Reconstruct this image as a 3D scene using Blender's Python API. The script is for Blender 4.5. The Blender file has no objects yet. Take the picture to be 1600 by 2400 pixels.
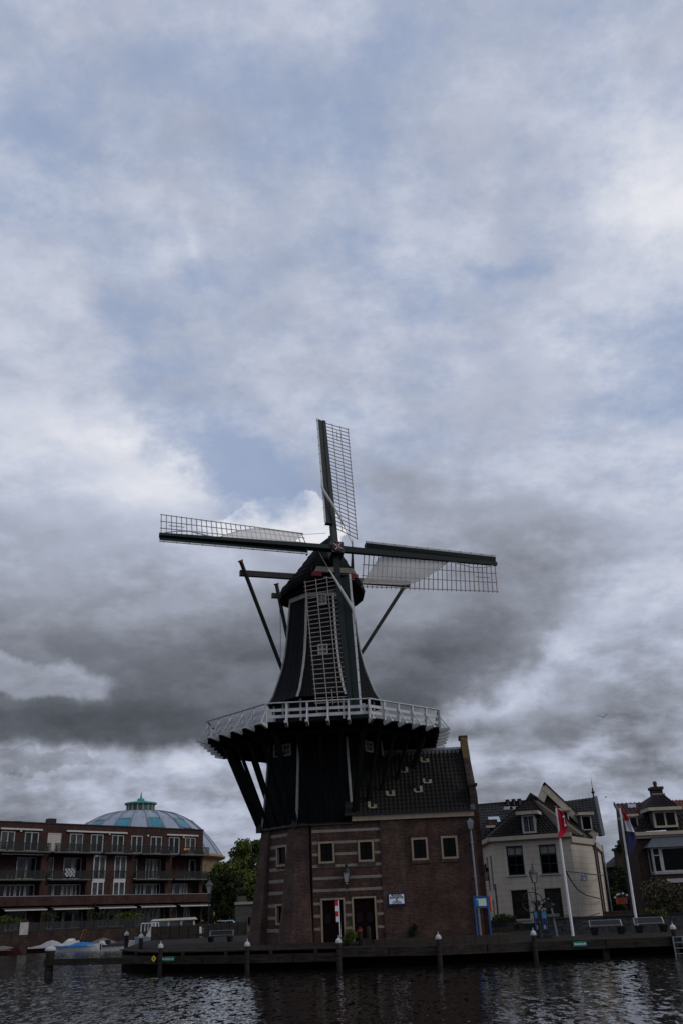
import bpy, math, random
from mathutils import Vector, Matrix
random.seed(7)
C = bpy.context.scene
COL = C.collection
R = math.radians
# ------------------------------------------------------------------ camera
F_PX = 2140.0                     # focal length in photo pixels (photo is 1600 x 2400)
HC = 2.45                         # eye height over the water (water is z = 0)
PITCH, ROLL = R(23.892), R(2.4)
cam_d = bpy.data.cameras.new('camera'); cam = bpy.data.objects.new('camera', cam_d); COL.objects.link(cam)
cam_d.sensor_fit = 'VERTICAL'; cam_d.sensor_height = 36.0; cam_d.lens = F_PX / 2400 * 36
cam_d.clip_start = 0.5; cam_d.clip_end = 6000
AX = Vector((0, math.cos(PITCH), math.sin(PITCH)))
U0 = Vector((0, -math.sin(PITCH), math.cos(PITCH))); R0 = Vector((1, 0, 0))
CR, SR = math.cos(ROLL), math.sin(ROLL)
RX = R0 * CR - U0 * SR            # image right, then image up
UP = R0 * SR + U0 * CR
M = Matrix((RX, UP, -AX)).transposed().to_4x4(); M.translation = Vector((0, 0, HC))
cam.matrix_world = M
C.camera = cam
C.view_settings.view_transform = 'Standard'; C.view_settings.look = 'None'
C.view_settings.gamma = 1.0; C.view_settings.use_curve_mapping = False; C.view_settings.exposure = 0.0
C.render.resolution_x = 682; C.render.resolution_y = 1024

def ray(x, y): return (RX * (x - 800.0) + UP * (1200.0 - y) + AX * F_PX)
def at(x, y, Y):                  # the point of the line of sight through a photo pixel at depth Y
    d = ray(x, y); return Vector((0, 0, HC)) + d * (Y / d.y)
def on_z(x, y, z):                # ... at height z
    d = ray(x, y); return Vector((0, 0, HC)) + d * ((z - HC) / d.z)

# ------------------------------------------------------------------ sun and sky
SUN_EL, SUN_AZ = R(36), R(112)    # azimuth clockwise from +Y (north)
sd = bpy.data.lights.new('sun', 'SUN'); sd.energy = 1.0; sd.angle = R(22); sd.color = (1.0, 0.94, 0.86)
sun = bpy.data.objects.new('sun', sd); COL.objects.link(sun)
sdir = Vector((math.sin(SUN_AZ) * math.cos(SUN_EL), math.cos(SUN_AZ) * math.cos(SUN_EL), math.sin(SUN_EL)))
sun.rotation_euler = sdir.to_track_quat('Z', 'Y').to_euler()
sun.location = (60, -40, 80)

world = bpy.data.worlds.new('World'); C.world = world; world.use_nodes = True
NT = world.node_tree; NT.nodes.clear()
class G:                          # tiny node-graph helper
    def __init__(s, nt): s.nt = nt
    def n(s, t, **k):
        o = s.nt.nodes.new(t)
        for a, v in k.items(): setattr(o, a, v)
        return o
    def put(s, sock, v):
        if isinstance(v, bpy.types.NodeSocket): s.nt.links.new(v, sock)
        elif v is not None: sock.default_value = v
    def m(s, op, a, b=None, c=None, clamp=False):
        o = s.n('ShaderNodeMath', operation=op, use_clamp=clamp)
        s.put(o.inputs[0], a); s.put(o.inputs[1], b)
        if c is not None: s.put(o.inputs[2], c)
        return o.outputs[0]
    def vm(s, op, a, b=None, out=0):
        o = s.n('ShaderNodeVectorMath', operation=op); s.put(o.inputs[0], a)
        if b is not None: s.put(o.inputs[1], b)
        return o.outputs[out]
    def comb(s, x, y, z):
        o = s.n('ShaderNodeCombineXYZ'); s.put(o.inputs[0], x); s.put(o.inputs[1], y); s.put(o.inputs[2], z); return o.outputs[0]
    def noise(s, vec, scale, detail=6, rough=.55, col=False, dist=0.0):
        o = s.n('ShaderNodeTexNoise'); s.put(o.inputs['Vector'], vec)
        o.inputs['Scale'].default_value = scale; o.inputs['Detail'].default_value = detail
        o.inputs['Roughness'].default_value = rough; o.inputs['Distortion'].default_value = dist
        return o.outputs['Color' if col else 'Fac']
    def ramp(s, fac, stops, interp='LINEAR'):
        o = s.n('ShaderNodeValToRGB'); o.color_ramp.interpolation = interp
        e = o.color_ramp.elements
        while len(e) < len(stops): e.new(.5)
        for i, (p, c) in enumerate(stops):
            e[i].position = p; e[i].color = (c[0], c[1], c[2], 1) if hasattr(c, '__len__') else (c, c, c, 1)
        s.put(o.inputs[0], fac); return o.outputs[0]
    def mix(s, f, a, b, blend='MIX'):
        o = s.n('ShaderNodeMix', data_type='RGBA', blend_type=blend)
        s.put(o.inputs[0], f)
        s.put(o.inputs[6], a if not isinstance(a, tuple) else (*a[:3], 1)); s.put(o.inputs[7], b if not isinstance(b, tuple) else (*b[:3], 1))
        return o.outputs[2]
    def mr(s, v, a, b, c=0.0, d=1.0, smooth=True):
        o = s.n('ShaderNodeMapRange', interpolation_type='SMOOTHSTEP' if smooth else 'LINEAR')
        for i, q in enumerate((v, a, b, c, d)): s.put(o.inputs[i], q)
        return o.outputs[0]
g = G(NT)
sky = g.n('ShaderNodeTexSky', sky_type='NISHITA'); sky.sun_disc = False
sky.sun_elevation = SUN_EL; sky.sun_rotation = SUN_AZ; sky.air_density = 1.2; sky.dust_density = 1.5
tc = g.n('ShaderNodeTexCoord').outputs['Generated']
sx = g.n('ShaderNodeSeparateXYZ'); g.put(sx.inputs[0], tc)
X_, Y_, Z_ = sx.outputs
# cloud layer coordinates: a plane overhead seen in perspective, so structure flattens towards the horizon
den = g.m('ADD', g.m('MAXIMUM', Z_, 0.0), 0.22)
plane = g.comb(g.m('DIVIDE', X_, den), g.m('DIVIDE', Y_, den), 0.0)
az = g.m('MULTIPLY', g.m('ARCTAN2', X_, Y_), 57.29578)
el = g.m('MULTIPLY', g.m('ARCSINE', Z_), 57.29578)
ae = g.comb(az, el, 1.0)
w1 = g.vm('SUBTRACT', g.noise(tc, 4.5, 4, .6, True), (.5, .5, .5))
w2 = g.vm('SUBTRACT', g.noise(tc, 16.0, 5, .62, True), (.5, .5, .5))
wv = g.vm('ADD', g.vm('MULTIPLY', w1, (9, 5.5, 0)), g.vm('MULTIPLY', w2, (4.0, 3.2, 0)))
aew = g.vm('ADD', ae, wv)
def azel(x, y):
    d = ray(x, y).normalized(); return math.degrees(math.atan2(d.x, d.y)), math.degrees(math.asin(d.z))
def blob(cx, cy, rx, ry, rot, soft=None):
    # the affine map from (azimuth, elevation) to an ellipse given around one line of sight
    a0, e0 = azel(cx, cy); c, s_ = math.cos(R(rot)), math.sin(R(rot))
    a1, e1 = azel(cx + c * 20, cy + s_ * 20); a2, e2 = azel(cx - s_ * 20, cy + c * 20)
    J = Matrix((((a1 - a0) / 20 * rx, (a2 - a0) / 20 * ry), ((e1 - e0) / 20 * rx, (e2 - e0) / 20 * ry))).inverted()
    rows = []
    for i in range(2):
        k = -(J[i][0] * a0 + J[i][1] * e0)
        rows.append(g.vm('DOT_PRODUCT', aew, (J[i][0], J[i][1], k), out=1))
    d2 = g.m('MULTIPLY_ADD', rows[0], rows[0], g.m('MULTIPLY', rows[1], rows[1]))
    if soft: return g.mr(d2, soft[1], soft[0], 0.0, 1.0)
    return g.m('POWER', 2.71828, g.m('MULTIPLY', d2, -1.0))
def field(base, blobs):
    v = base
    for b in blobs:
        v = g.m('MULTIPLY_ADD', blob(*b[:5], *( [b[6]] if len(b) > 6 else [])), b[5], v)
    return v
sep = g.n('ShaderNodeSeparateXYZ'); g.put(sep.inputs[0], aew); azw, elw = sep.outputs[0], sep.outputs[1]
def relief(vec, off, scale, detail, rough):      # light from above and the right on lumpy cloud: density here minus density a step towards the light
    n0 = g.noise(vec, scale, detail, rough); n1 = g.noise(g.vm('ADD', vec, off), scale, detail, rough); return n0, g.m('SUBTRACT', n0, n1)
tcs = g.vm('MULTIPLY', tc, (1.0, 1.0, 1.7))
nA = g.noise(plane, 1.5, 7, .55)
nB, rB = relief(plane, (-.03, .05, 0), 3.2, 9, .63)
nC, rC = relief(tcs, (.012, 0, .04), 6.5, 9, .61)
lowz = g.mr(Z_, 0.05, 0.46, 1.0, 0.0); vlow = g.mr(Z_, .07, .21, 1.0, 0.0); high = g.mr(Z_, .22, .5)
nL = g.noise(g.vm('ADD', tcs, g.vm('MULTIPLY', w2, (.03, .03, .03))), 6.5, 9, .60)
elb = g.m('ADD', el, g.m('MULTIPLY', g.m('SUBTRACT', elw, el), .50))
# the broad rain cloud: a flat, fairly sharp base low down, thinning upwards, ending on a slant to the right
band = g.m('MULTIPLY', g.mr(elb, 9.0, 10.1), g.mr(elb, 26.0, 10.5, smooth=False))
slant = g.m('SUBTRACT', azw, g.m('MULTIPLY', g.m('SUBTRACT', el, 10.0), .85))
band = g.m('MULTIPLY', band, g.mr(slant, 12.0, 1.5)); band = g.m('MULTIPLY', band, g.mr(az, -60, -35))
calm = g.m('SUBTRACT', 1.0, g.m('MULTIPLY', band, .45))
V = g.m('MULTIPLY', g.m('SUBTRACT', nA, .5), .22)
V = g.m('ADD', V, g.m('MULTIPLY', g.m('SUBTRACT', nB, .5), .18))
V = g.m('ADD', V, g.m('MULTIPLY', g.m('SUBTRACT', g.mr(nB, .46, .58), .5), .05))
V = g.m('ADD', V, g.m('MULTIPLY', rB, .34))
V = g.m('ADD', V, g.m('MULTIPLY', g.m('MULTIPLY', g.m('SUBTRACT', nC, .5), lowz), .30))
V = g.m('ADD', V, g.m('MULTIPLY', g.m('MULTIPLY', rC, lowz), .55))
V = g.m('ADD', V, g.m('MULTIPLY', g.m('MULTIPLY', g.m('SUBTRACT', g.mr(nL, .48, .57), .5), lowz), .10))
T0 = g.m('MULTIPLY_ADD', V, calm, .745)
T0 = g.m('SUBTRACT', T0, g.m('MULTIPLY', lowz, .06)); T0 = g.m('SUBTRACT', T0, g.m('MULTIPLY', vlow, .17))
T0 = g.m('MULTIPLY_ADD', band, -.50, T0)
T = field(T0, [
    (560, 1500, 260, 75, 5, -.10), (900, 1600, 260, 70, -12, -.03), (180, 1690, 300, 50, 0, -.12),
    (70, 1575, 170, 52, 8, .22, (.5, 1.35)), (200, 1330, 340, 120, 0, .08),
    (360, 1120, 230, 120, 30, .24), (130, 1080, 330, 260, 0, .03), (90, 700, 160, 130, 0, .02),
    (600, 1228, 100, 46, -6, .40, (.8, 1.1)), (728, 1232, 80, 60, 0, .42, (.8, 1.1)), (510, 1238, 60, 28, 0, .16, (.7, 1.2)), (640, 1330, 200, 50, 0, .05), (1420, 1540, 330, 240, 0, -.06), (560, 1560, 420, 60, 0, -.03), (420, 1450, 160, 60, -20, .07),
    (955, 1130, 170, 80, 5, -.11), (1260, 1320, 200, 90, -40, -.08), (940, 1590, 170, 80, -20, -.02), (1120, 1450, 200, 70, -30, -.05), (1020, 1590, 130, 80, -30, -.10), (640, 900, 170, 60, 0, -.08),
    (1590, 1660, 190, 85, 0, -.28), (1240, 1715, 200, 50, -8, -.13), (1200, 1590, 190, 34, -38, .16), (1090, 1660, 90, 30, -35, .14),
    (1420, 1470, 240, 60, -30, .08), (1590, 480, 260, 140, 5, .20), (1470, 1080, 260, 200, 0, .07), (1340, 700, 260, 130, -20, .05),
    (1430, 1862, 170, 30, 0, .22), (420, 1800, 280, 26, -3, .16), (60, 1800, 110, 26, 0, -.16, (.5, 1.3)), (640, 1790, 160, 26, 0, .10),
    (310, 310, 60, 40, 30, .10), (480, 590, 24, 110, -12, .08)])
nD = g.noise(plane, 2.6, 9, .66); nF = g.noise(plane, 9.0, 7, .66)
B0 = g.m('ADD', g.m('MULTIPLY', g.m('SUBTRACT', nD, .5), 2.7), .55); B0 = g.m('ADD', B0, g.m('MULTIPLY', g.m('SUBTRACT', nF, .5), 1.7))
B0 = g.m('SUBTRACT', B0, g.m('MULTIPLY', g.mr(el, 30, 16), .85))
B = field(B0, [
    (500, 1060, 150, 100, 40, 1.0), (610, 1130, 110, 60, 10, .75), (660, 1180, 60, 45, 0, .5), (360, 890, 80, 170, -15, .40), (270, 640, 90, 200, -10, .40), (430, 170, 260, 130, 0, .35),
    (560, 620, 280, 70, 0, .18), (950, 720, 80, 45, 0, .30), (1170, 615, 140, 30, -12, .55), (1520, 800, 170, 110, 0, .25), (870, 300, 110, 190, 0, .25), (60, 330, 160, 200, 0, .3),
    (100, 1050, 320, 330, 0, -1.1), (60, 750, 200, 170, 0, -.6), (1560, 500, 240, 170, 0, -.7), (980, 860, 420, 130, 0, -.3), (1420, 1985, 140, 60, 0, .6), (650, 30, 300, 60, 0, -.2)])
Bc = g.mr(B, .05, 1.25, 0.0, .86)
cloud = g.ramp(T, [(0.0, (.058, .068, .080)), (.16, (.100, .111, .132)), (.34, (.172, .188, .224)), (.52, (.290, .314, .378)), (.68, (.425, .465, .575)), (.82, (.565, .605, .715)), (1.0, (.790, .800, .850))])
cloud10 = g.mix(1.0, cloud, (10.0, 10.0, 10.0), 'MULTIPLY')      # brought to the physical scale of the Nishita sky, then * 0.1 below
clear = g.mix(.85, sky.outputs[0], (3.0, 3.85, 5.7))
skyc = g.mix(Bc, cloud10, clear)
bg = g.n('ShaderNodeBackground'); g.put(bg.inputs[0], skyc); bg.inputs[1].default_value = 0.10
wo = g.n('ShaderNodeOutputWorld'); NT.links.new(bg.outputs[0], wo.inputs[0])

# ------------------------------------------------------------------ materials
MATS = {}
def mat(name, col, rough=.7, metal=0.0, var=.25, vscale=3.0, kind=None, spec=.3, bump=.0, bscale=60, **k):
    if name in MATS: return MATS[name]
    m_ = bpy.data.materials.new(name); m_.use_nodes = True; nt = m_.node_tree; q = G(nt)
    b = nt.nodes['Principled BSDF']; b.inputs['Roughness'].default_value = rough; b.inputs['Metallic'].default_value = metal
    b.inputs['Specular IOR Level'].default_value = spec
    ob = q.n('ShaderNodeTexCoord'); uv = ob.outputs['UV']; oc = ob.outputs['Object']
    DK = .80 if max(col) < .16 else 1.0
    col = tuple(c * DK for c in col)
    for kk in ('mortar', 'col2'):
        if kk in k: k[kk] = tuple(c * (.66 if kk == 'mortar' else .85) for c in k[kk])
    nz = q.noise(oc, vscale, 6, .6); f = q.ramp(nz, [(.3, 0.0), (.7, 1.0)])
    lo = tuple(c * (1 - var) for c in col); hi = tuple(min(1, c * (1 + var)) for c in col)
    base = q.mix(f, lo, hi); bh = None
    if kind == 'brick':
        br = q.n('ShaderNodeTexBrick'); q.put(br.inputs['Vector'], uv)
        br.inputs['Scale'].default_value = 1.0; br.inputs['Brick Width'].default_value = k.get('bw', .22); br.inputs['Row Height'].default_value = k.get('rh', .075)
        br.inputs['Mortar Size'].default_value = k.get('ms', .008); br.inputs['Mortar Smooth'].default_value = .3; br.inputs['Bias'].default_value = -.1
        br.inputs['Color1'].default_value = (*[c * .62 for c in col], 1); br.inputs['Color2'].default_value = (*[min(1, c * 1.35) for c in col], 1)
        mo = k.get('mortar', (.16, .14, .12)); br.inputs['Mortar'].default_value = (*mo, 1)
        big = q.ramp(q.noise(oc, .9, 6, .65), [(.28, .50), (.72, 1.45)])
        fine = q.ramp(q.noise(oc, 9, 5, .7), [(.3, .75), (.7, 1.25)])
        base = q.mix(1.0, q.mix(1.0, br.outputs['Color'], big, 'MULTIPLY'), fine, 'MULTIPLY')
        bh = q.m('SUBTRACT', 1.0, br.outputs['Fac'])
        bn = q.n('ShaderNodeBump'); bn.inputs['Strength'].default_value = .6; bn.inputs['Distance'].default_value = .008
        q.put(bn.inputs['Height'], bh); q.put(b.inputs['Normal'], bn.outputs[0])
    elif kind == 'wood':                     # streaks along v
        mp = q.vm('MULTIPLY', uv, (k.get('ux', 14.0), k.get('uy', .7), 1))
        st = q.noise(mp, 1.0, 6, .65)
        base = q.mix(q.ramp(st, [(.3, 0.0), (.72, 1.0)]), tuple(c * (1 - var * 1.4) for c in col), hi)
        base = q.mix(1.0, base, q.ramp(nz, [(.25, .65), (.75, 1.3)]), 'MULTIPLY')
        bn = q.n('ShaderNodeBump'); bn.inputs['Strength'].default_value = .35; bn.inputs['Distance'].default_value = .01
        q.put(bn.inputs['Height'], st); q.put(b.inputs['Normal'], bn.outputs[0])
    elif kind == 'leaf':
        oi = q.n('ShaderNodeObjectInfo')
        base = q.mix(q.ramp(q.noise(oc, k.get('ls', 1.6), 4, .6), [(.3, 0.0), (.7, 1.0)]), lo, k.get('col2', hi))
        gd = q.noise(oc, 14.0, 3, .6); base = q.mix(1.0, base, q.ramp(gd, [(.25, .5), (.75, 1.5)]), 'MULTIPLY')
    if bump and kind is None:
        bn = q.n('ShaderNodeBump'); bn.inputs['Strength'].default_value = bump; bn.inputs['Distance'].default_value = .02
        q.put(bn.inputs['Height'], q.noise(oc, bscale, 5, .6)); q.put(b.inputs['Normal'], bn.outputs[0])
    if k.get('grime'):                       # rain streaks and dirt with a shape of their own
        gx = q.vm('MULTIPLY', uv, (3.0, .35, 1)); gn = q.noise(gx, 1.0, 7, .7)
        base = q.mix(q.m('MULTIPLY', q.ramp(gn, [(.45, 0.0), (.75, 1.0)]), k['grime']), base, tuple(c * .25 for c in col))
    q.put(b.inputs['Base Color'], base)
    MATS[name] = m_; return m_
brick = mat('mill_brick', (.078, .037, .029), .85, grime=.55, kind='brick', spec=.2, mortar=(.105, .088, .072))
brickpale = mat('buttress_brick', (.082, .044, .034), .85, grime=.55, kind='brick', spec=.2, mortar=(.125, .105, .088))
brickapt = mat('flat_brick', (.062, .028, .023), .85, grime=.55, kind='brick', spec=.2, mortar=(.055, .038, .032))
brickbrown = mat('brown_brick', (.062, .038, .029), .85, grime=.55, kind='brick', spec=.2, mortar=(.08, .066, .056))
brickwall = mat('quay_brick', (.048, .030, .023), .9, grime=.55, kind='brick', spec=.2, mortar=(.05, .042, .036))
blackwood = mat('black_boards', (.0050, .0062, .0068), .75, kind='wood', var=.55, spec=.11)
greenwood = mat('dark_green_boards', (.0065, .0150, .0145), .6, kind='wood', var=.4, spec=.22)
thatch = mat('cap_covering', (.0085, .0085, .0075), .9, spec=.15, var=.5, vscale=5, bump=.6, bscale=18)
white = mat('white_paint', (.43, .43, .435), .55, var=.12, grime=.35)
weather = mat('weathered_white_paint', (.33, .325, .315), .65, var=.2, grime=.5)
lathm = mat('sail_lath_wood', (.20, .172, .155), .7, var=.25, vscale=6)
cloth = mat('sail_canvas', (.50, .475, .45), .9, var=.10, vscale=1.5, bump=.3, bscale=3)
olive = mat('olive_grey_paint', (.115, .11, .092), .7, spec=.3, kind='wood', var=.18)
darkpole = mat('dark_olive_pole', (.045, .043, .035), .7, spec=.3, kind='wood', var=.2)
redp = mat('red_paint', (.28, .018, .018), .5, var=.2)
tan = mat('tan_frame_paint', (.24, .185, .13), .6, var=.12, grime=.25)
creamp = mat('cream_paint', (.36, .315, .245), .65, var=.1, grime=.3)
stone = mat('pale_sandstone', (.19, .165, .14), .85, var=.25, vscale=7, grime=.35)
glass = mat('dark_window_glass', (.003, .0035, .004), .1, var=.1, spec=.09)
glassb = mat('window_glass_with_curtains', (.035, .045, .05), .08, var=.7, vscale=2.5, spec=.6)
tile = mat('dark_pantile', (.019, .0165, .015), .8, var=.5, vscale=1.2, spec=.18)
tiled = mat('grey_pantile', (.026, .027, .029), .8, var=.4, vscale=2, spec=.25)
tilered = mat('dark_red_pantile', (.062, .022, .017), .7, var=.35, vscale=3)
tileorange = mat('orange_pantile', (.13, .038, .02), .7, var=.25, vscale=3)
zinc = mat('zinc', (.20, .215, .23), .45, metal=.6, var=.2, vscale=3)
lead = mat('lead', (.085, .095, .108), .6, var=.2, vscale=3)
mossy = mat('lichen_yellow_flashing', (.17, .17, .12), .9, var=.75, vscale=5, spec=.15)
timber = mat('weathered_timber', (.034, .028, .022), .85, spec=.2, kind='wood', var=.6, ux=1.2, uy=9, grime=.5)
timberd = mat('dark_wet_timber', (.014, .012, .010), .6, kind='wood', var=.4)
deckm = mat('deck_boards', (.050, .036, .027), .9, spec=.08, kind='wood', var=.3, ux=2, uy=12)
ironb = mat('black_iron', (.008, .0085, .009), .5, var=.3, spec=.3)
bluep = mat('blue_paint', (.012, .075, .23), .5, var=.2)
tealp = mat('dark_teal_paint', (.008, .030, .042), .4, var=.2)
render_ = mat('cream_render', (.45, .395, .325), .85, var=.08, vscale=1.3, grime=.28)
doorred = mat('dark_red_door', (.010, .0022, .0020), .8, spec=.08, kind='wood', var=.3)
kerbm = mat('kerb_stone', (.045, .034, .027), .85, var=.3, vscale=4)
greenleaf = mat('green_leaves', (.050, .080, .014), .75, kind='leaf', var=.5, spec=.2, col2=(.125, .155, .030))
greendark = mat('dark_green_leaves', (.014, .028, .009), .75, kind='leaf', var=.5, spec=.2, col2=(.036, .056, .015))
brownleaf = mat('dry_twigs', (.060, .055, .030), .85, kind='leaf', var=.4, spec=.2, col2=(.12, .105, .06))
bark = mat('bark', (.045, .035, .028), .9, var=.4, vscale=8, bump=.5)
domem = mat('dome_zinc_sheet', (.25, .285, .345), .55, metal=.15, var=.12, vscale=.12)
copper = mat('green_copper', (.045, .26, .21), .6, var=.3, vscale=2)
skyl = mat('teal_skylight_glass', (.025, .16, .22), .25, var=.3, vscale=.3)
prison = mat('tan_prison_brick', (.20, .135, .085), .85, kind='brick', bw=.6, rh=.2, ms=.02, mortar=(.16, .13, .1))
railm = mat('balcony_mesh_grey', (.020, .025, .026), .6, var=.3)
sheet = mat('pale_boat_cover', (.30, .285, .30), .8, var=.15, bump=.4, bscale=4)
tarpb = mat('blue_tarpaulin', (.015, .13, .34), .6, var=.2, bump=.4, bscale=4)
tarpt = mat('taupe_tarpaulin', (.15, .125, .115), .8, var=.15, bump=.4, bscale=4)
hullw = mat('white_hull', (.55, .55, .52), .3, var=.08)
hulld = mat('dark_red_hull', (.040, .010, .010), .35, var=.2)
orange = mat('orange_varnish', (.38, .12, .020), .35, var=.3)
signw = mat('white_sign_panel', (.72, .74, .78), .4, var=.04)
signink = mat('black_lettering', (.012, .012, .016), .6, var=.1)
green_s = mat('green_enamel_sign', (.010, .16, .105), .4, var=.15)
yellow = mat('yellow_enamel', (.55, .36, .02), .5, var=.15)
redflag = mat('red_flag_cloth', (.46, .012, .030), .8, var=.15, vscale=1.0)
navy = mat('navy_flag_cloth', (.020, .022, .085), .8, var=.2)
whitec = mat('white_flag_cloth', (.60, .60, .64), .8, var=.08)
polew = mat('white_pole_paint', (.66, .66, .68), .4, var=.06)
basalt = mat('grey_stone_wall', (.040, .042, .046), .85, var=.5, vscale=5, bump=.8, bscale=9)
poster = mat('blue_poster', (.040, .15, .24), .3, var=.6, vscale=5)
mapw = mat('printed_map', (.50, .60, .50), .35, var=.15, vscale=22)

cloth.node_tree.nodes['Principled BSDF'].inputs['Alpha'].default_value = .80     # thin canvas: the lattice behind it shows
def special_materials():
    # cobbled ground
    m_ = bpy.data.materials.new('cobbles'); m_.use_nodes = True; q = G(m_.node_tree); b = m_.node_tree.nodes['Principled BSDF']
    oc = q.n('ShaderNodeTexCoord').outputs['Object']
    v = q.n('ShaderNodeTexVoronoi'); q.put(v.inputs['Vector'], oc); v.inputs['Scale'].default_value = 7
    f = q.ramp(v.outputs['Distance'], [(.0, 1.2), (.6, .45)])
    base = q.mix(q.ramp(q.noise(oc, .5, 6, .6), [(.3, 0.0), (.7, 1.0)]), (.019, .0145, .011), (.042, .034, .027))
    q.put(b.inputs['Base Color'], q.mix(1.0, base, f, 'MULTIPLY')); b.inputs['Roughness'].default_value = .9; b.inputs['Specular IOR Level'].default_value = .1
    bn = q.n('ShaderNodeBump'); bn.inputs['Distance'].default_value = .03; q.put(bn.inputs['Height'], f); q.put(b.inputs['Normal'], bn.outputs[0])
    MATS['cobbles'] = m_
    # water: dark, peat-stained, with wind ripples of several sizes
    m_ = bpy.data.materials.new('river_water'); m_.use_nodes = True; q = G(m_.node_tree); b = m_.node_tree.nodes['Principled BSDF']
    oc = q.n('ShaderNodeTexCoord').outputs['Object']
    b.inputs['Base Color'].default_value = (.008, .0075, .007, 1); b.inputs['Roughness'].default_value = .07; b.inputs['IOR'].default_value = 1.333
    # wind ripples as a field of facet slopes: short-crested, mostly tilting towards and away from the wind
    n1 = q.noise(q.vm('MULTIPLY', oc, (5.2, 1.7, 1)), 1.0, 3, .6, dist=.3)
    n2 = q.noise(q.vm('MULTIPLY', oc, (2.0, .62, 1)), 1.0, 3, .55, dist=.4)
    n3 = q.noise(q.vm('MULTIPLY', oc, (6.1, 2.1, 1)), 1.0, 2, .5)
    gust = q.ramp(q.noise(q.vm('MULTIPLY', oc, (.09, .05, 1)), 1.0, 4, .6), [(.35, .45), (.65, 1.0)])
    ny = q.m('ADD', q.m('MULTIPLY', q.m('SUBTRACT', n1, .45), .62), q.m('MULTIPLY', q.m('SUBTRACT', n2, .47), .34))
    ny = q.m('MULTIPLY', q.m('MULTIPLY', ny, gust), -1.0); nx = q.m('MULTIPLY', q.m('SUBTRACT', n3, .5), .26)
    nv = q.vm('NORMALIZE', q.comb(nx, ny, 1.0)); q.put(b.inputs['Normal'], nv); MATS['water'] = m_

special_materials()

# ------------------------------------------------------------------ mesh helpers
class Fr:                         # a local frame: p = origin + u*(cos,sin) + v*(-sin,cos), z from z0
    def __init__(s, ox, oy, ang, z0=0.0):
        s.o = Vector((ox, oy)); s.a = ang; s.c, s.s = math.cos(ang), math.sin(ang); s.z0 = z0
    @classmethod
    def two(cls, p, q, z0=0.0):
        return cls(p[0], p[1], math.atan2(q[1] - p[1], q[0] - p[0]), z0)
    def w(s, u, v, z): return Vector((s.o.x + u * s.c - v * s.s, s.o.y + u * s.s + v * s.c, z + s.z0))
    def l(s, p): d = Vector((p[0], p[1])) - s.o; return Vector((d.x * s.c + d.y * s.s, -d.x * s.s + d.y * s.c, p[2] - s.z0))
    def px(s, x, y, v=0.0):       # (u, z) where a line of sight meets the plane v
        r = ray(x, y); rv = -r.x * s.s + r.y * s.c; ov = s.o.x * s.s - s.o.y * s.c
        t = (v - ov) / rv; p = Vector((0, 0, HC)) + r * t; q = s.l(p); return q.x, q.z
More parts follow.
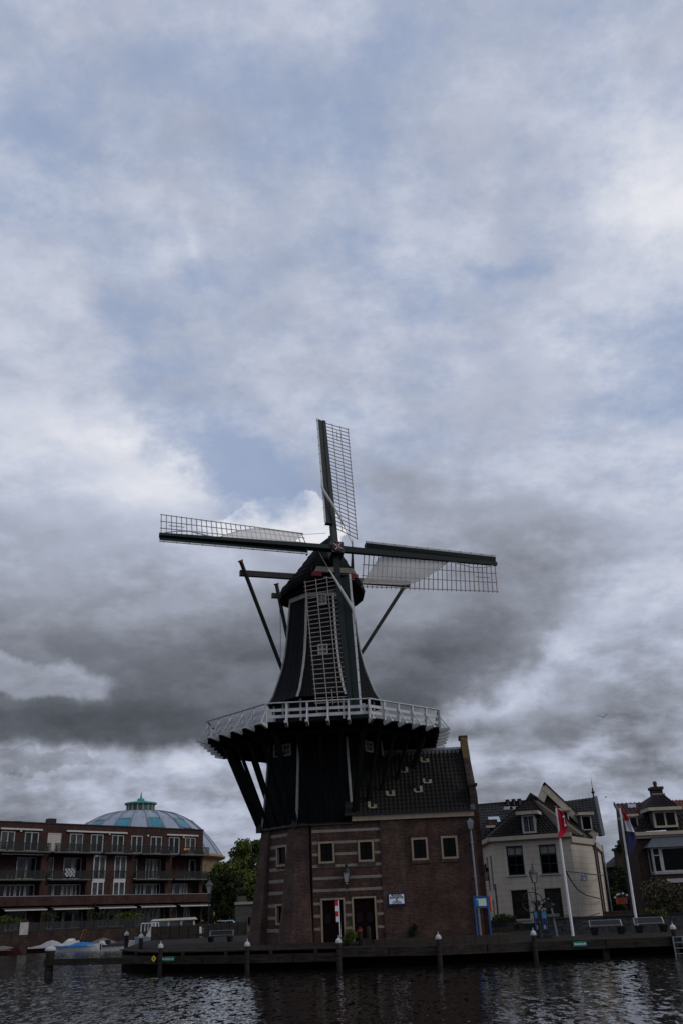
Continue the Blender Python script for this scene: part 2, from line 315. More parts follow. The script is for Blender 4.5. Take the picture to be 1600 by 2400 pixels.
class MB:
    def __init__(s, fr=None): s.v = []; s.f = []; s.fr = fr
    def pt(s, p):
        p = Vector(p)
        if s.fr: p = s.fr.w(p.x, p.y, p.z)
        s.v.append(p); return len(s.v) - 1
    def poly(s, pts): s.f.append([s.pt(p) for p in pts]); return s
    def hexa(s, P):               # 8 corners: bottom 4 ccw, top 4 ccw
        i = [s.pt(p) for p in P]
        for q in ((3, 2, 1, 0), (4, 5, 6, 7), (0, 1, 5, 4), (1, 2, 6, 5), (2, 3, 7, 6), (3, 0, 4, 7)): s.f.append([i[k] for k in q])
        return s
    def box(s, x0, x1, y0, y1, z0, z1):
        return s.hexa([(x0, y0, z0), (x1, y0, z0), (x1, y1, z0), (x0, y1, z0), (x0, y0, z1), (x1, y0, z1), (x1, y1, z1), (x0, y1, z1)])
    def beam(s, p, q, w, h=None, up=(0, 0, 1), w2=None, h2=None):   # rectangular bar from p to q
        h = h or w; p, q = Vector(p), Vector(q); d = (q - p).normalized(); up = Vector(up)
        if abs(d.dot(up)) > .98: up = Vector((1, 0, 0)) if abs(d.x) < .9 else Vector((0, 1, 0))
        a = d.cross(up).normalized(); b = a.cross(d).normalized(); w2 = w2 or w; h2 = h2 or h
        P = [p - a * w / 2 - b * h / 2, p + a * w / 2 - b * h / 2, p + a * w / 2 + b * h / 2, p - a * w / 2 + b * h / 2]
        Q = [q - a * w2 / 2 - b * h2 / 2, q + a * w2 / 2 - b * h2 / 2, q + a * w2 / 2 + b * h2 / 2, q - a * w2 / 2 + b * h2 / 2]
        return s.hexa(P + Q)
    def tube(s, pts, r, n=8, cap=True):
        pts = [Vector(p) for p in pts]; rs = r if hasattr(r, '__len__') else [r] * len(pts); rings = []
        for i, p in enumerate(pts):
            d = (pts[min(i + 1, len(pts) - 1)] - pts[max(i - 1, 0)]).normalized()
            up = Vector((0, 0, 1)) if abs(d.z) < .9 else Vector((1, 0, 0))
            a = d.cross(up).normalized(); b = a.cross(d).normalized()
            rings.append([s.pt(p + (a * math.cos(2 * math.pi * k / n) + b * math.sin(2 * math.pi * k / n)) * rs[i]) for k in range(n)])
        for A, Bq in zip(rings, rings[1:]):
            for k in range(n): s.f.append([A[k], A[(k + 1) % n], Bq[(k + 1) % n], Bq[k]])
        if cap: s.f.append(rings[0][::-1]); s.f.append(rings[-1])
        return s
    def lathe(s, prof, cx=0, cy=0, n=16):   # prof: (r, z)
        rings = [[s.pt((cx + r * math.cos(2 * math.pi * k / n), cy + r * math.sin(2 * math.pi * k / n), z)) for k in range(n)] for r, z in prof]
        for A, Bq in zip(rings, rings[1:]):
            for k in range(n): s.f.append([A[k], A[(k + 1) % n], Bq[(k + 1) % n], Bq[k]])
        s.f.append(rings[0][::-1]); s.f.append(rings[-1]); return s
    def prism(s, pts, ex):         # polygon extruded by a vector
        ex = Vector(ex); a = [s.pt(p) for p in pts]; b = [s.pt(Vector(p) + ex) for p in pts]
        s.f.append(a[::-1]); s.f.append(b); n = len(a)
        for k in range(n): s.f.append([a[k], a[(k + 1) % n], b[(k + 1) % n], b[k]])
        return s
    def loft(s, rings, close=True, cap=True):
        I = [[s.pt(p) for p in r] for r in rings]; n = len(I[0])
        for A, Bq in zip(I, I[1:]):
            for k in range(n if close else n - 1): s.f.append([A[k], A[(k + 1) % n], Bq[(k + 1) % n], Bq[k]])
        if cap: s.f.append(I[0][::-1]); s.f.append(I[-1])
        return s
    def holes(s, u0, u1, z0, z1, hs, v=0.0, depth=.12):  # wall sheet in plane v with real openings and reveals
        us = sorted({u0, u1, *[h[0] for h in hs], *[h[1] for h in hs]}); zs = sorted({z0, z1, *[h[2] for h in hs], *[h[3] for h in hs]})
        us = [u for u in us if u0 <= u <= u1]; zs = [z for z in zs if z0 <= z <= z1]
        for a, b in zip(us, us[1:]):
            for c, d in zip(zs, zs[1:]):
                mu, mz = (a + b) / 2, (c + d) / 2
                if any(h[0] < mu < h[1] and h[2] < mz < h[3] for h in hs): continue
                s.poly([(a, v, c), (b, v, c), (b, v, d), (a, v, d)])
        for h in hs:
            a, b, c, d = h[:4]; e = v + depth
            s.poly([(a, v, c), (a, e, c), (a, e, d), (a, v, d)]); s.poly([(b, e, c), (b, v, c), (b, v, d), (b, e, d)])
            s.poly([(a, v, d), (a, e, d), (b, e, d), (b, v, d)]); s.poly([(a, e, c), (a, v, c), (b, v, c), (b, e, c)])
        return s
    def build(s, name, m_, parent=None, kind=None, smooth=False):
        inv = MW[parent.name].inverted() if parent is not None else None
        V = [inv @ p for p in s.v] if inv else s.v
        me = bpy.data.meshes.new(name); me.from_pydata([tuple(p) for p in V], [], s.f)
        uvl = me.uv_layers.new(name='UVMap').data
        for pl in me.polygons:
            n = pl.normal
            t = Vector((-n.y, n.x, 0)) if abs(n.z) < .97 else Vector((1, 0, 0))
            t.normalize(); b = n.cross(t)
            for li in pl.loop_indices:
                co = me.vertices[me.loops[li].vertex_index].co; uvl[li].uv = (co.dot(t), co.dot(b))
            pl.use_smooth = smooth
        if m_: me.materials.append(m_)
        o = bpy.data.objects.new(name, me); COL.objects.link(o)
        if parent is not None: o.parent = parent; MW[o.name] = MW[parent.name]
        else: MW[o.name] = Matrix()
        if kind: o['kind'] = kind
        return o
MW = {}
def thing(name, label, cat, loc=(0, 0, 0), ang=0.0, group=None, parent=None):
    o = bpy.data.objects.new(name, None); COL.objects.link(o); o.empty_display_size = .3
    o.location = loc; o.rotation_euler = (0, 0, ang)
    MW[o.name] = Matrix.Translation(Vector(loc)) @ Matrix.Rotation(ang, 4, 'Z')
    o['label'] = label; o['category'] = cat
    if group: o['group'] = group
    return o
def tag(o, label, cat, group=None):
    o['label'] = label; o['category'] = cat
    if group: o['group'] = group
    return o
def struct(o): o['kind'] = 'structure'; return o
def kids(o): return [c for c in bpy.data.objects if c.parent == o]
def copy_tree(o, parent=None):
    c = o.copy(); COL.objects.link(c); c.parent = parent
    MW[c.name] = MW.get(o.name, Matrix())
    for ch in KIDS.get(o.name, []): copy_tree(ch, c)
    return c
KIDS = {}
def index_kids():
    KIDS.clear()
    for o in bpy.data.objects:
        if o.parent: KIDS.setdefault(o.parent.name, []).append(o)
def window(parent, fr, u0, u1, z0, z1, v=.08, fw=.07, fmat=None, gmat=None, nu=1, nz=1, name='window', mw=.035, dep=.06, panes=True):
    """A frame ring with muntins as the part, its glass as the sub-part."""
    fmat = fmat or white; gmat = gmat or glass; m1 = MB(fr)
    m1.box(u0, u0 + fw, v - dep, v, z0, z1).box(u1 - fw, u1, v - dep, v, z0, z1)
    m1.box(u0 + fw, u1 - fw, v - dep, v, z0, z0 + fw).box(u0 + fw, u1 - fw, v - dep, v, z1 - fw, z1)
    for i in range(1, nu):
        u = u0 + (u1 - u0) * i / nu; m1.box(u - mw / 2, u + mw / 2, v - dep * .8, v - .005, z0 + fw, z1 - fw)
    for i in range(1, nz):
        z = z0 + (z1 - z0) * i / nz
        m1.box(u0 + fw, u1 - fw, v - dep * .75, v - .008, z - mw / 2, z + mw / 2)
    o = m1.build(name, fmat, parent)
    if panes:
        MB(fr).box(u0 + fw * .5, u1 - fw * .5, v + .001, v + .015, z0 + fw * .5, z1 - fw * .5).build('pane', gmat, o)
    return o
def leaves(mb, c, rad, n, size, rnd, flat=.6, shell=.5):
    """n leaf clumps spread through an ellipsoid, more towards its skin."""
    for _ in range(n):
        while True:
            p = Vector((rnd.uniform(-1, 1), rnd.uniform(-1, 1), rnd.uniform(-1, 1)))
            if shell * rnd.random() < p.length <= 1: break
        q = Vector((c[0] + p.x * rad[0], c[1] + p.y * rad[1], c[2] + p.z * rad[2]))
        a = Vector((rnd.gauss(0, 1), rnd.gauss(0, 1), rnd.gauss(0, 1))).normalized(); b = a.orthogonal().normalized(); s_ = size * rnd.uniform(.5, 1.3)
        cc = a.cross(b) * flat
        mb.poly([q - b * s_, q - cc * s_, q + b * s_, q + cc * s_])

# ------------------------------------------------------------------ water and land
WZ = 0.0
wa = MB(); wa.poly([(-500, -60, 0), (500, -60, 0), (500, 900, 0), (-500, 900, 0)]); struct(wa.build('water', MATS['water']))
# top of the quay: edge points given with their height, seen along the near side from left to right
EDGE = [on_z(281, 2225, 1.12), at(300, 2230, 60.5), at(330, 2232, 57.8), at(378, 2229, 55.8), at(577, 2223, 53.2), at(800, 2219, 52.0), at(1030, 2217, 51.7), at(1235, 2207, 52.6), at(1600, 2192, 52.3)]
ez = [1.12, 1.12, 1.10, 1.08, 1.06, 1.02, .92, .90, .88]
EDGE = [Vector((p.x, p.y, z)) for p, z in zip(EDGE, ez)]
far_r = Vector((45, 52.5, .88)); EDGE.append(far_r)
back = [Vector((e.x, e.y + 900, e.z)) for e in EDGE]
def edge_at(x):
    for a, b in zip(EDGE, EDGE[1:]):
        if a.x <= x <= b.x:
            t = (x - a.x) / (b.x - a.x); return a.lerp(b, t)
    return EDGE[0] if x < EDGE[0].x else EDGE[-1]
def gz(x):                        # paving level: higher at the mill, lower to the right
    t = min(1, max(0, (x - 1.0) / 8.0)); return 1.20 + (.95 - 1.20) * t
gm = MB()
for a, b in zip(EDGE, EDGE[1:]):
    n = 6
    for k in range(n):
        p, q = a.lerp(b, k / n), a.lerp(b, (k + 1) / n)
        y1p, y1q = max(54.6, p.y + 1.6), max(54.6, q.y + 1.6)
        rows_ = [[(v.x, v.y + .9, v.z - .01), (v.x, y1, gz(v.x)), (v.x, 66, gz(v.x)), (v.x, 76, 1.12), (v.x, 96, 1.12)] for v, y1 in ((p, y1p), (q, y1q))]
        for i in range(4): gm.poly([rows_[0][i], rows_[1][i], rows_[1][i + 1], rows_[0][i + 1]])
L0 = EDGE[0]
gm.poly([(L0.x, L0.y + .9, 1.12), (L0.x, 96, 1.12), (-19.5, 96, 1.12), (-19.0, 88, 1.12)])
gm.poly([(-19.5, 96, 1.12), (45, 96, 1.12), (45, 140, 1.12), (-19.5, 140, 1.12)])
ground = struct(gm.build('ground', MATS['cobbles']))
gf = MB().poly([(-900, 150, 1.0), (45, 140, 1.115), (45, 52, .87), (900, 52, .8), (900, 2500, 1.2), (-900, 2500, 1.2)])
gf.poly([(-19.5, 140, 1.118), (45, 140, 1.118), (45, 146, 1.118), (-19.5, 146, 1.118)])
farmat = mat('far_ground', (.06, .065, .05), .9, var=.3, vscale=.05)
struct(gf.build('terrain', farmat))
# deck of boards along the edge, with a joint between one board and the next; far left end rounded
deck = thing('quay_deck', 'worn brown timber deck edging the mill quay above the water', 'deck', (0, 52, 1.0))
deck['kind'] = 'structure'; del deck['category']; del deck['label']
nb = 0
for a, b in zip(EDGE, EDGE[1:]):
    L = (b - a).length; n = max(1, int(L / 2.4))
    for k in range(n):
        p, q = a.lerp(b, k / n), a.lerp(b, (k + 1) / n)
        if q.x > 25: break
        d = (q - p).normalized(); nrm = Vector((-d.y, d.x, 0)) if d.x > .3 else Vector((1, 0, 0))
        for r_ in range(3):
            o1, o2 = nrm * (.32 * r_), nrm * (.32 * r_ + .305); g1 = d * .012; dz = Vector((0, 0, random.uniform(-.006, .006)))
            P = [p + o1 + g1, q + o1 - g1, q + o2 - g1, p + o2 + g1]
            m1 = MB(); m1.hexa([v + dz - Vector((0, 0, .07)) for v in P] + [v + dz for v in P]); m1.build('deck_board', deckm, deck); nb += 1
# sheet-pile wall behind; shade under the deck is put into its near-black colour
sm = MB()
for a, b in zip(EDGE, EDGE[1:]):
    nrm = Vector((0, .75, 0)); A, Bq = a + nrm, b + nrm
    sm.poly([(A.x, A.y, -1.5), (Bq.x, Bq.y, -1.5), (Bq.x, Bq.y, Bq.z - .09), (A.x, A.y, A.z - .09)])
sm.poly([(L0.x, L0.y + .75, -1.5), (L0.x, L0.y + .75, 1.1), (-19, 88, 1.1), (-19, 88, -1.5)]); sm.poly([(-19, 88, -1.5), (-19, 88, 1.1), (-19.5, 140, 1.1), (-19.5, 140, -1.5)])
struct(sm.build('quay_wall', mat('shade_black_sheet_piling', (.006, .005, .0045), .95, var=.4, vscale=4, spec=.03)))

# posts: (px x, px y of the top, above-deck or free-standing, label)
POSTS = [(332, 2183, 'round mooring post with white cap on the left quay corner, behind the front row'),
         (378, 2205, 'mooring post with white cap beside the yellow diamond sign'),
         (580, 2200, 'mooring post with white cap in front of the left corner buttress'),
         (793, 2192, 'mooring post with white cap in front of the mill doors, beside the bush'),
         (1025, 2183, 'mooring post with white cap in front of the bare storehouse wall'),
         (1247, 2174, 'mooring post with white cap in front of the blue poster stand'),
         (1573, 2160, 'mooring post with white cap beside the ladder at the right edge')]
def mooring_post(x, y, z0, z1, label, w=.25, ang=0.0):
    t = thing('mooring_post', label, 'mooring post', (x, y, z0), ang, 'white-capped mooring posts along the quay')
    f = Fr(x, y, ang)
    MB(f).lathe([(w * .5, z0), (w * .5, z0 + .3), (w * .5, z1 - .3), (w * .48, z1)], n=12).build('post', timber, t)
    MB(f).lathe([(w * .60, z1 - .02), (w * .62, z1 + .04), (w * .58, z1 + .10), (w * .40, z1 + .17), (w * .12, z1 + .21), (.022, z1 + .23), (.02, z1 + .34)], n=14).build('cap', white, t, smooth=False)
    return t
for x, y, lab in POSTS:
    Yg = 60 if x == 332 else None
    if Yg is None:
        Yg = 52.0
        for _ in range(4): Yg = edge_at(at(x, y + 40, Yg).x).y - .18
    p = at(x, y, Yg); mooring_post(p.x, Yg, -1.2, p.z - .34, lab)
# free pile in the river with the boom to the quay
wp = on_z(112, 2290, 0); top = at(118, 2214, wp.y)
fp = mooring_post(wp.x + .05, wp.y, -1.5, top.z - .30, 'thick mooring pile with white cap standing free in the river at far left', .50)
p1 = at(105, 2256, wp.y - .2); p2 = at(368, 2250, 55.6)
tag(MB().beam((p1.x, p1.y, p1.z), (p2.x, p2.y, p2.z), .16, .33).build('timber_boom', timber), 'long horizontal timber boom from the free pile to the quay corner', 'beam')
pp = at(298, 2180, 66.5); mooring_post(pp.x, 66.5, -1, pp.z - .3, 'small mooring post with white cap behind the left end of the quay', .26)
# fender beams and plain piles under the deck, one beam per bay
bays = [(285, 378), (378, 480), (480, 580), (580, 690), (690, 793), (793, 910), (910, 1025), (1025, 1140), (1140, 1247), (1247, 1420), (1420, 1573), (1573, 1680)]
def edge_px(x, dz=0.0):
    Yq = 52.0
    for _ in range(5): Yq = edge_at(at(x, 2230, Yq).x).y
    q = at(x, 2230, Yq); return Vector((q.x, edge_at(q.x).y, edge_at(q.x).z))
for i, (a, b) in enumerate(bays):
    A, Bq = edge_px(a), edge_px(b)
    top = -.24 if b <= 800 else -.03; hh = .40 if b <= 800 else .42
    if a == 285: A = Vector((EDGE[1].x - .3, EDGE[1].y + .3, 1.08))
    A = A + Vector((.02, -.02, top - hh / 2)); Bq = Bq + Vector((-.02, -.02, top - hh / 2))
    nm = ['at the rounded left end', 'carrying the green sign, second from left', 'third from left', 'left of the doors', 'before the left door', 'before the right door',
          'below the open sign', 'before the storehouse', 'below the kerb end', 'carrying the right green sign', 'below the benches', 'behind the ladder'][i]
    tag(MB().beam(A, Bq, .20, hh).build('fender_beam', timber), 'weathered horizontal fender beam on the quay front, ' + nm, 'beam', 'fender beams along the quay front')
for x, lab in ((1420, 'plain brown pile under the quay between the benches'), (800, 'plain pile under the quay below the doors'), (1033, 'plain pile under the quay below the open sign'),
               (585, 'plain pile under the quay below the left buttress'), (1255, 'plain pile under the quay below the lamp post')):
    if x != 1420: continue
    q = edge_px(x); tag(MB().box(q.x - .16, q.x + .16, q.y + .08, q.y + .40, -1.2, q.z - .1).build('quay_pile', timber), lab, 'pile')
for x in (320, 430, 530, 635, 740):            # little blocks between deck and beam
    q = edge_px(x); tag(MB().box(q.x - .09, q.x + .09, q.y - .10, q.y + .12, q.z - .24, q.z - .08).build('spacer_block', timberd), 'small dark spacer block under the deck edge, ' +
        {320: 'leftmost', 430: 'right of the yellow sign', 530: 'left of the buttress post', 635: 'right of the buttress post', 740: 'left of the doors'}[x], 'block', 'spacer blocks under the deck edge')
def plate(x0, x1, y0, y1, name, m_, label, cat):
    A, Bq = edge_px((x0 + x1) / 2 - 5), edge_px((x0 + x1) / 2 + 5); f = Fr.two((A.x, A.y), (Bq.x, Bq.y))
    u0, z1 = f.px(x0, y0, -.16); u1, z0 = f.px(x1, y1, -.16)
    t = thing(name, label, cat, f.w((u0 + u1) / 2, -.16, z0), f.a)
    MB(f).box(u0, u1, -.165, -.135, z0, z1).build('panel', m_, t)
    d = MB(f)
    for u in (u0 + .12, u1 - .12): d.box(u - .05, u + .05, -.17, -.166, (z0 + z1) / 2 - .04, (z0 + z1) / 2 + .04)
    for i in range(7):
        u = u0 + (u1 - u0) * (.28 + .07 * i); d.box(u - .02, u + .015, -.17, -.166, (z0 + z1) / 2 - .05, (z0 + z1) / 2 + (.05 if i % 2 else .02))
    d.build('lettering', whitec, t)
plate(379, 409, 2242.5, 2252.5, 'quay_sign', green_s, 'small green sign on the fender beam right of the yellow diamond', 'sign')
plate(1341, 1375, 2207, 2217.5, 'quay_sign', green_s, 'small green sign on the quay front below the red flag', 'sign')
q = at(361, 2247, 55.3); t = thing('diamond_sign', 'yellow diamond sign on the boom at the left quay corner', 'sign', q)
MB().prism([(q.x - .13, q.y, q.z), (q.x, q.y, q.z - .17), (q.x + .13, q.y, q.z), (q.x, q.y, q.z + .17)], (0, -.03, 0)).build('panel', yellow, t)
MB().box(q.x - .012, q.x + .012, q.y - .036, q.y - .031, q.z - .07, q.z + .07).box(q.x - .05, q.x + .05, q.y - .036, q.y - .031, q.z - .01, q.z + .02).build('symbol', signink, t)
# ladder at the right edge
q0 = edge_px(1588); t = thing('quay_ladder', 'steel ladder hanging down the quay at the right edge', 'ladder', (q0.x, q0.y - .3, 0))
for dx in (-.24, .24): MB().box(q0.x + dx - .03, q0.x + dx + .03, q0.y - .30, q0.y - .25, -.2, q0.z).build('stile', zinc, t)
for k in range(5): MB().box(q0.x - .21, q0.x + .21, q0.y - .29, q0.y - .26, q0.z - .05 - .26 * k, q0.z - .01 - .26 * k).build('rung', zinc, t)

# ================================================================== the windmill
XM, YM, DEL = -1.603, 60.0, R(-2.0)
MF = Fr(XM, YM, DEL)
mill = thing('windmill', 'tall black octagonal windmill with white-railed stage and four lattice sails on a brick base', 'windmill', (XM, YM, 1.2), DEL)
def ov(a, k, z, off=0.0):          # vertex k of an octagon of apothem a; k=0 front right, -1 front left
    ph = R(-67.5 + 45 * k); r = a / math.cos(R(22.5)) + off; return (r * math.cos(ph), r * math.sin(ph), z)
def face_fr(k): return Fr(XM, YM, DEL + R(45 * k))   # plane v=-a is face k, normal outwards
def lerp(a, b, t): return tuple(x + (y - x) * t for x, y in zip(a, b))
# --- brick base: battered octagon with corner buttresses and stone bands
BT, BB, ZB, ZT = 3.85, 4.32, 1.0, 7.42
def base_a(z): return BB + (BT - BB) * (z - ZB) / (ZT - ZB)
bw = MB(MF)
for k in range(8):
    bw.poly([ov(BB, k - 1, ZB), ov(BB, k, ZB), ov(BT, k, ZT), ov(BT, k - 1, ZT)])
base_wall = bw.build('base_wall', brick, mill)
def face_win(k, x0, x1, y0, y1, a, name='window', **kw):
    f = face_fr(k); u0, z1 = f.px(x0, y0, -a); u1, z0 = f.px(x1, y1, -a)
    return f, u0, u1, z0, z1
for k in range(-4, 2):             # buttress over vertex k
    if k in (0, 1): continue
    rings = []
    for z, a, w_, p_ in ((ZB, BB, 1.02, .50), (3.0, base_a(3.0), .92, .36), (5.2, base_a(5.2), .82, .24), (ZT, BT, .74, .14)):
        V = Vector(ov(a, k, z)); A = Vector(ov(a, k - 1, z)); Bv = Vector(ov(a, k + 1, z)); rad = Vector((V.x, V.y, 0)).normalized()
        da, db = (A - V).normalized(), (Bv - V).normalized()
        na = (rad - da * rad.dot(da)); nb_ = (rad - db * rad.dot(db))
        na.normalize(); nb_.normalize()
        rings.append([V + da * w_ - na * .05, V + da * w_ * .93 + na * p_, V + rad * (p_ * 1.05), V + db * w_ * .93 + nb_ * p_, V + db * w_ - nb_ * .05, V - rad * .3])
    MB(MF).loft(rings).build('buttress', brickpale, mill)
BANDZ = [MF.px(731, y, -4.45)[1] for y in (1949.5, 1976.5, 2004, 2031.5, 2060, 2088.5, 2119, 2148, 2178.5)]
for k in (-1,):
    f = face_fr(k)
    for z in BANDZ:
        a = base_a(z) + .012
        MB(f).hexa([(-1.5, -a, z - .09), (1.5, -a, z - .09), (1.5, -a + .1, z - .09), (-1.5, -a + .1, z - .09), (-1.5, -a, z + .09), (1.5, -a, z + .09), (1.5, -a + .1, z + .09), (-1.5, -a + .1, z + .09)]).build('stone_band', stone, mill)
    for (x0, x1, y0, y1) in ((650, 672, 1983, 2030), (649, 664, 2119, 2168)):
        a = base_a(f.px(x0, y1, -4.1)[1]) + .05; u0, z1 = f.px(x0, y0, -a); u1, z0 = f.px(x1, y1, -a); u1 = u0 + 1.0
        w_ = window(mill, f, u0, u1, z0, z1, v=-a + .06, fw=.11, fmat=tan, dep=.16)
        MB(f).box(u0 - .05, u1 + .05, -a - .02, -a + .1, z0 - .12, z0).build('brick_sill', brickpale, w_)
# --- lower smock: black boards, white corner strips
def oct_boards(prof, name, m_, nboard=11, groove=.02, rnd=None):
    """prof: (a, z). Each face becomes vertical boards standing proud of one another."""
    mb = MB(MF); rnd = rnd or random.Random(3)
    for k in range(8):
        offs = [rnd.uniform(0, groove) for _ in range(nboard)]
        for i in range(nboard):
            t0, t1 = i / nboard + .004, (i + 1) / nboard - .004
            for (a0, z0), (a1, z1) in zip(prof, prof[1:]):
                o = offs[i]; A0, B0, A1, B1 = ov(a0 + o, k - 1, z0), ov(a0 + o, k, z0), ov(a1 + o, k - 1, z1), ov(a1 + o, k, z1)
                mb.poly([lerp(A0, B0, t0), lerp(A0, B0, t1), lerp(A1, B1, t1), lerp(A1, B1, t0)])
                if i:
                    mb.poly([lerp(ov(a0 - .05, k - 1, z0), ov(a0 - .05, k, z0), t0 - .008), lerp(A0, B0, t0), lerp(A1, B1, t0), lerp(ov(a1 - .05, k - 1, z1), ov(a1 - .05, k, z1), t0 - .008)])
        for (a0, z0), (a1, z1) in zip(prof, prof[1:]):
            mb.poly([ov(a0 - .03, k - 1, z0), ov(a0 - .03, k, z0), ov(a1 - .03, k, z1), ov(a1 - .03, k - 1, z1)])
    return mb.build(name, m_, mill)
LOW = [(3.98, 7.5), (3.86, 8.2), (3.62, 11.0), (3.5, 12.72)]
smock_l = oct_boards(LOW, 'lower_smock', blackwood, 10)
sk = MB(MF)                          # tarred skirting at the foot of the boards
for k in range(8): sk.hexa([ov(3.80, k - 1, 7.36), ov(3.80, k, 7.36), ov(4.16, k, 7.36), ov(4.16, k - 1, 7.36), ov(3.80, k - 1, 7.5), ov(3.80, k, 7.5), ov(4.10, k, 7.5), ov(4.10, k - 1, 7.5)])
sk.build('skirting', ironb, mill)
for k in range(8):
    mb = MB(MF)
    for (a0, z0), (a1, z1) in zip(LOW, LOW[1:]): mb.beam(ov(a0, k, z0, .02), ov(a1, k, z1, .02), .13, .09, up=(math.cos(R(-67.5 + 45 * k)), math.sin(R(-67.5 + 45 * k)), 0))
    mb.build('corner_strip', weather, smock_l)
def smock_window(k, x0, x1, y0, y1, a, sash=None, nu=2, nz=2, parent=mill, fm=None):
    f = face_fr(k); u0, z1 = f.px(x0, y0, -a); u1, z0 = f.px(x1, y1, -a)
    a2 = a + .06
    w_ = window(parent, f, u0, u1, z0, z1, v=-a2 + .05, fw=.08, nu=nu, nz=nz, dep=.12, mw=.045, fmat=fm or weather, gmat=glassb)
    return f, u0, u1, z0, z1, a2, w_
def open_sash(f, u, z0, z1, a, side, w_):      # a casement standing open towards the viewer
    mb = MB(f); d = Vector((side * .38, -.42, 0)).normalized(); L = .55; p = Vector((u, -a - .04, 0))
    for t0, t1 in ((0, .12), (.88, 1.0)):
        mb.beam(p + d * L * (t0 + t1) / 2 + Vector((0, 0, z0)), p + d * L * (t0 + t1) / 2 + Vector((0, 0, z1)), .07, .05)
    for z in (z0 + .03, (z0 + z1) / 2, z1 - .03): mb.beam(p + Vector((0, 0, z)), p + d * L + Vector((0, 0, z)), .05, .05)
    mb.build('open_casement', weather, w_)
r_ = smock_window(-1, 665, 684, 1746, 1770, 3.58); open_sash(r_[0], r_[1], r_[3], r_[4], r_[5], -1, r_[6])
r_ = smock_window(1, 853, 871, 1737, 1764, 3.55, fm=white); open_sash(r_[0], r_[1] - .02, r_[3], r_[4], r_[5], -1, r_[6])
# --- flared upper smock
UPP = [(3.60, 15.05), (3.28, 15.6), (2.98, 16.45), (2.72, 17.3), (2.50, 18.3), (2.33, 19.6), (2.20, 21.0), (2.08, 22.35)]
smock_u = oct_boards(UPP, 'upper_smock', blackwood, 11, .022)
for k in range(8):
    mb = MB(MF); up = (math.cos(R(-67.5 + 45 * k)), math.sin(R(-67.5 + 45 * k)), 0)
    for (a0, z0), (a1, z1) in zip(UPP, UPP[1:]): mb.beam(ov(a0, k, z0, .02), ov(a1, k, z1, .02), .13, .08, up=up)
    mb.build('corner_strip', weather, smock_u)
mb = MB(MF)
for k in range(8): mb.hexa([ov(2.0, k - 1, 22.02), ov(2.0, k, 22.02), ov(2.15, k, 22.02), ov(2.15, k - 1, 22.02), ov(2.0, k - 1, 22.34), ov(2.0, k, 22.34), ov(2.14, k, 22.34), ov(2.14, k - 1, 22.34)])
mb.build('top_band', weather, smock_u)
mb = MB(MF)
for k in range(8): mb.poly([ov(3.60, k, 15.05), ov(3.60, k - 1, 15.05), ov(3.10, k - 1, 15.0), ov(3.10, k, 15.0)])
mb.build('flare_soffit', blackwood, smock_u)
mb = MB(MF)
for k in range(8): mb.poly([ov(3.12, k - 1, 12.8), ov(3.12, k, 12.8), ov(3.12, k, 15.02), ov(3.12, k - 1, 15.02)])
mb.build('gallery_wall', blackwood, mill)
for k in range(8):
    p = ov(3.2, k, 12.9); MB(MF).box(p[0] - .06, p[0] + .06, p[1] - .06, p[1] + .06, 12.88, 15.0).build('gallery_post', weather, mill)
def up_a(z):
    for (a0, z0), (a1, z1) in zip(UPP, UPP[1:]):
        if z0 <= z <= z1: return a0 + (a1 - a0) * (z - z0) / (z1 - z0)
    return 2.1
for (x0, x1, y0, y1, z) in ((743.5, 766, 1393, 1417, 21.2), (745, 768.5, 1511, 1533, 18.4)): smock_window(0, x0, x1, y0, y1, up_a(z) + .06, nu=2, nz=2)
smock_window(-1, 665, 680, 1650, 1679, 3.15, nu=2, nz=1); smock_window(0, 841, 856, 1650, 1668, 3.15, nu=3, nz=1)
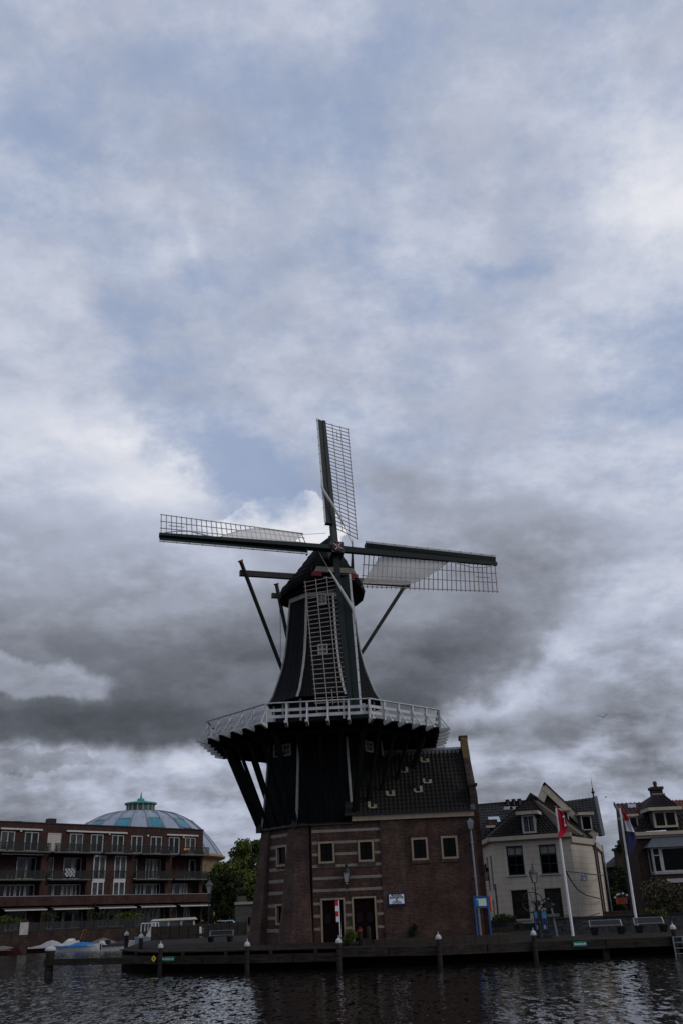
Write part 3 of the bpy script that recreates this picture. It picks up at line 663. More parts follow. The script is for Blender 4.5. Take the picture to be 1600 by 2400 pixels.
# --- stage: deck, joists with painted ends, railing, struts
SA, SZ = 7.2, 12.86
stage = MB(MF)
for k in range(8):
    stage.hexa([ov(3.1, k - 1, SZ - .05), ov(3.1, k, SZ - .05), ov(SA, k, SZ - .05), ov(SA, k - 1, SZ - .05), ov(3.1, k - 1, SZ), ov(3.1, k, SZ), ov(SA, k, SZ), ov(SA, k - 1, SZ)])
    for j in range(1, 12):           # deck planks read from below as shallow laths
        a = 3.4 + j * .33; A, Bv = Vector(ov(a, k - 1, SZ - .075)), Vector(ov(a, k, SZ - .075)); stage.beam(A, Bv, .27, .045)
    for a, h in ((5.9, .28), (4.6, .24)): stage.beam(ov(a, k - 1, SZ - .42), ov(a, k, SZ - .42), .22, h)
stage = stage.build('stage', blackwood, mill)
RT = 13.93
for k in range(8):
    A, Bv = Vector(ov(SA, k - 1, 0)), Vector(ov(SA, k, 0)); n_ = Vector((math.sin(R(45 * k)), -math.cos(R(45 * k)), 0)); tdir = (Bv - A).normalized()
    for j in range(5):
        P = A.lerp(Bv, j / 5)
        nj = n_ if j else (n_ + Vector((math.sin(R(45 * (k - 1))), -math.cos(R(45 * (k - 1))), 0))).normalized()
        # joist running out under the deck with a tapered, painted end
        mbj = MB(MF); I0 = P - nj * 3.7; mbj.beam(I0 + Vector((0, 0, SZ - .22)), P - nj * .05 + Vector((0, 0, SZ - .22)), .16, .26); mbj.build('joist', blackwood, stage)
        MB(MF).beam(P - nj * .05 + Vector((0, 0, SZ - .22)), P + nj * .62 + Vector((0, 0, SZ - .14)), .17, .27, w2=.17, h2=.12).build('joist_end', white, stage)
        MB(MF).beam(P + Vector((0, 0, SZ - .1)), P + Vector((0, 0, RT - .03)), .12, .12, up=nj).build('railing_post', white, stage)
        MB(MF).beam(P + nj * .52 + Vector((0, 0, SZ - .06)), P + nj * .06 + Vector((0, 0, SZ + .58)), .055, .055).build('railing_brace', white, stage)
    MB(MF).beam(A + Vector((0, 0, RT)), Bv + Vector((0, 0, RT)), .16, .06).build('handrail', white, stage)
    for z in (13.15, 13.52): MB(MF).beam(A - n_ * .08 + Vector((0, 0, z)), Bv - n_ * .08 + Vector((0, 0, z)), .04, .17).build('railing_board', white, stage)
for k in range(8):                   # raking struts from the foot of the smock
    for j in range(4):
        P = Vector(ov(6.15, k - 1, SZ - .45)).lerp(Vector(ov(6.15, k, SZ - .45)), j / 4); Q = Vector(ov(4.12, k - 1, 7.55)).lerp(Vector(ov(4.12, k, 7.55)), j / 4)
        w_ = .27 if j == 0 else .17
        MB(MF).beam(Q, P, w_, w_).build('stage_strut', blackwood, stage)
    Q = Vector(ov(4.15, k - 1, 7.5)); MB(MF).beam(Q + Vector((0, 0, -.22)), Q + Vector((0, 0, .22)), .30, .30).build('strut_shoe', weather if k == -1 else ironb, stage)
# --- cap
AZ = R(17.2); CF = Fr(XM, YM, AZ)
secs = [(-2.75, 1.42, 23.25, 26.0), (-2.3, 2.05, 22.95, 26.15), (-1.4, 2.62, 22.78, 26.3), (-.3, 2.86, 22.72, 26.3), (.9, 2.78, 22.72, 26.05), (2.0, 2.35, 22.75, 25.6), (2.9, 1.6, 22.85, 25.0), (3.4, .7, 23.1, 24.4)]
shape = [(1.0, -.07), (1.03, .0), (1.0, .075), (.90, .17), (.72, .34), (.53, .54), (.33, .76), (.14, .94), (.04, 1.0)]
rings = []
for v, w_, zr, zt in secs:
    h = zt - zr; ring = [(w_ * a, v, zr + h * b) for a, b in shape] + [(-w_ * a, v, zr + h * b) for a, b in shape[::-1]]
    ring += [(-w_ * .80, v * .92, zr - .30), (w_ * .80, v * .92, zr - .30)]
    rings.append(ring)
cap = MB(CF).loft(rings).build('cap', thatch, mill, smooth=False)
for j in range(6):                   # laths showing on the rounded eaves
    i0 = .10 + j * .13
    mb = MB(CF)
    for (v, w_, zr, zt), (v2, w2, zr2, zt2) in zip(secs[:-1], secs[1:]):
        for sgn in (-1, 1):
            def pt_(vv, ww, za, zb_):
                b = i0; a = None
                for (a0, b0), (a1, b1) in zip(shape, shape[1:]):
                    if b0 <= b <= b1: a = a0 + (a1 - a0) * (b - b0) / (b1 - b0)
                return Vector((sgn * ww * a * 1.008, vv, za + (zb_ - za) * b))
            mb.beam(pt_(v, w_, zr, zt), pt_(v2, w2, zr2, zt2), .05, .04)
    mb.build('cap_batten', thatch, cap)
fz = MB(CF)                          # green boarded front of the cap, in boards
for j in range(13):
    u = -1.40 + j * .225; 
    def topz(u):
        t = abs(u) / 1.42
        for (a0, b0), (a1, b1) in zip(shape[1:], shape[2:]):
            if a1 <= t <= a0: return 23.25 + 2.75 * (b0 + (b1 - b0) * (a0 - t) / (a0 - a1))
        return 25.95
    z1a, z1b = topz(u), topz(u + .21)
    fz.hexa([(u, -2.86 - .012 * (j % 2), 23.75), (u + .212, -2.86 - .012 * (j % 2), 23.75), (u + .212, -2.7, 23.75), (u, -2.7, 23.75), (u, -2.86 - .012 * (j % 2), z1a), (u + .212, -2.86 - .012 * (j % 2), z1b), (u + .212, -2.7, z1b), (u, -2.7, z1a)])
fz.build('front_boarding', greenwood, cap)
MB(CF).hexa([(-1.28, -2.96, 23.42), (1.62, -2.96, 23.42), (1.62, -2.76, 23.42), (-1.28, -2.76, 23.42), (-1.10, -2.96, 23.78), (1.42, -2.96, 23.78), (1.42, -2.76, 23.78), (-1.10, -2.76, 23.78)]).build('breast_beam', creamp, cap)
for a, b in ((-1.42, -.75), (1.0, 1.75)): MB(CF).box(a, b, -2.93, -2.72, 23.12, 23.40).build('red_beam_end', redp, cap)
MB(CF).box(-.75, 1.0, -2.55, -2.4, 22.9, 23.42).build('opening_shade', ironb, cap)
MB(CF).box(-.6, 1.5, -2.85, -2.75, 23.02, 23.10).build('winch_bar', weather, cap)
MB(CF).lathe([(2.55, 22.36), (2.55, 22.6)], 0, 0, 24).build('curb_ring', blackwood, cap)
MB(CF).tube([(-.05, -2.6, 25.9), (-.05, -2.6, 26.18)], [.12, .06], 8).build('finial', ironb, cap)
# --- tail: beams, braces, chain
tail = MB(CF).beam((-5.75, -.2, 23.98), (6.45, -.2, 23.92), .30, .38).build('cross_beam', olive, mill)
MB(CF).beam((-2.85, 3.0, 23.62), (2.85, 3.0, 23.62), .28, .34).build('short_cross_beam', olive, mill)
TB = Vector((0, 4.7, 14.0)); MB(CF).beam(TB, (0, 3.3, 24.2), .34, .34).build('tail_pole', darkpole, mill)
for p, ex in (((-5.45, -.45, 24.0), 1), ((6.15, -.45, 23.95), 0), ((-2.4, 2.75, 23.6), 1), ((2.4, 2.75, 23.6), 0)):
    P = Vector(p); d = (P - TB).normalized(); br = MB(CF).beam(TB, P + d * (.75 if ex else .1), .19, .19).build('tail_brace', darkpole if p[0] < 0 else olive, mill)
    if ex: MB(CF).beam(P + d * .72, P + d * .84, .19, .19, w2=.32, h2=.32).build('brace_cap', redp, br)
MB(CF).beam(TB - Vector((.5, 0, 0)), TB + Vector((.5, 0, 0)), .4, .4).build('capstan', darkpole, mill)
MB(CF).tube([(-2.35, 2.9, 23.6), (-2.25, 2.95, 22.0), (-2.28, 2.9, 20.0), (-2.35, 2.75, 18.6)], .02, 5).build('chain', ironb, mill)
# --- sails
TL = R(12.6); RHO = R(-1.0)
NN = Vector((math.sin(AZ) * math.cos(TL), -math.cos(AZ) * math.cos(TL), math.sin(TL))); RV = Vector((math.cos(AZ), math.sin(AZ), 0)); UV_ = NN.cross(RV)
HUB = at(787, 1291, 56.2)
class SFr:                           # sail frame: r outwards, t to the lattice side, k forward
    def __init__(s, ang): s.d = RV * math.cos(ang + RHO) + UV_ * math.sin(ang + RHO); s.c = s.d.cross(NN)
    def w(s, r, t, k): return HUB + s.d * r + s.c * t + NN * k
LS = 11.44
def bar_k(r, t):                     # weather: the lattice twists back, more so near the hub
    f = (r - 1.9) / (LS - 1.9); return -t * (.56 * (1 - f) + .22 * f)
for i, (ang, kind) in enumerate(((90, 'roll'), (180, 'set'), (270, 'roll'), (0, 'set'))):
    f = SFr(R(ang)); kk = .22 if i % 2 else -.12          # one stock passes in front of the other
    sail = MB(f).beam((0, 0, kk), (LS + .08, 0, kk * .3), .36, .40, up=NN, w2=.25, h2=.24).build('sail', greenwood, mill)
    sail['label'] = ('top sail standing upright with its canvas rolled', 'left sail with canvas set near the hub', 'bottom sail hanging in front of the smock', 'right sail with canvas set near the hub')[i]
    nb_ = 30
    for j in range(nb_):
        r = 1.95 + (LS - .05 - 1.95) * j / (nb_ - 1)
        MB(f).beam((r, -.12, bar_k(r, -.12) + kk * .3), (r, 2.03, bar_k(r, 2.03)), .05, .035).build('sail_bar', lathm, sail)
    for t in (.68, 1.32, 1.95):
        mb = MB(f); N = 10
        for a in range(N):
            r0 = 1.85 + (LS + .02 - 1.85) * a / N; r1 = 1.85 + (LS + .02 - 1.85) * (a + 1) / N
            mb.beam((r0, t, bar_k(r0, t) + .03), (r1, t, bar_k(r1, t) + .03), .045, .03)
        mb.build('sail_lath', lathm, sail)
    MB(f).beam((9.9, 1.0, bar_k(10, 1) + .03), (10.9, 1.0, bar_k(10.9, 1) + .03), .04, .03).build('short_lath', lathm, sail)
    # wind board: dark plank and pale outer edge, lifted towards the wind
    MB(f).hexa([(2.0, -.16, .02), (LS + .05, -.14, .02), (LS + .05, -.14, .07), (2.0, -.16, .07), (2.0, -.62, .30), (LS + .05, -.50, .16), (LS + .05, -.50, .21), (2.0, -.62, .35)]).build('wind_board', greenwood, sail)
    eb = MB(f).hexa([(2.0, -.60, .28), (LS + .06, -.48, .14), (LS + .06, -.48, .22), (2.0, -.60, .37), (2.0, -.72, .34), (LS + .06, -.60, .20), (LS + .06, -.60, .26), (2.0, -.72, .42)]); 
    eb.build('edge_board', white, sail)
    for j in range(12):
        r = 2.4 + j * .8; MB(f).box(r, r + .04, -.735 + .01 * j, -.66 + .01 * j, .34 - .012 * j, .41 - .012 * j).build('cleat', ironb, sail)
    MB(f).box(2.0, 2.06, -.62, -.1, .02, .3).build('end_bracket', greenwood, sail)
    if kind == 'set':
        n1, n2 = 16, 7; V = []
        inner = [(1.9, 1.72), (2.35, 1.25), (2.75, .72), (3.05, .14)]; mb = MB(f)
        def outl(s_):                # width of the canvas at radius r
            return s_
        rows = []
        for a in range(n1 + 1):
            r = 1.9 + (7.9 - 1.9) * a / n1
            lo = max(.12, .14 + (3.05 - r) / 1.15 * 1.58) if r < 3.05 else .12
            hi = 1.78 if r < 4.7 else 1.78 - 1.62 * ((r - 4.7) / 3.2) ** 1.55
            hi = max(hi, lo + .02); rows.append([(r, lo + (hi - lo) * b / n2, bar_k(r, lo + (hi - lo) * b / n2) + .07 + .10 * math.sin(math.pi * b / n2) * math.sin(math.pi * a / n1) + .01 * math.sin(a * 2.1 + b)) for b in range(n2 + 1)])
        for a in range(n1):
            for b in range(n2): mb.poly([rows[a][b], rows[a + 1][b], rows[a + 1][b + 1], rows[a][b + 1]])
        mb.build('canvas', cloth, sail, smooth=True)
        edge = [rows[a][n2] for a in range(n1 + 1)]; MB(f).tube([(p[0], p[1], p[2] + .02) for p in edge], .028, 6).build('canvas_edge_rope', cloth, sail)
        MB(f).tube([(7.9, .14, .1), (8.8, .30, .12), (9.6, .48, .10), (10.4, .40, .1), (11.2, .2, .1)], .045, 6).build('gathered_canvas', cloth, sail)
        MB(f).tube([(1.9, 1.72, bar_k(1.9, 1.72) + .1), (.6, 1.3, .1)], .015, 5).build('rope', lathm, sail)
    else:
        MB(f).tube([(5.9, -.64, .30), (5.0, -.70, .38), (4.5, -.56, .44), (3.6, -.12, .46), (2.6, .32, .42), (1.7, .68, .30)], [.03, .07, .10, .09, .075, .03], 8).build('rolled_canvas', cloth, sail, smooth=True)
        MB(f).tube([(1.7, .68, .30), (.9, 1.0, .2), (.1, 1.25, .1)], .02, 5).build('rope', lathm, sail)
class HFr:
    def w(s, r, t, k): return HUB + RV * r + UV_ * t + NN * k
hf = HFr()
shaft = MB(hf).box(-.42, .42, -.42, .42, -.5, .48)
shaft.tube([(0, 0, -3.2), (0, 0, -.4)], .38, 10); shaft = shaft.build('windshaft', ironb, mill)
MB(hf).prism([(.40 * math.cos(R(22.5 + 45 * j)), .40 * math.sin(R(22.5 + 45 * j)), .48) for j in range(8)], (0, 0, .06)).build('hub_plate', greenwood, shaft)
for j in range(8):
    a = R(45 * j + 10); d = Vector((math.cos(a), math.sin(a), 0)); b = Vector((-d.y, d.x, 0))
    MB(hf).prism([d * .06 + b * .022 + Vector((0, 0, .545)), d * .35 + b * .012 + Vector((0, 0, .545)), d * .35 - b * .012 + Vector((0, 0, .545)), d * .06 - b * .022 + Vector((0, 0, .545))], (0, 0, .02)).build('star_ray', whitec if j % 2 else redp, shaft)
MB(hf).tube([(0, 0, .54), (0, 0, .59)], .06, 10).build('star_centre', redp, shaft)
for sx_ in (-1, 1): MB(hf).box(-.75 * 1 if sx_ < 0 else .42, -.42 if sx_ < 0 else .75, .12, .22, .05, .15).build('wedge', ironb, shaft)

# ================================================================== brick storehouse built against the mill
FY = -4.45
store = thing('mill_storehouse', 'brick storehouse with dark tiled roof built against the right side of the windmill', 'building', MF.w(4.0, FY, 1.2), DEL)
def spx(x0, x1, y0, y1, v=FY):
    u0, za = MF.px(x0, (y0), v); u1, zb = MF.px(x1, y1, v); return u0, u1, zb, za
SW = [spx(746, 785, 1973, 2023), spx(837, 877, 1969.5, 2019), spx(962, 1004, 1964, 2015.5), spx(1031, 1074, 1960, 2012)]
SD = [spx(751, 811, 2106, 2203), spx(823, 885, 2102, 2202)]
SD = [(a, b, 1.02, d) for a, b, c, d in SD]
UL, UP1, UP2, UR = -.74, 3.18, 4.54, 8.93
ZE = 7.62
wl = MB(MF); wl.holes(UL, UP1, 1.0, 7.33, [h for h in SW[:2] + SD], v=FY, depth=.25); wl.poly([(1.72, FY, 7.33), (UP1, FY, 7.33), (UP1, FY, ZE), (1.72, FY, ZE)])
wl.poly([(UL, FY, 1.0), (UL, FY, 7.33), (UL, FY + 1.2, 7.33), (UL, FY + 1.2, 1.0)])
MB(MF).hexa([(UL - .08, FY - .08, 7.33), (1.70, FY - .08, 7.33), (1.70, -3.9, 7.36), (UL - .08, -3.9, 7.36), (UL - .08, FY - .06, 7.40), (1.70, FY - .06, 7.40), (1.70, -3.9, 7.62), (UL - .08, -3.9, 7.62)]).build('lead_weathering', ironb, store)
wl.build('entrance_wall', brick, store)
wp_ = MB(MF); wp_.box(UP1, UP2, FY - .06, FY + .3, 1.0, ZE); wp_.build('pilaster', brickpale, store)
wr = MB(MF); wr.holes(UP2, UR, 1.0, ZE, SW[2:], v=FY, depth=.25); wr.build('front_wall', brick, store)
EY, RY, RZ, EZ = FY - .14, -1.25, 11.78, 7.80
gb = MB(MF)                          # right gable end and back
gb.prism([(UR, FY, 1.0), (UR, -FY - 2.5, 1.0), (UR, -FY - 2.5, 8.6), (UR, RY + .1, RZ + .2), (UR, FY, 8.6)], (-.32, 0, 0))
gb.poly([(UR, -FY - 2.5, 1.0), (1.5, -FY - 2.5, 1.0), (1.5, -FY - 2.5, 7.9), (UR, -FY - 2.5, 7.9)])
gb.build('gable_wall', brick, store)
# raised parapet of the gable, following the slope, with shoulder and top block
sl = Vector((0, RY - FY, RZ - ZE)).normalized()
PX0, PX1 = 8.50, 8.88
pr = MB(MF)
pr.prism([(PX0, FY - .02, 7.7), (PX0, FY - .02, 9.15), (PX0, FY + .62, 9.15), (PX0, RY - .18, RZ + .75), (PX0, RY + .35, RZ + .75), (PX0, RY + .35, RZ - .3), (PX0, RY, RZ - .3), (PX0, FY + .3, 7.7)], (PX1 - PX0, 0, 0))
par = pr.build('gable_parapet', brickbrown, store)
MB(MF).box(PX0 - .08, PX1 + .10, FY - .08, FY + .60, 9.15, 9.28).build('shoulder_cap', brickbrown, par)
MB(MF).box(PX0 - .10, PX1 + .06, RY - .25, RY + .42, RZ + .55, RZ + .78).build('top_cap', brickbrown, par)
ov_ = mat('ochre_lichen', (.10, .065, .018), .9, var=.5, vscale=6)
zz = lambda y: 9.15 + (y - (FY + .62)) * (RZ + .75 - 9.15) / (RY - .18 - FY - .62) + .015
MB(MF).hexa([(PX0 - .02, RY - 1.25, zz(RY - 1.25) - .5), (PX1 + .02, RY - 1.25, zz(RY - 1.25) - .5), (PX1 + .02, RY - .26, zz(RY - .26) - .5), (PX0 - .02, RY - .26, zz(RY - .26) - .5), (PX0 - .02, RY - 1.25, zz(RY - 1.25)), (PX1 + .02, RY - 1.25, zz(RY - 1.25)), (PX1 + .02, RY - .26, zz(RY - .26)), (PX0 - .02, RY - .26, zz(RY - .26))]).build('lichen_patch', ov_, par)
# gutter board, gutter, eaves
MB(MF).box(1.62, 8.62, FY - .16, FY + .0, 7.46, 7.74).build('eaves_board', tan, store)
MB(MF).box(1.62, 8.60, FY - .26, FY - .10, 7.745, 7.83).build('gutter', ironb, store)
MB(MF).box(8.45, 8.72, FY - .25, FY - .02, 7.76, 8.08).build('lead_box', lead, store)
# roof: battens under, pantiles over
th = math.atan2(RZ - EZ, RY - EY); ud, nd = Vector((0, math.cos(th), math.sin(th))), Vector((0, -math.sin(th), math.cos(th)))
SLEN = math.hypot(RZ - EZ, RY - EY)
bs = MB(MF); e0, e1 = Vector((1.2, EY, EZ)), Vector((8.52, EY, EZ))
bs.hexa([e0 - nd * .1, e1 - nd * .1, e1 - nd * .1 + ud * SLEN, e0 - nd * .1 + ud * SLEN, e0 - nd * .02, e1 - nd * .02, e1 - nd * .02 + ud * SLEN, e0 - nd * .02 + ud * SLEN])
roof = bs.build('roof', tile, store)
MB(MF).hexa([(1.2, RY, RZ - .1), (8.52, RY, RZ - .1), (8.52, 1.95, 7.7), (1.2, 1.95, 7.7), (1.2, RY, RZ), (8.52, RY, RZ), (8.52, 2.05, 7.8), (1.2, 2.05, 7.8)]).build('rear_roof_slope', tile, store)
TW, NR = .252, 16; TR = SLEN / NR
def tile_mesh():
    prof = [(-.010, .0), (.03, -.022), (.08, -.012), (.125, .022), (.175, .045), (.225, .032), (.262, .004)]
    v, f = [], []
    for yy, lift in ((0.0, .034), (TR * 1.12, .0)):
        for x, z in prof: v.append((x, yy, z + lift))
    for x, z in prof: v.append((x, 0.0, z + .034 - .028))
    n = len(prof)
    for i in range(n - 1): f.append((i, i + 1, n + i + 1, n + i)); f.append((2 * n + i, 2 * n + i + 1, i + 1, i))
    me = bpy.data.meshes.new('pantile'); me.from_pydata(v, [], f)
    u = me.uv_layers.new(name='UVMap').data
    for p in me.polygons:
        p.use_smooth = True
        for li in p.loop_indices: co = me.vertices[me.loops[li].vertex_index].co; u[li].uv = (co.x, co.y)
    me.materials.append(tile); return me
tme = tile_mesh(); ncol = int((8.5 - 1.75) / TW)
MR = Matrix((Vector((1, 0, 0)), ud, nd)).transposed().to_4x4()
cells = [(r, c) for r in range(NR) for c in range(ncol)]
vis = lambda r, c: c >= (0 if r < 5 else 2 + (r - 5) * .9)          # the smock and stage hide the upper left
show = sorted([x for x in cells if vis(*x)], key=lambda x: (x[0], -x[1]))
parts, rest = set(show[:299]), [x for x in cells if x not in set(show[:299])]
rt = random.Random(11); inv = MW[store.name].inverted() @ Matrix.Translation(Vector((XM, YM, 0))) @ Matrix.Rotation(DEL, 4, 'Z')
def tile_tf(r, c):
    p = Vector((8.47 - (c + 1) * TW, EY, EZ)) + ud * (r * TR - .06) + nd * (.02 + rt.uniform(-.004, .006))
    return inv @ Matrix.Translation(p) @ MR @ Matrix.Rotation(rt.uniform(-.02, .02), 4, 'Z')
vv, ff = [], []
for (r, c) in rest:
    T_ = tile_tf(r, c); o0 = len(vv)
    vv += [tuple(T_ @ v.co) for v in tme.vertices]; ff += [tuple(o0 + i for i in p.vertices) for p in tme.polygons]
me = bpy.data.meshes.new('pantiles'); me.from_pydata(vv, [], ff); me.materials.append(tile); me.uv_layers.new(name='UVMap')
o = bpy.data.objects.new('pantiles', me); COL.objects.link(o); o.parent = store; o['kind'] = 'stuff'
for (r, c) in sorted(parts):
    o = bpy.data.objects.new('pantile', tme); COL.objects.link(o); o.parent = roof; o.matrix_local = tile_tf(r, c)
rc = MB(MF)
for j in range(24):
    u = 1.4 + j * .30; rc.tube([(u, RY, RZ - .02), (u + .31, RY, RZ + .0)], [.15, .135], 8)
rc.build('ridge_tiles', zinc, store)
for j in range(26):                  # mortar and lead skirt below the ridge
    u = 1.85 + j * .252
    MB(MF).hexa([Vector((u, EY, EZ)) + ud * (SLEN - .42) + nd * .05, Vector((u + .16, EY, EZ)) + ud * (SLEN - .42) + nd * .05, Vector((u + .19, EY, EZ)) + ud * (SLEN - .05) + nd * .07, Vector((u - .02, EY, EZ)) + ud * (SLEN - .05) + nd * .07,
                 Vector((u, EY, EZ)) + ud * (SLEN - .42) + nd * .08, Vector((u + .16, EY, EZ)) + ud * (SLEN - .42) + nd * .08, Vector((u + .19, EY, EZ)) + ud * (SLEN - .05) + nd * .10, Vector((u - .02, EY, EZ)) + ud * (SLEN - .05) + nd * .10]).build('lead_lap', lead, store)
# pale flashings round the pipes and struts that pierce the roof
def roof_pt(x, y):                   # where a line of sight meets the roof plane -> (u, along slope)
    r = ray(x, y); o_ = Vector((0, 0, HC)); a_ = -DEL
    def loc(p): q = Vector((p.x - XM, p.y - YM)) if False else None
    ol = Vector(MF.l(o_)); rl = Vector((r.x * MF.c + r.y * MF.s, -r.x * MF.s + r.y * MF.c, r.z))
    t = (Vector((0, EY, EZ)) - ol).dot(nd) / rl.dot(nd); p = ol + rl * t
    return p.x, (p - Vector((0, EY, EZ))).dot(ud)
for x, y, pipe in ((872, 1889, 0), (914, 1860, 0), (979, 1852, 1), (1000, 1831, 0), (945, 1806, 0), (994, 1782, 0)):
    u, sl_ = roof_pt(x, y); o_ = Vector((u, EY, EZ)) + ud * sl_ + nd * .085
    mb = MB(MF)
    def slab(u0, u1, s0, s1, t_=.03):
        X = Vector((1, 0, 0)); q = [o_ + X * u0 + ud * s0, o_ + X * u1 + ud * s0, o_ + X * u1 + ud * s1, o_ + X * u0 + ud * s1]; mb.hexa(q + [p + nd * t_ for p in q])
    k1, k2, k3 = rt.uniform(.05, .26), rt.uniform(.0, .28), rt.uniform(.0, .10)
    slab(-.27, -.13 + k3 * .4, -.20, k1); slab(.12 - k3 * .5, .26, -.20, k2); slab(-.25 + k3, .27, -.29, -.20)
    fl = mb.build('pipe_flashing', mossy, store)
    if pipe: MB(MF).tube([o_, o_ + Vector((0, 0, .62))], .10, 10).tube([o_ + Vector((0, 0, .60)), o_ + Vector((0, 0, .70))], .14, 10).build('vent_pipe', ironb, fl)
# stone bands on the entrance wall, broken by openings; each run is a part
for z in BANDZ:
    cuts = sorted([(h[0] - .02, h[1] + .02) for h in SW[:2] + SD if h[2] - .12 < z < h[3] + .16]); a = UL + .02
    for c0, c1 in cuts + [(UP1 - .01, None)]:
        if c0 - a > .12:
            n = max(1, round((c0 - a) / .9)); 
            for j in range(n): MB(MF).box(a + (c0 - a) * j / n + .004, a + (c0 - a) * (j + 1) / n - .004, FY - .015, FY + .05, z - .075, z + .075).build('stone_band', stone, store)
        if c1: a = c1
for h in SW:
    w_ = window(store, MF, h[0], h[1], h[2], h[3], v=FY + .10, fw=.11, fmat=tan, dep=.16)
    um, H = (h[0] + h[1]) / 2, h[3] - h[2]; MB(MF).box(um - .015, um + .015, FY + .07, FY + .098, h[2] + .1, h[3] - .1).build('glazing_bar', doorred, w_)
    for k in (1, 2): MB(MF).box(h[0] + .1, h[1] - .1, FY + .075, FY + .096, h[2] + H * k / 3 - .012, h[2] + H * k / 3 + .012).build('glazing_bar', doorred, w_)
    for j in range(12):              # soldier course sill, brick on edge
        du = (h[1] - h[0] + .12) / 12; MB(MF).box(h[0] - .06 + j * du + .006, h[0] - .06 + (j + 1) * du - .006, FY - .05, FY + .1, h[2] - .17, h[2] - .01).build('sill_brick', brickpale, w_)
    for j in range(14):
        du = (h[1] - h[0] + .16) / 14; MB(MF).box(h[0] - .08 + j * du + .006, h[0] - .08 + (j + 1) * du - .006, FY - .012, FY + .1, h[3] + .01, h[3] + .20).build('lintel_brick', brick, w_)
for h in SD:
    fr_ = MB(MF); fw = .10
    fr_.box(h[0], h[0] + fw, FY - .02, FY + .14, h[2], h[3]).box(h[1] - fw, h[1], FY - .02, FY + .14, h[2], h[3]).box(h[0] + fw, h[1] - fw, FY - .02, FY + .14, h[3] - fw, h[3])
    fo = fr_.build('door_frame', tan, store)
    mid = (h[0] + h[1]) / 2
    for a, b in ((h[0] + fw, mid - .01), (mid + .01, h[1] - fw)):
        dm = MB(MF); dm.box(a, b, FY + .12, FY + .17, h[2], h[3] - fw)
        for (p0, p1) in ((.08, .40), (.46, .70), (.76, .95)):
            H = h[3] - fw - h[2]; z0, z1 = h[2] + H * p0, h[2] + H * p1
            for (x0, x1, y0, y1) in ((a + .08, b - .08, z0, z0 + .05), (a + .08, b - .08, z1 - .05, z1), (a + .08, a + .13, z0, z1), (b - .13, b - .08, z0, z1)): dm.box(x0, x1, FY + .095, FY + .121, y0, y1)
        d_ = dm.build('door', doorred, store); H = h[3] - fw - h[2]
        MB(MF).box(a + .13, b - .13, FY + .10, FY + .118, h[2] + H * .48, h[2] + H * .69).build('pane', glass, d_)
    for j in range(26):
        du = (h[1] - h[0] + .2) / 26; MB(MF).box(h[0] - .1 + j * du + .006, h[0] - .1 + (j + 1) * du - .006, FY - .012, FY + .1, h[3] + .01, h[3] + .22).build('lintel_brick', brick, fo)
# drainpipe with hopper
u_, z_ = MF.px(1100, 1925, FY - .12)
hp = MB(MF).hexa([(u_ - .12, FY - .30, 6.75), (u_ + .12, FY - .30, 6.75), (u_ + .12, FY - .02, 6.75), (u_ - .12, FY - .02, 6.75), (u_ - .19, FY - .34, 7.15), (u_ + .19, FY - .34, 7.15), (u_ + .19, FY - .02, 7.15), (u_ - .19, FY - .02, 7.15)]).prism([(u_ - .19, FY - .34, 7.15), (u_ + .19, FY - .34, 7.15), (u_, FY - .34, 7.34)], (0, .3, 0)).build('pipe_hopper', zinc, store)
MB(MF).tube([(u_, FY - .16, 6.8), (u_ + .02, FY - .16, 4.0), (u_ + .03, FY - .16, 1.2)], .065, 8).build('drainpipe', zinc, store)
for z in (2.2, 4.2, 6.0): MB(MF).box(u_ - .07, u_ + .11, FY - .23, FY - .02, z, z + .06).build('pipe_clip', zinc, store)

# ================================================================== left: flats across the inlet
AF0 = at(60, 1996, 121.0); AF = Fr(AF0.x, AF0.y, R(47.0))
flats = thing('apartment_block', 'long four-storey red-brown brick apartment block with balconies across the inlet', 'apartment block', AF.w(12, 0, 0), AF.a)
def ax(x, y=2010): return AF.px(x, y)[0]
def zpx(y, x=240): return AF.px(x, y)[1]
def z3(px_, py_): return AF.px(px_ / 2.529, 1820 + py_ / 2.529)   # read from a 2.529x enlargement of the photo
UEND = z3(1203, 500)[0]; U_L = -22.0
ROOFZ = z3(600, 294)[1]; S1 = z3(700, 456)[1]; S2 = z3(640, 608)[1]; PT = z3(640, 702)[1]; PB = z3(640, 757)[1]; GZ = 2.35
tops = [(5, 88), (147, 230), (283, 365), (415, 493), (540, 614), (666, 736), (780, 847), (895, 962), (1003, 1066), (1100, 1161)]
ztop = lambda a: z3(a, 322 + a * .035)[1]
H4 = []
for a, b in tops: H4.append((z3(a, 380)[0], z3(b, 380)[0], S1 + .08, S1 + 2.35))
H4 = [(z3(-140, 380)[0], z3(-60, 380)[0], S1 + .08, S1 + 2.35)] + H4
rec3 = [(-300, -30), (0, 243), (290, 512), (795, 983), (1020, 1190)]; fr3 = [(555, 628), (680, 750)]
H3 = [(z3(a, 530)[0], z3(b, 530)[0], S2 + .02, S1 - .30) for a, b in rec3 + fr3]
H2 = [(z3(a, 650)[0], z3(b, 650)[0], PT - .1, S2 - .30) for a, b in [(-300, -30), (0, 236), (287, 508), (790, 980), (1015, 1182)] + [(545, 617), (672, 742)]]
H1 = [(z3(a, 800)[0], z3(b, 800)[0], GZ, PB - .25) for a, b in [(-300, -20), (0, 245), (283, 520), (555, 775), (805, 1006), (1038, 1190)]]
wall = MB(AF)
for z0, z1, hs in ((S1, ROOFZ, H4), (S2, S1, H3), (PT - .3, S2, H2)): wall.holes(U_L, UEND, z0, z1, hs, v=0, depth=.18)
wall.holes(U_L, UEND, -1.0, PT - .3, H1, v=0, depth=.18)
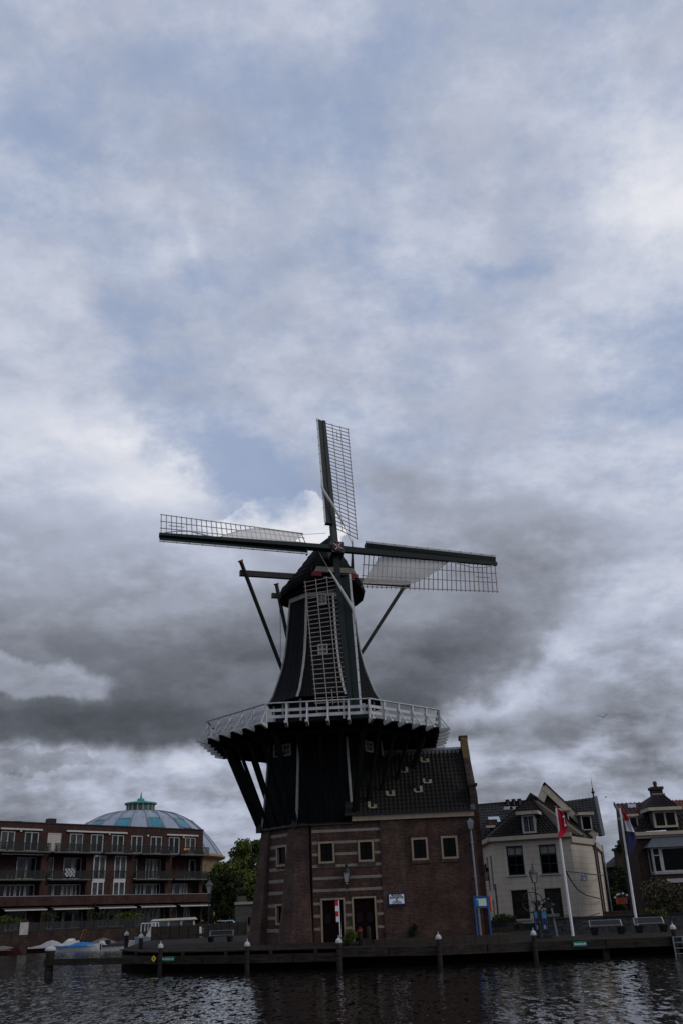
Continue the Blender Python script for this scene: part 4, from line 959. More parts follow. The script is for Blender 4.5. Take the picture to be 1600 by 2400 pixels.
wall.poly([(UEND, 0, -1), (UEND, 14, -1), (UEND, 14, ROOFZ), (UEND, 0, ROOFZ)])
wall.poly([(U_L, 0, ROOFZ), (UEND, 0, ROOFZ), (UEND, 14, ROOFZ), (U_L, 14, ROOFZ)]).poly([(U_L, 14, -1), (U_L, 0, -1), (U_L, 0, ROOFZ), (U_L, 14, ROOFZ)])
wall.build('wall', brickapt, flats)
MB(AF).box(U_L, UEND + .06, -.08, .2, ROOFZ, ROOFZ + .14).build('roof_edge', ironb, flats)
for x, y in ((135, 272), (338, 276)):
    u = z3(x, y)[0]; MB(AF).box(u - .5, u + .5, 1, 2, ROOFZ, ROOFZ + (.8 if x > 200 else .3)).build('roof_vent', ironb, flats)
u = z3(1160, 318)[0]; MB(AF).box(u - .9, u + .9, 1.2, 2.4, ROOFZ, ROOFZ + .35).build('roof_vent', ironb, flats)
rw = random.Random(5)
dg = [mat('room_glass_a', (.010, .013, .014), .07, var=.8, vscale=.9), mat('room_glass_b', (.045, .050, .050), .10, var=.9, vscale=1.3), mat('room_glass_c', (.02, .022, .022), .07, var=.8, vscale=.7)]
for h in H4:
    if abs(h[0] - z3(283, 380)[0]) < .01:
        b_ = MB(AF)
        for j in range(14): z = h[2] + (h[3] - h[2]) * j / 14; b_.box(h[0], h[1], .03, .07, z, z + (h[3] - h[2]) / 14 - .02)
        b_.build('roller_blind', mat('beige_roller_blind', (.34, .30, .26), .8, var=.1), flats); continue
    window(flats, AF, *h, v=.12, fw=.13, fmat=weather, gmat=rw.choice(dg), nu=2, mw=.16, dep=.12)
def glazing(h, n, v=1.1, brickpart=True):
    # a recessed loggia: back wall of glass divided by white posts, side cheeks, ceiling
    rc_ = MB(AF).box(h[0], h[1], v + .12, v + .2, h[2], h[3]).poly([(h[0], 0, h[3]), (h[1], 0, h[3]), (h[1], v + .2, h[3]), (h[0], v + .2, h[3])]).poly([(h[0], 0, h[2]), (h[0], v + .2, h[2]), (h[1], v + .2, h[2]), (h[1], 0, h[2])])
    rc_.poly([(h[0], 0, h[2]), (h[0], v + .2, h[2]), (h[0], v + .2, h[3]), (h[0], 0, h[3])]).poly([(h[1], v + .2, h[2]), (h[1], 0, h[2]), (h[1], 0, h[3]), (h[1], v + .2, h[3])])
    rc_.build('loggia', brickapt, flats)
    w = (h[1] - h[0]) / n; i = 0
    while i < n:
        if brickpart and rw.random() < .22: i += 1; continue
        window(flats, AF, h[0] + i * w + .04, h[0] + (i + 1) * w - .04, h[2] + .02, h[3] - .25, v=v + .08, fw=.12, fmat=weather, gmat=rw.choice(dg), nu=rw.choice((1, 2)), dep=.1, mw=.11); i += 1
for h in H3[:5]: glazing(h, 5 if h[1] - h[0] > 6 else 4)
for h in H2[:5]: glazing(h, 5 if h[1] - h[0] > 6 else 4)
for h in H3[5:] + H2[5:]: window(flats, AF, *h, v=.10, fw=.14, fmat=white, gmat=dg[1], nu=2, mw=.17, dep=.12)
for h3, h2 in zip(H3[5:], H2[5:]): MB(AF).box(h3[0], h3[1], -.02, .05, h2[3], h3[2]).build('white_panel', white, flats)
for h in H1: glazing(h, 4 if h[1] - h[0] < 7 else 5, v=1.0)
slabm = mat('concrete_slab', (.11, .105, .09), .85, var=.2)
def mesh_rail(u0, u1, z, v, par, h=.98, dens=.16, m_=None):
    """slab-edge railing: top rail, bottom rail and upright bars."""
    r1 = MB(AF).box(u0, u1, v - .03, v + .03, z + h - .05, z + h).box(u0, u1, v - .02, v + .02, z + .06, z + .10)
    n = int((u1 - u0) / dens)
    for j in range(n + 1): u = u0 + (u1 - u0) * j / n; r1.box(u - .018, u + .018, v - .015, v + .015, z + .08, z + h - .04)
    return r1.build('railing', m_ or railm, par)
plants = random.Random(8)
potm = [mat('grey_pot', (.14, .14, .14), .8), mat('terracotta_pot', (.2, .07, .035), .8), mat('pale_pot', (.36, .35, .33), .7)]
def balcony(a, b, y, z, dep, deep_rail=True):
    u0, u1 = z3(a, y)[0], z3(b, y)[0]
    s = MB(AF).box(u0, u1, -dep, .0, z - .16, z).build('balcony', slabm, flats)
    mesh_rail(u0 + .03, u1 - .03, z, -dep + .06, s)
    if dep > .5:
        # perforated screen behind the bars reads as a grey veil
        sc = MB(AF)
        for j in range(9): sc.box(u0 + .04, u1 - .04, -dep + .075, -dep + .085, z + .12 + j * .095, z + .12 + j * .095 + .05)
        sc.build('railing_screen', railm, s)
        for _ in range(int((u1 - u0) / 1.3)):
            u = plants.uniform(u0 + .3, u1 - .3); hh = plants.uniform(.25, .5)
            pt = MB(AF).lathe([(.13, 0), (.17, hh)], 0, 0, 8); pt.v = [AF.w(u, -dep + .35, z) + (p - AF.w(0, 0, 0)) for p in pt.v]
            p_ = pt.build('flower_pot', plants.choice(potm), s)
            if plants.random() < .6:
                lf = MB(AF); leaves(lf, (u, -dep + .35, z + hh + .2), (.25, .2, .28), 40, .07, plants); lf.build('pot_plant', greendark, s, kind=None)
for a, b in ((-300, -20), (-10, 275), (295, 572), (596, 796), (812, 1020), (1044, 1213)): balcony(a, b, 440, S1, 1.25)
for a, b in ((-300, -25), (-20, 256), (283, 526), (790, 1008), (1022, 1212)): balcony(a, b, 590, S2, .75)
for a, b in fr3:                       # juliet railings
    h = (z3(a, 530)[0], z3(b, 530)[0]); mesh_rail(h[0] - .05, h[1] + .05, S2 + .05, -.08, flats)
MB(AF).box(U_L, z3(1228, 720)[0], -.85, .0, PB, PT - .08).build('parapet_wall', brickapt, flats)
MB(AF).box(U_L, z3(1228, 720)[0] + .04, -.92, .0, PT - .08, PT).build('parapet_coping', zinc, flats)
awm = mat('white_awning_case', (.42, .405, .375), .6, var=.1)
for a, b, y in ((-300, -60, 290), (5, 250, 302), (395, 752, 322), (988, 1172, 343)):
    u0, z = z3(a, y - 5); u1, _ = z3(b, y); z = S1 + 2.62; MB(AF).box(u0, u1, -.28, 0, z - .10, z + .10).build('awning_case', awm, flats)
for a, b in ((0, 250),): u0, _ = z3(a, 470); u1, _ = z3(b, 470); MB(AF).box(u0, u1, -.5, -.2, S1 - .42, S1 - .30).build('awning_case', awm, flats)
for a, b in ((-300, -40), (0, 250), (287, 523), (555, 777), (805, 1010), (1037, 1212)):
    u0, u1 = z3(a, 765)[0], z3(b, 765)[0]; n = 8
    up_ = MB(AF)
    up_.hexa([(u0, -1.35, PB - .46), (u1, -1.35, PB - .46), (u1, -.1, PB - .12), (u0, -.1, PB - .12), (u0, -1.35, PB - .42), (u1, -1.35, PB - .42), (u1, -.1, PB - .08), (u0, -.1, PB - .08)])
    aw = up_.build('awning', mat('dark_awning_fabric', (.06, .06, .055), .8), flats)
    MB(AF).box(u0, u1, -1.42, -1.33, PB - .54, PB - .40).build('awning_bar', awm, aw)
for x, y in ((124, 322), (648, 342), (876, 351), (1087, 361)):
    u, z = z3(x, y); MB(AF).lathe([(.10, z - .08), (.17, z), (.10, z + .1)], 0, 0, 8) if False else MB(AF).box(u - .13, u + .13, -.2, 0, z - .1, z + .12).build('wall_lamp', mat('lamp_opal', (.45, .42, .36), .5), flats)
# patterned cloth on the balcony railing and lit lamps behind the top right railing
u0, z1 = z3(368, 548); u1, z0 = z3(424, 596)
cl = MB(AF).box(u0, u1, -.86, -.80, z0, z1).build('patterned_cloth', weather, flats)
pc = MB(AF)
for i in range(6):
    for j in range(4):
        if (i + j) % 2 == 0: pc.box(u0 + (u1 - u0) * i / 6, u0 + (u1 - u0) * (i + .8) / 6, -.865, -.861, z0 + (z1 - z0) * j / 4, z0 + (z1 - z0) * (j + .8) / 4)
pc.build('cloth_pattern', navy, cl, kind='stuff')
lm = bpy.data.materials.new('lit_lamp'); lm.use_nodes = True; lb = lm.node_tree.nodes['Principled BSDF']; lb.inputs['Emission Color'].default_value = (1, .45, .15, 1); lb.inputs['Emission Strength'].default_value = .55; lb.inputs['Base Color'].default_value = (.5, .3, .15, 1)
for x in (1088, 1103):
    u, z = z3(x, 434); lt = thing('patio_lamp', 'small lit orange lamp on the top right balcony of the flats, ' + ('left one' if x == 1088 else 'right one'), 'lamp', AF.w(u, -.5, S1), AF.a, 'lit lamps on the top balcony')
    MB(AF).box(u - .03, u + .03, -.53, -.47, S1, S1 + .6).build('lamp_stem', ironb, lt); MB(AF).box(u - .16, u + .16, -.66, -.34, S1 + .6, S1 + .85).build('lamp_shade', lm, lt)
# terrace edge in front of the flats: brick quay wall, dark fence with hedges
qw = MB(AF); qw.box(U_L - 8, z3(890, 930)[0], -3.0, -.05, -1.5, GZ - .2); struct(qw.build('quay_wall', brickwall))
qw2 = MB(AF); qw2.box(z3(890, 930)[0], UEND + 30, -1.0, 3.0, -1.5, 1.05); struct(qw2.build('quay_wall', brickwall))
fence = thing('terrace_fence', 'dark slatted fence along the terrace below the flats', 'fence', AF.w(0, -2.9, GZ - .2), AF.a)
u0, u1 = U_L, z3(860, 880)[0]; n = int((u1 - u0) / 1.9)
for j in range(n + 1):
    u = u0 + (u1 - u0) * j / n; MB(AF).box(u - .04, u + .04, -2.94, -2.84, GZ - .2, GZ + .95).build('fence_post', ironb, fence)
    if j < n:
        pn = MB(AF)
        for k in range(9): pn.box(u + .05, u + (u1 - u0) / n - .05, -2.9, -2.87, GZ - .1 + k * .112, GZ - .1 + k * .112 + (.095 if j % 3 else .075))
        pn.build('fence_panel', mat('anthracite_fence', (.016, .018, .020), .6, var=.4), fence)
for (x, y, w_, h_, m_, lab) in ((600, 835, 1.1, .7, greendark, 'dark shrub behind the fence below the flats, left of the yellow-green hedge'), (765, 838, 2.6, .75, greenleaf, 'yellow-green rounded hedge behind the fence of the flats'), (300, 845, 1.2, 1.2, greendark, 'leafy climber behind the fence under the second awning'),
                                (545, 810, .8, 1.3, greendark, 'tall dark shrub at the brick pier of the flats'), (95, 860, 1.6, .35, greenleaf, 'low plants behind the fence at far left'), (30, 850, .9, .5, greenleaf, 'bright plants behind the fence at the left edge')):
    p = AF.px(x / 2.529, 1820 + y / 2.529, -2.3)
    lf = MB(AF); leaves(lf, (p[0], -2.3, p[1]), (w_, .5, h_), int(260 * w_), .13, plants); tag(lf.build('shrub', m_), lab, 'shrub')
u, z = AF.px(146 / 2.529, 1820 + 900 / 2.529, -3.1); tt = thing('notice_board', 'blank pale board hung on the dark terrace fence at left', 'board', AF.w(u, -3.05, z), AF.a); MB(AF).box(u - .55, u + .55, -3.05, -3.0, z - .7, z + .65).build('panel', weather, tt)
# dome of the former prison
DX, DY = at(330, 1900, 330).x, 330.0
dome = thing('domed_building', 'large grey zinc dome with teal skylights and a copper lantern behind the flats', 'building', (DX, DY, 1.2))
pR = at(521, 2006, DY); RAD = pR.x - DX; z0d = at(520, 2006, DY).z; ztop_ = at(330, 1899, DY - 6).z; RL = (at(362, 1897, DY).x - at(299, 1897, DY).x) / 2
prof = []
for j in range(15):
    t = j / 14; r = RAD + (RL - RAD) * t
    f = (r - RL) / (RAD - RL)
    prof.append((r, z0d + (ztop_ - z0d) * (1 - f ** 2.35) if f > 0 else ztop_))
prof[-1] = (RL, ztop_)
NS = 48
def dpt(r, z, a): return (DX + r * math.cos(a), DY + r * math.sin(a), z)
def dz(r):
    f = max(0, (r - RL) / (RAD - RL)); return z0d + (ztop_ - z0d) * (1 - f ** 2.35)
dm = MB()
for (ra, za), (rb, zb) in zip(prof, prof[1:]):
    for k in range(NS): a, b = 2 * math.pi * k / NS, 2 * math.pi * (k + 1) / NS; dm.poly([dpt(ra, za, a), dpt(ra, za, b), dpt(rb, zb, b), dpt(rb, zb, a)])
dm.build('dome_shell', domem, dome, smooth=True)
ribm = mat('dome_seam', (.165, .18, .21), .6)
off = math.pi * 1.5 - R(3)
for k in range(24):
    a = off + 2 * math.pi * (k + .5) / 24
    if math.sin(a) > .35: continue
    mb = MB()
    for (ra, za), (rb, zb) in zip(prof, prof[1:]): mb.beam(dpt(ra, za + .05, a), dpt(rb, zb + .05, a), .24, .35)
    mb.build('dome_rib', ribm, dome)
for k in range(0, 24):                 # finer seams near the lantern
    for s_ in (-.25, .25):
        a = off + 2 * math.pi * (k + .5 + s_) / 24
        if math.sin(a) > .3: continue
        mb = MB()
        for (ra, rb) in ((RL + .2, 8), (8, 13), (13, 17.8)): mb.beam(dpt(ra, dz(ra) + .04, a), dpt(rb, dz(rb) + .04, a), .14, .2)
        mb.build('dome_seam', ribm, dome)
for k in range(-4, 5):
    a0 = off + 2 * math.pi * (k * 2 - .42) / 24; a1 = off + 2 * math.pi * (k * 2 + .42) / 24
    if math.sin(off + 2 * math.pi * k * 2 / 24) > .25: continue
    mb = MB(); r0, r1 = 18.0, 21.8; N = 3
    for i in range(N):
        for j in range(2):
            b0, b1 = a0 + (a1 - a0) * i / N, a0 + (a1 - a0) * (i + 1) / N; q0, q1 = r0 + (r1 - r0) * j / 2, r0 + (r1 - r0) * (j + 1) / 2
            P = [dpt(q1, dz(q1) + .05, b0), dpt(q1, dz(q1) + .05, b1), dpt(q0, dz(q0) + .05, b1), dpt(q0, dz(q0) + .05, b0)]
            mb.hexa(P + [(x, y, z + .22) for x, y, z in P])
    sk_ = mb.build('skylight', skyl, dome)
    fm_ = MB()
    for b in (a0, a1): fm_.beam(dpt(r0, dz(r0) + .3, b), dpt(r1, dz(r1) + .3, b), .3, .25)
    for q in (r0, r1): fm_.beam(dpt(q, dz(q) + .3, a0), dpt(q, dz(q) + .3, a1), .3, .25)
    fm_.build('skylight_frame', ribm, sk_)
lh = at(330, 1881, DY - 5).z - ztop_
ln = MB()
for k in range(16):
    a, b = 2 * math.pi * k / 16, 2 * math.pi * (k + 1) / 16; ln.poly([dpt(RL, ztop_ - .5, a), dpt(RL, ztop_ - .5, b), dpt(RL, ztop_ + lh, b), dpt(RL, ztop_ + lh, a)])
ln = ln.build('lantern', mat('lantern_glass', (.05, .10, .10), .3, var=.5, vscale=.6), dome)
for k in range(16):
    a = 2 * math.pi * k / 16; MB().beam(dpt(RL, ztop_ - .5, a), dpt(RL, ztop_ + lh, a), .45, .45).build('lantern_post', mat('lantern_paint', (.30, .26, .20), .7), ln)
zt2 = at(330, 1873.5, DY - 2).z; zt3 = at(331, 1856, DY).z
MB().lathe([(RL + .9, ztop_ + lh - .1), (RL + .9, ztop_ + lh + .35), (RL * .62, ztop_ + lh + (zt2 - ztop_ - lh) * .55), (1.0, zt2 - .2), (1.3, zt2 - .1), (1.1, zt2 + .4), (.4, zt2 + .7), (.3, zt2 + 1.2), (.06, zt3)], DX, DY, 16).build('lantern_roof', copper, dome)
dwall = MB(); zc = at(520, 2009, DY).z
dwall.lathe([(RAD - 1.2, 1.0), (RAD - 1.2, zc - .3)], DX, DY, 48).build('drum_wall', prison, dome)
MB().lathe([(RAD - 1.2, zc - 1.0), (RAD + .9, zc - .2), (RAD + .9, zc + .35), (RAD - .5, zc + .9)], DX, DY, 64).build('drum_cornice', mat('ochre_cornice', (.26, .17, .09), .8), dome)
MB().lathe([(RAD - 1.2, zc - 6.2), (RAD - .5, zc - 6.0), (RAD - .5, zc - 5.5), (RAD - 1.2, zc - 5.4)], DX, DY, 64).build('drum_string_course', lead, dome)
for k in range(14):
    a = off + R(25 + k * 6)
    for z_, h_ in ((zc - 3.6, 1.0), (zc - 9.0, 2.2)):
        f = Fr(DX + (RAD - 1.25) * math.cos(a), DY + (RAD - 1.25) * math.sin(a), a + math.pi / 2); window(dome, f, -.7, .7, z_ - h_ / 2, z_ + h_ / 2, v=.02, fw=.12, fmat=mat('ochre_cornice', ()), nu=2, dep=.1)

# ================================================================== trees and bushes
def tree(x, yb, yt, Y, wpx, label, seed, m_=greenleaf, cat='tree', zb=1.1, dens=1.0):
    rn = random.Random(seed); base = at(x, yb, Y); topz = at(x, yt, Y).z; H = topz - zb; hw = wpx / 2 / (F_PX * .94 / Y)
    t = thing('tree', label, cat, (base.x, Y, zb)); bx = base.x
    tr = MB(); h1 = H * .55
    tr.tube([(bx, Y, zb - .2), (bx + .1, Y, zb + h1 * .5), (bx, Y, zb + h1)], [hw * .085 + .1, hw * .06 + .08, hw * .04 + .05], 9)
    for _ in range(7):
        a = rn.uniform(0, 6.28); tr.tube([(bx, Y, zb + h1 * rn.uniform(.5, 1)), (bx + math.cos(a) * hw * .4, Y + math.sin(a) * hw * .4, zb + H * .68), (bx + math.cos(a) * hw * .7, Y + math.sin(a) * hw * .6, zb + H * .82)], [.12, .07, .03], 6)
    tr.build('trunk', bark, t)
    cr = MB(); n = 40
    for _ in range(n):
        a = rn.uniform(0, 6.28); rr = rn.random() ** .5; h = rn.uniform(.22, .93); prof_ = math.sin(min(1, (h - .12) / .5) * math.pi / 2) * (1 if h < .6 else math.sqrt(max(.05, 1 - ((h - .6) / .42) ** 2)))
        c = (bx + math.cos(a) * hw * rr * .8 * prof_, Y + math.sin(a) * hw * rr * .8 * prof_, zb + H * h); s_ = hw * rn.uniform(.18, .36)
        leaves(cr, c, (s_, s_, s_ * .75), int(330 * dens), .20 + hw * .018, rn, shell=.7)
    cr.build('crown', m_, t); return t
tree(592, 2190, 1966, 190, 125, 'tallest dense green tree between the flats and the mill base', 1)
tree(530, 2190, 2018, 180, 105, 'lower green tree beside the domed building, behind the lamp post', 2)
tree(600, 2190, 1985, 205, 90, 'green tree partly hidden behind the mill base', 3, greendark)
tree(486, 2190, 2052, 170, 50, 'small dark tree at the right end of the flats', 4, greendark)
tree(535, 2190, 2045, 165, 70, 'low bushy green tree in front of the taller ones', 5, greendark)
# ================================================================== left quay: timber wall, boats, lamp, bench, ruin
def plank_wall(name, a, b, ya_t, ya_b, yb_t, yb_b, Ya, Yb, label, m_=timber, n=5):
    P, Q = at(a, ya_b, Ya), at(b, yb_b, Yb); f = Fr.two((P.x, P.y), (Q.x, Q.y)); L = (Q.xy - P.xy).length
    zt = (at(a, ya_t, Ya).z + at(b, yb_t, Yb).z) / 2; zb = 1.0; t = thing(name, label, 'wall', (P.x, P.y, zb), f.a)
    rows = 6
    for i in range(n):
        for k in range(rows):
            MB(f).box(L * i / n + .03, L * (i + 1) / n - .03, random.uniform(0, .02), .10, zb + (zt - zb) * k / rows, zb + (zt - zb) * (k + 1) / rows - .012).build('plank', m_, t)
    MB(f).box(0, L, .09, .16, zb, zt - .02).build('backing', timberd, t)
    for i in range(n + 1): MB(f).box(L * i / n - .06, L * i / n + .06, -.05, .14, zb, zt + .04).build('wall_post', timberd, t)
    return f, L, zt
f1 = plank_wall('timber_wall', 357, 465, 2173, 2204, 2166, 2199, 94, 97, 'brown planked timber enclosure on the quay in front of the cabin boat', timber)
f2 = plank_wall('timber_wall', 482, 577, 2165, 2196, 2160, 2190, 100, 103, 'long grey-brown planked wall behind the left bench and lamp post', timber)
# cabin boat behind the enclosure
def boat_hull(t, f, L, W, H, z0, m_, name='hull', sheer=.25):
    N = 9; rings = []
    for i in range(N):
        s_ = i / (N - 1); x = -L / 2 + L * s_; w_ = W / 2 * (1 - max(0, (s_ - .45) / .55) ** 2.2) * (.86 + .14 * min(1, s_ * 4)); w_ = max(w_, .04); zz = H + sheer * (2 * s_ - .8) ** 2
        rings.append([(x, -w_, zz), (x + (.25 * s_ if i == N - 1 else 0), -w_ * .6, .0 - .25), (x, 0, -.35), (x, w_ * .6, -.25), (x, w_, zz)])
    return MB(f).loft([[(p[0], p[1], p[2] + z0) for p in r] for r in rings]).build(name, m_, t)
cb = at(406, 2175, 101); f = Fr(cb.x, 101, R(12)); t = thing('cabin_boat', 'white cabin boat with a row of windows moored behind the timber enclosure', 'boat', (cb.x, 101, 0), R(12))
boat_hull(t, f, 8.5, 2.6, .95, 0, hullw); hullc = mat('dull_white_cabin', (.36, .36, .35), .4)
zr = at(408, 2154, 101).z
MB(f).hexa([(-2.9, -1.05, .9), (2.3, -1.05, .9), (2.3, 1.05, .9), (-2.9, 1.05, .9), (-2.0, -.9, zr - .12), (2.1, -.9, zr - .12), (2.1, .9, zr - .12), (-2.0, .9, zr - .12)]).build('cabin', hullc, t)
MB(f).hexa([(-2.3, -1.05, zr - .12), (2.4, -1.05, zr - .12), (2.4, 1.05, zr - .12), (-2.3, 1.05, zr - .12), (-2.0, -.8, zr + .05), (2.2, -.8, zr + .1), (2.2, .8, zr + .1), (-2.0, .8, zr + .05)]).build('cabin_roof', creamp, t)
for j in range(3): u = -1.6 + j * 1.25; MB(f).hexa([(u, -1.02, zr - .75), (u + 1.05, -1.02, zr - .75), (u + 1.05, -.9, zr - .75), (u, -.9, zr - .75), (u, -.96, zr - .2), (u + 1.05, -.96, zr - .2), (u + 1.05, -.88, zr - .2), (u, -.88, zr - .2)]).build('window', glassb, t)
cb = at(352, 2190, 99); f = Fr(cb.x, 99, R(75)); t = thing('tender_boat', 'small blue and white motor boat standing upright at the left end of the timber enclosure', 'boat', (cb.x, 99, 0), R(75))
boat_hull(t, f, 4.0, 1.5, 1.1, .2, hullb_ := mat('dull_blue_white_hull', (.16, .19, .24), .4)); 
for dx in (-.8, 0, .7): MB(f).tube([(dx, -.6, 1.9), (dx, -.55, 2.6), (dx, .55, 2.6), (dx, .6, 1.9)], .05, 6).build('rail_hoop', polew, t)
MB(f).box(-1.4, 1.2, -.95, -.86, .6, 1.2).build('blue_stripe', tarpb, t)
# open boats with covers
def covered_boat(x, y, Y, L, ang, hm, cm, label, cover='hump', extra=None):
    p = at(x, y, Y); f = Fr(p.x, Y, R(ang)); t = thing('covered_boat', label, 'boat', (p.x, Y, 0), R(ang), 'small boats moored below the flats')
    boat_hull(t, f, L, L * .34, .55, 0, hm)
    N = 9; rings = []; rr = random.Random(int(x))
    for i in range(N):
        s_ = i / (N - 1); xx = -L * .47 + L * .92 * s_; w_ = L * .17 * (1 - max(0, (s_ - .45) / .55) ** 2.0) * .98 + .05
        hh = .62 + (.62 if cover == 'hump' else .35) * math.exp(-((s_ - .5) / .22) ** 2) + rr.uniform(-.03, .05) if cover != 'blue' else .6 + (.85 if s_ < .42 else .25) * math.sin(min(1, s_ * 3 + .2) * 1.57)
        rings.append([(xx, -w_, .45), (xx, -w_ * .97, .62), (xx, -w_ * .5, hh * .92), (xx, 0, hh), (xx, w_ * .5, hh * .92), (xx, w_ * .97, .62), (xx, w_, .45)])
    MB(f).loft(rings).build('cover', cm, t, smooth=False)
    if extra: extra(f, t, L)
    return t
def stern_gold(f, t, L): MB(f).hexa([(L * .28, -L * .15, .0), (L * .50, -L * .03, .0), (L * .50, L * .03, .0), (L * .28, L * .15, 0), (L * .28, -L * .165, .56), (L * .53, -.05, .78), (L * .53, .05, .78), (L * .28, L * .165, .56)]).build('varnished_bow', orange, t)
def outboard(f, t, L):
    MB(f).box(-L * .55, -L * .47, -.2, .2, .1, .95).build('outboard_motor', ironb, t); MB(f).box(-L * .56, -L * .46, -.22, .22, .75, 1.05).build('motor_cowl', hullw, t)
covered_boat(122, 2220, 117, 5.4, 6, hulld, sheet, 'dark red boat under a pale grey cover with an orange bow', 'hump', stern_gold)
def bluex(f, t, L):
    MB(f).lathe([(.5, 0), (.5, .1)], 0, 0, 8) if False else None
    N = 7; rings = []
    for i in range(N):
        s_ = i / (N - 1); xx = -L * .42 + L * .24 * s_; w_ = L * .13; h_ = .6 + .75 * math.sin(min(1, s_ * 1.4 + .12) * 1.57); rings.append([(xx, -w_, .5), (xx, -w_ * .9, h_ * .8), (xx, 0, h_), (xx, w_ * .9, h_ * .8), (xx, w_, .5)])
    MB(f).loft(rings).build('cabin_hood', hullw, t)
    MB(f).tube([(-.2, -.6, 1.2), (0.1, -.55, 2.2), (.1, .55, 2.2), (-.2, .6, 1.2)], .03, 5).build('frame_hoop', orange, t)
    MB(f).box(L * .44, L * .52, -.25, .25, .2, 1.05).build('outboard_motor', ironb, t)
covered_boat(196, 2212, 116, 6.0, -2, hullw, tarpb, 'boat under a bright blue tarpaulin with a white cabin hood', 'flat', bluex)
covered_boat(244, 2206, 121, 6.2, 10, hulld, tarpt, 'boat under a taupe tarpaulin stretched to a ridge behind the blue one', 'hump', outboard)
covered_boat(8, 2222, 112, 4.4, 5, hulld, tarpt, 'dark boat with an outboard motor cut by the left edge', 'flat', outboard)
covered_boat(285, 2210, 112, 4.2, 4, hullw, mat('black_boat_cover', (.02, .02, .024), .7), 'small low boat with a black cover beside the left quay corner', 'flat', outboard)
tag(MB().box(at(0, 2215, 118).x - 8, at(180, 2215, 122).x, 120.5, 121.2, -.2, .45).build('floating_jetty', timber), 'low floating timber jetty along the far quay wall behind the boats', 'jetty')
# street lamps (one pattern)
def lantern_post(x, yb, yt, Y, zb, label, arms=True, grp='old-style lantern posts'):
    p = at(x, yb, Y); b = at(x, yb, Y); tz = at(x, yt, Y).z; H = tz - zb; bx = p.x; s_ = H / 4.6
    t = thing('street_lamp', label, 'street lamp', (bx, Y, zb), 0, grp)
    MB().lathe([(.16 * s_, zb), (.16 * s_, zb + .08 * s_), (.10 * s_, zb + .5 * s_), (.10 * s_, zb + .9 * s_), (.055 * s_, zb + 1.0 * s_), (.05 * s_, zb + 2.6 * s_), (.09 * s_, zb + 2.62 * s_), (.04 * s_, zb + 2.7 * s_), (.04 * s_, zb + 3.25 * s_)], bx, Y, 12).build('post', ironb, t)
    if arms:
        for sg in (-1, 1): MB().tube([(bx, Y, zb + 2.85 * s_), (bx + sg * .12 * s_, Y, zb + 2.83 * s_), (bx + sg * .2 * s_, Y, zb + 2.92 * s_), (bx + sg * .16 * s_, Y, zb + 3.02 * s_)], .022 * s_, 6).build('scroll', ironb, t)
    z0, z1 = zb + 3.27 * s_, zb + 3.85 * s_
    w0, w1 = .12 * s_, .23 * s_
    ln = MB()
    for i in range(4):
        c = [(-1, -1), (1, -1), (1, 1), (-1, 1)]; a, b_ = c[i], c[(i + 1) % 4]
        ln.beam((bx + a[0] * w0, Y + a[1] * w0, z0), (bx + a[0] * w1, Y + a[1] * w1, z1), .025 * s_, .025 * s_)
        ln.beam((bx + a[0] * w0, Y + a[1] * w0, z0), (bx + b_[0] * w0, Y + b_[1] * w0, z0), .03 * s_, .03 * s_)
    lo = ln.build('lantern', ironb, t)
    g_ = MB(); k = .9
    g_.hexa([(bx + a * w0 * k, Y + b_ * w0 * k, z0) for a, b_ in ((-1, -1), (1, -1), (1, 1), (-1, 1))] + [(bx + a * w1 * k, Y + b_ * w1 * k, z1) for a, b_ in ((-1, -1), (1, -1), (1, 1), (-1, 1))]).build('glass', mat('lantern_pane', (.30, .28, .27), .3, var=.2), lo)
    MB().lathe([(w1 * 1.5, z1), (w1 * 1.35, z1 + .05 * s_), (w1 * .7, z1 + .22 * s_), (w1 * .3, z1 + .30 * s_), (w1 * .35, z1 + .36 * s_), (w1 * .12, z1 + .44 * s_), (w1 * .28, z1 + .52 * s_), (.012 * s_, z1 + .60 * s_), (.01 * s_, zb + H)], bx, Y, 8).build('lantern_top', mat('lamp_top_metal', (.07, .07, .08), .4, metal=.3), lo)
    return t
lantern_post(489, 2196, 2052, 99, 1.1, 'tall black lantern post standing left of the mill by the trees')
lantern_post(1266, 2197, 2016, 55.5, .95, 'black lantern post with scrolls in front of the cream house')
lantern_post(1428, 2140, 2005, 100, 1.1, 'small distant lantern post in the gap between the two houses')
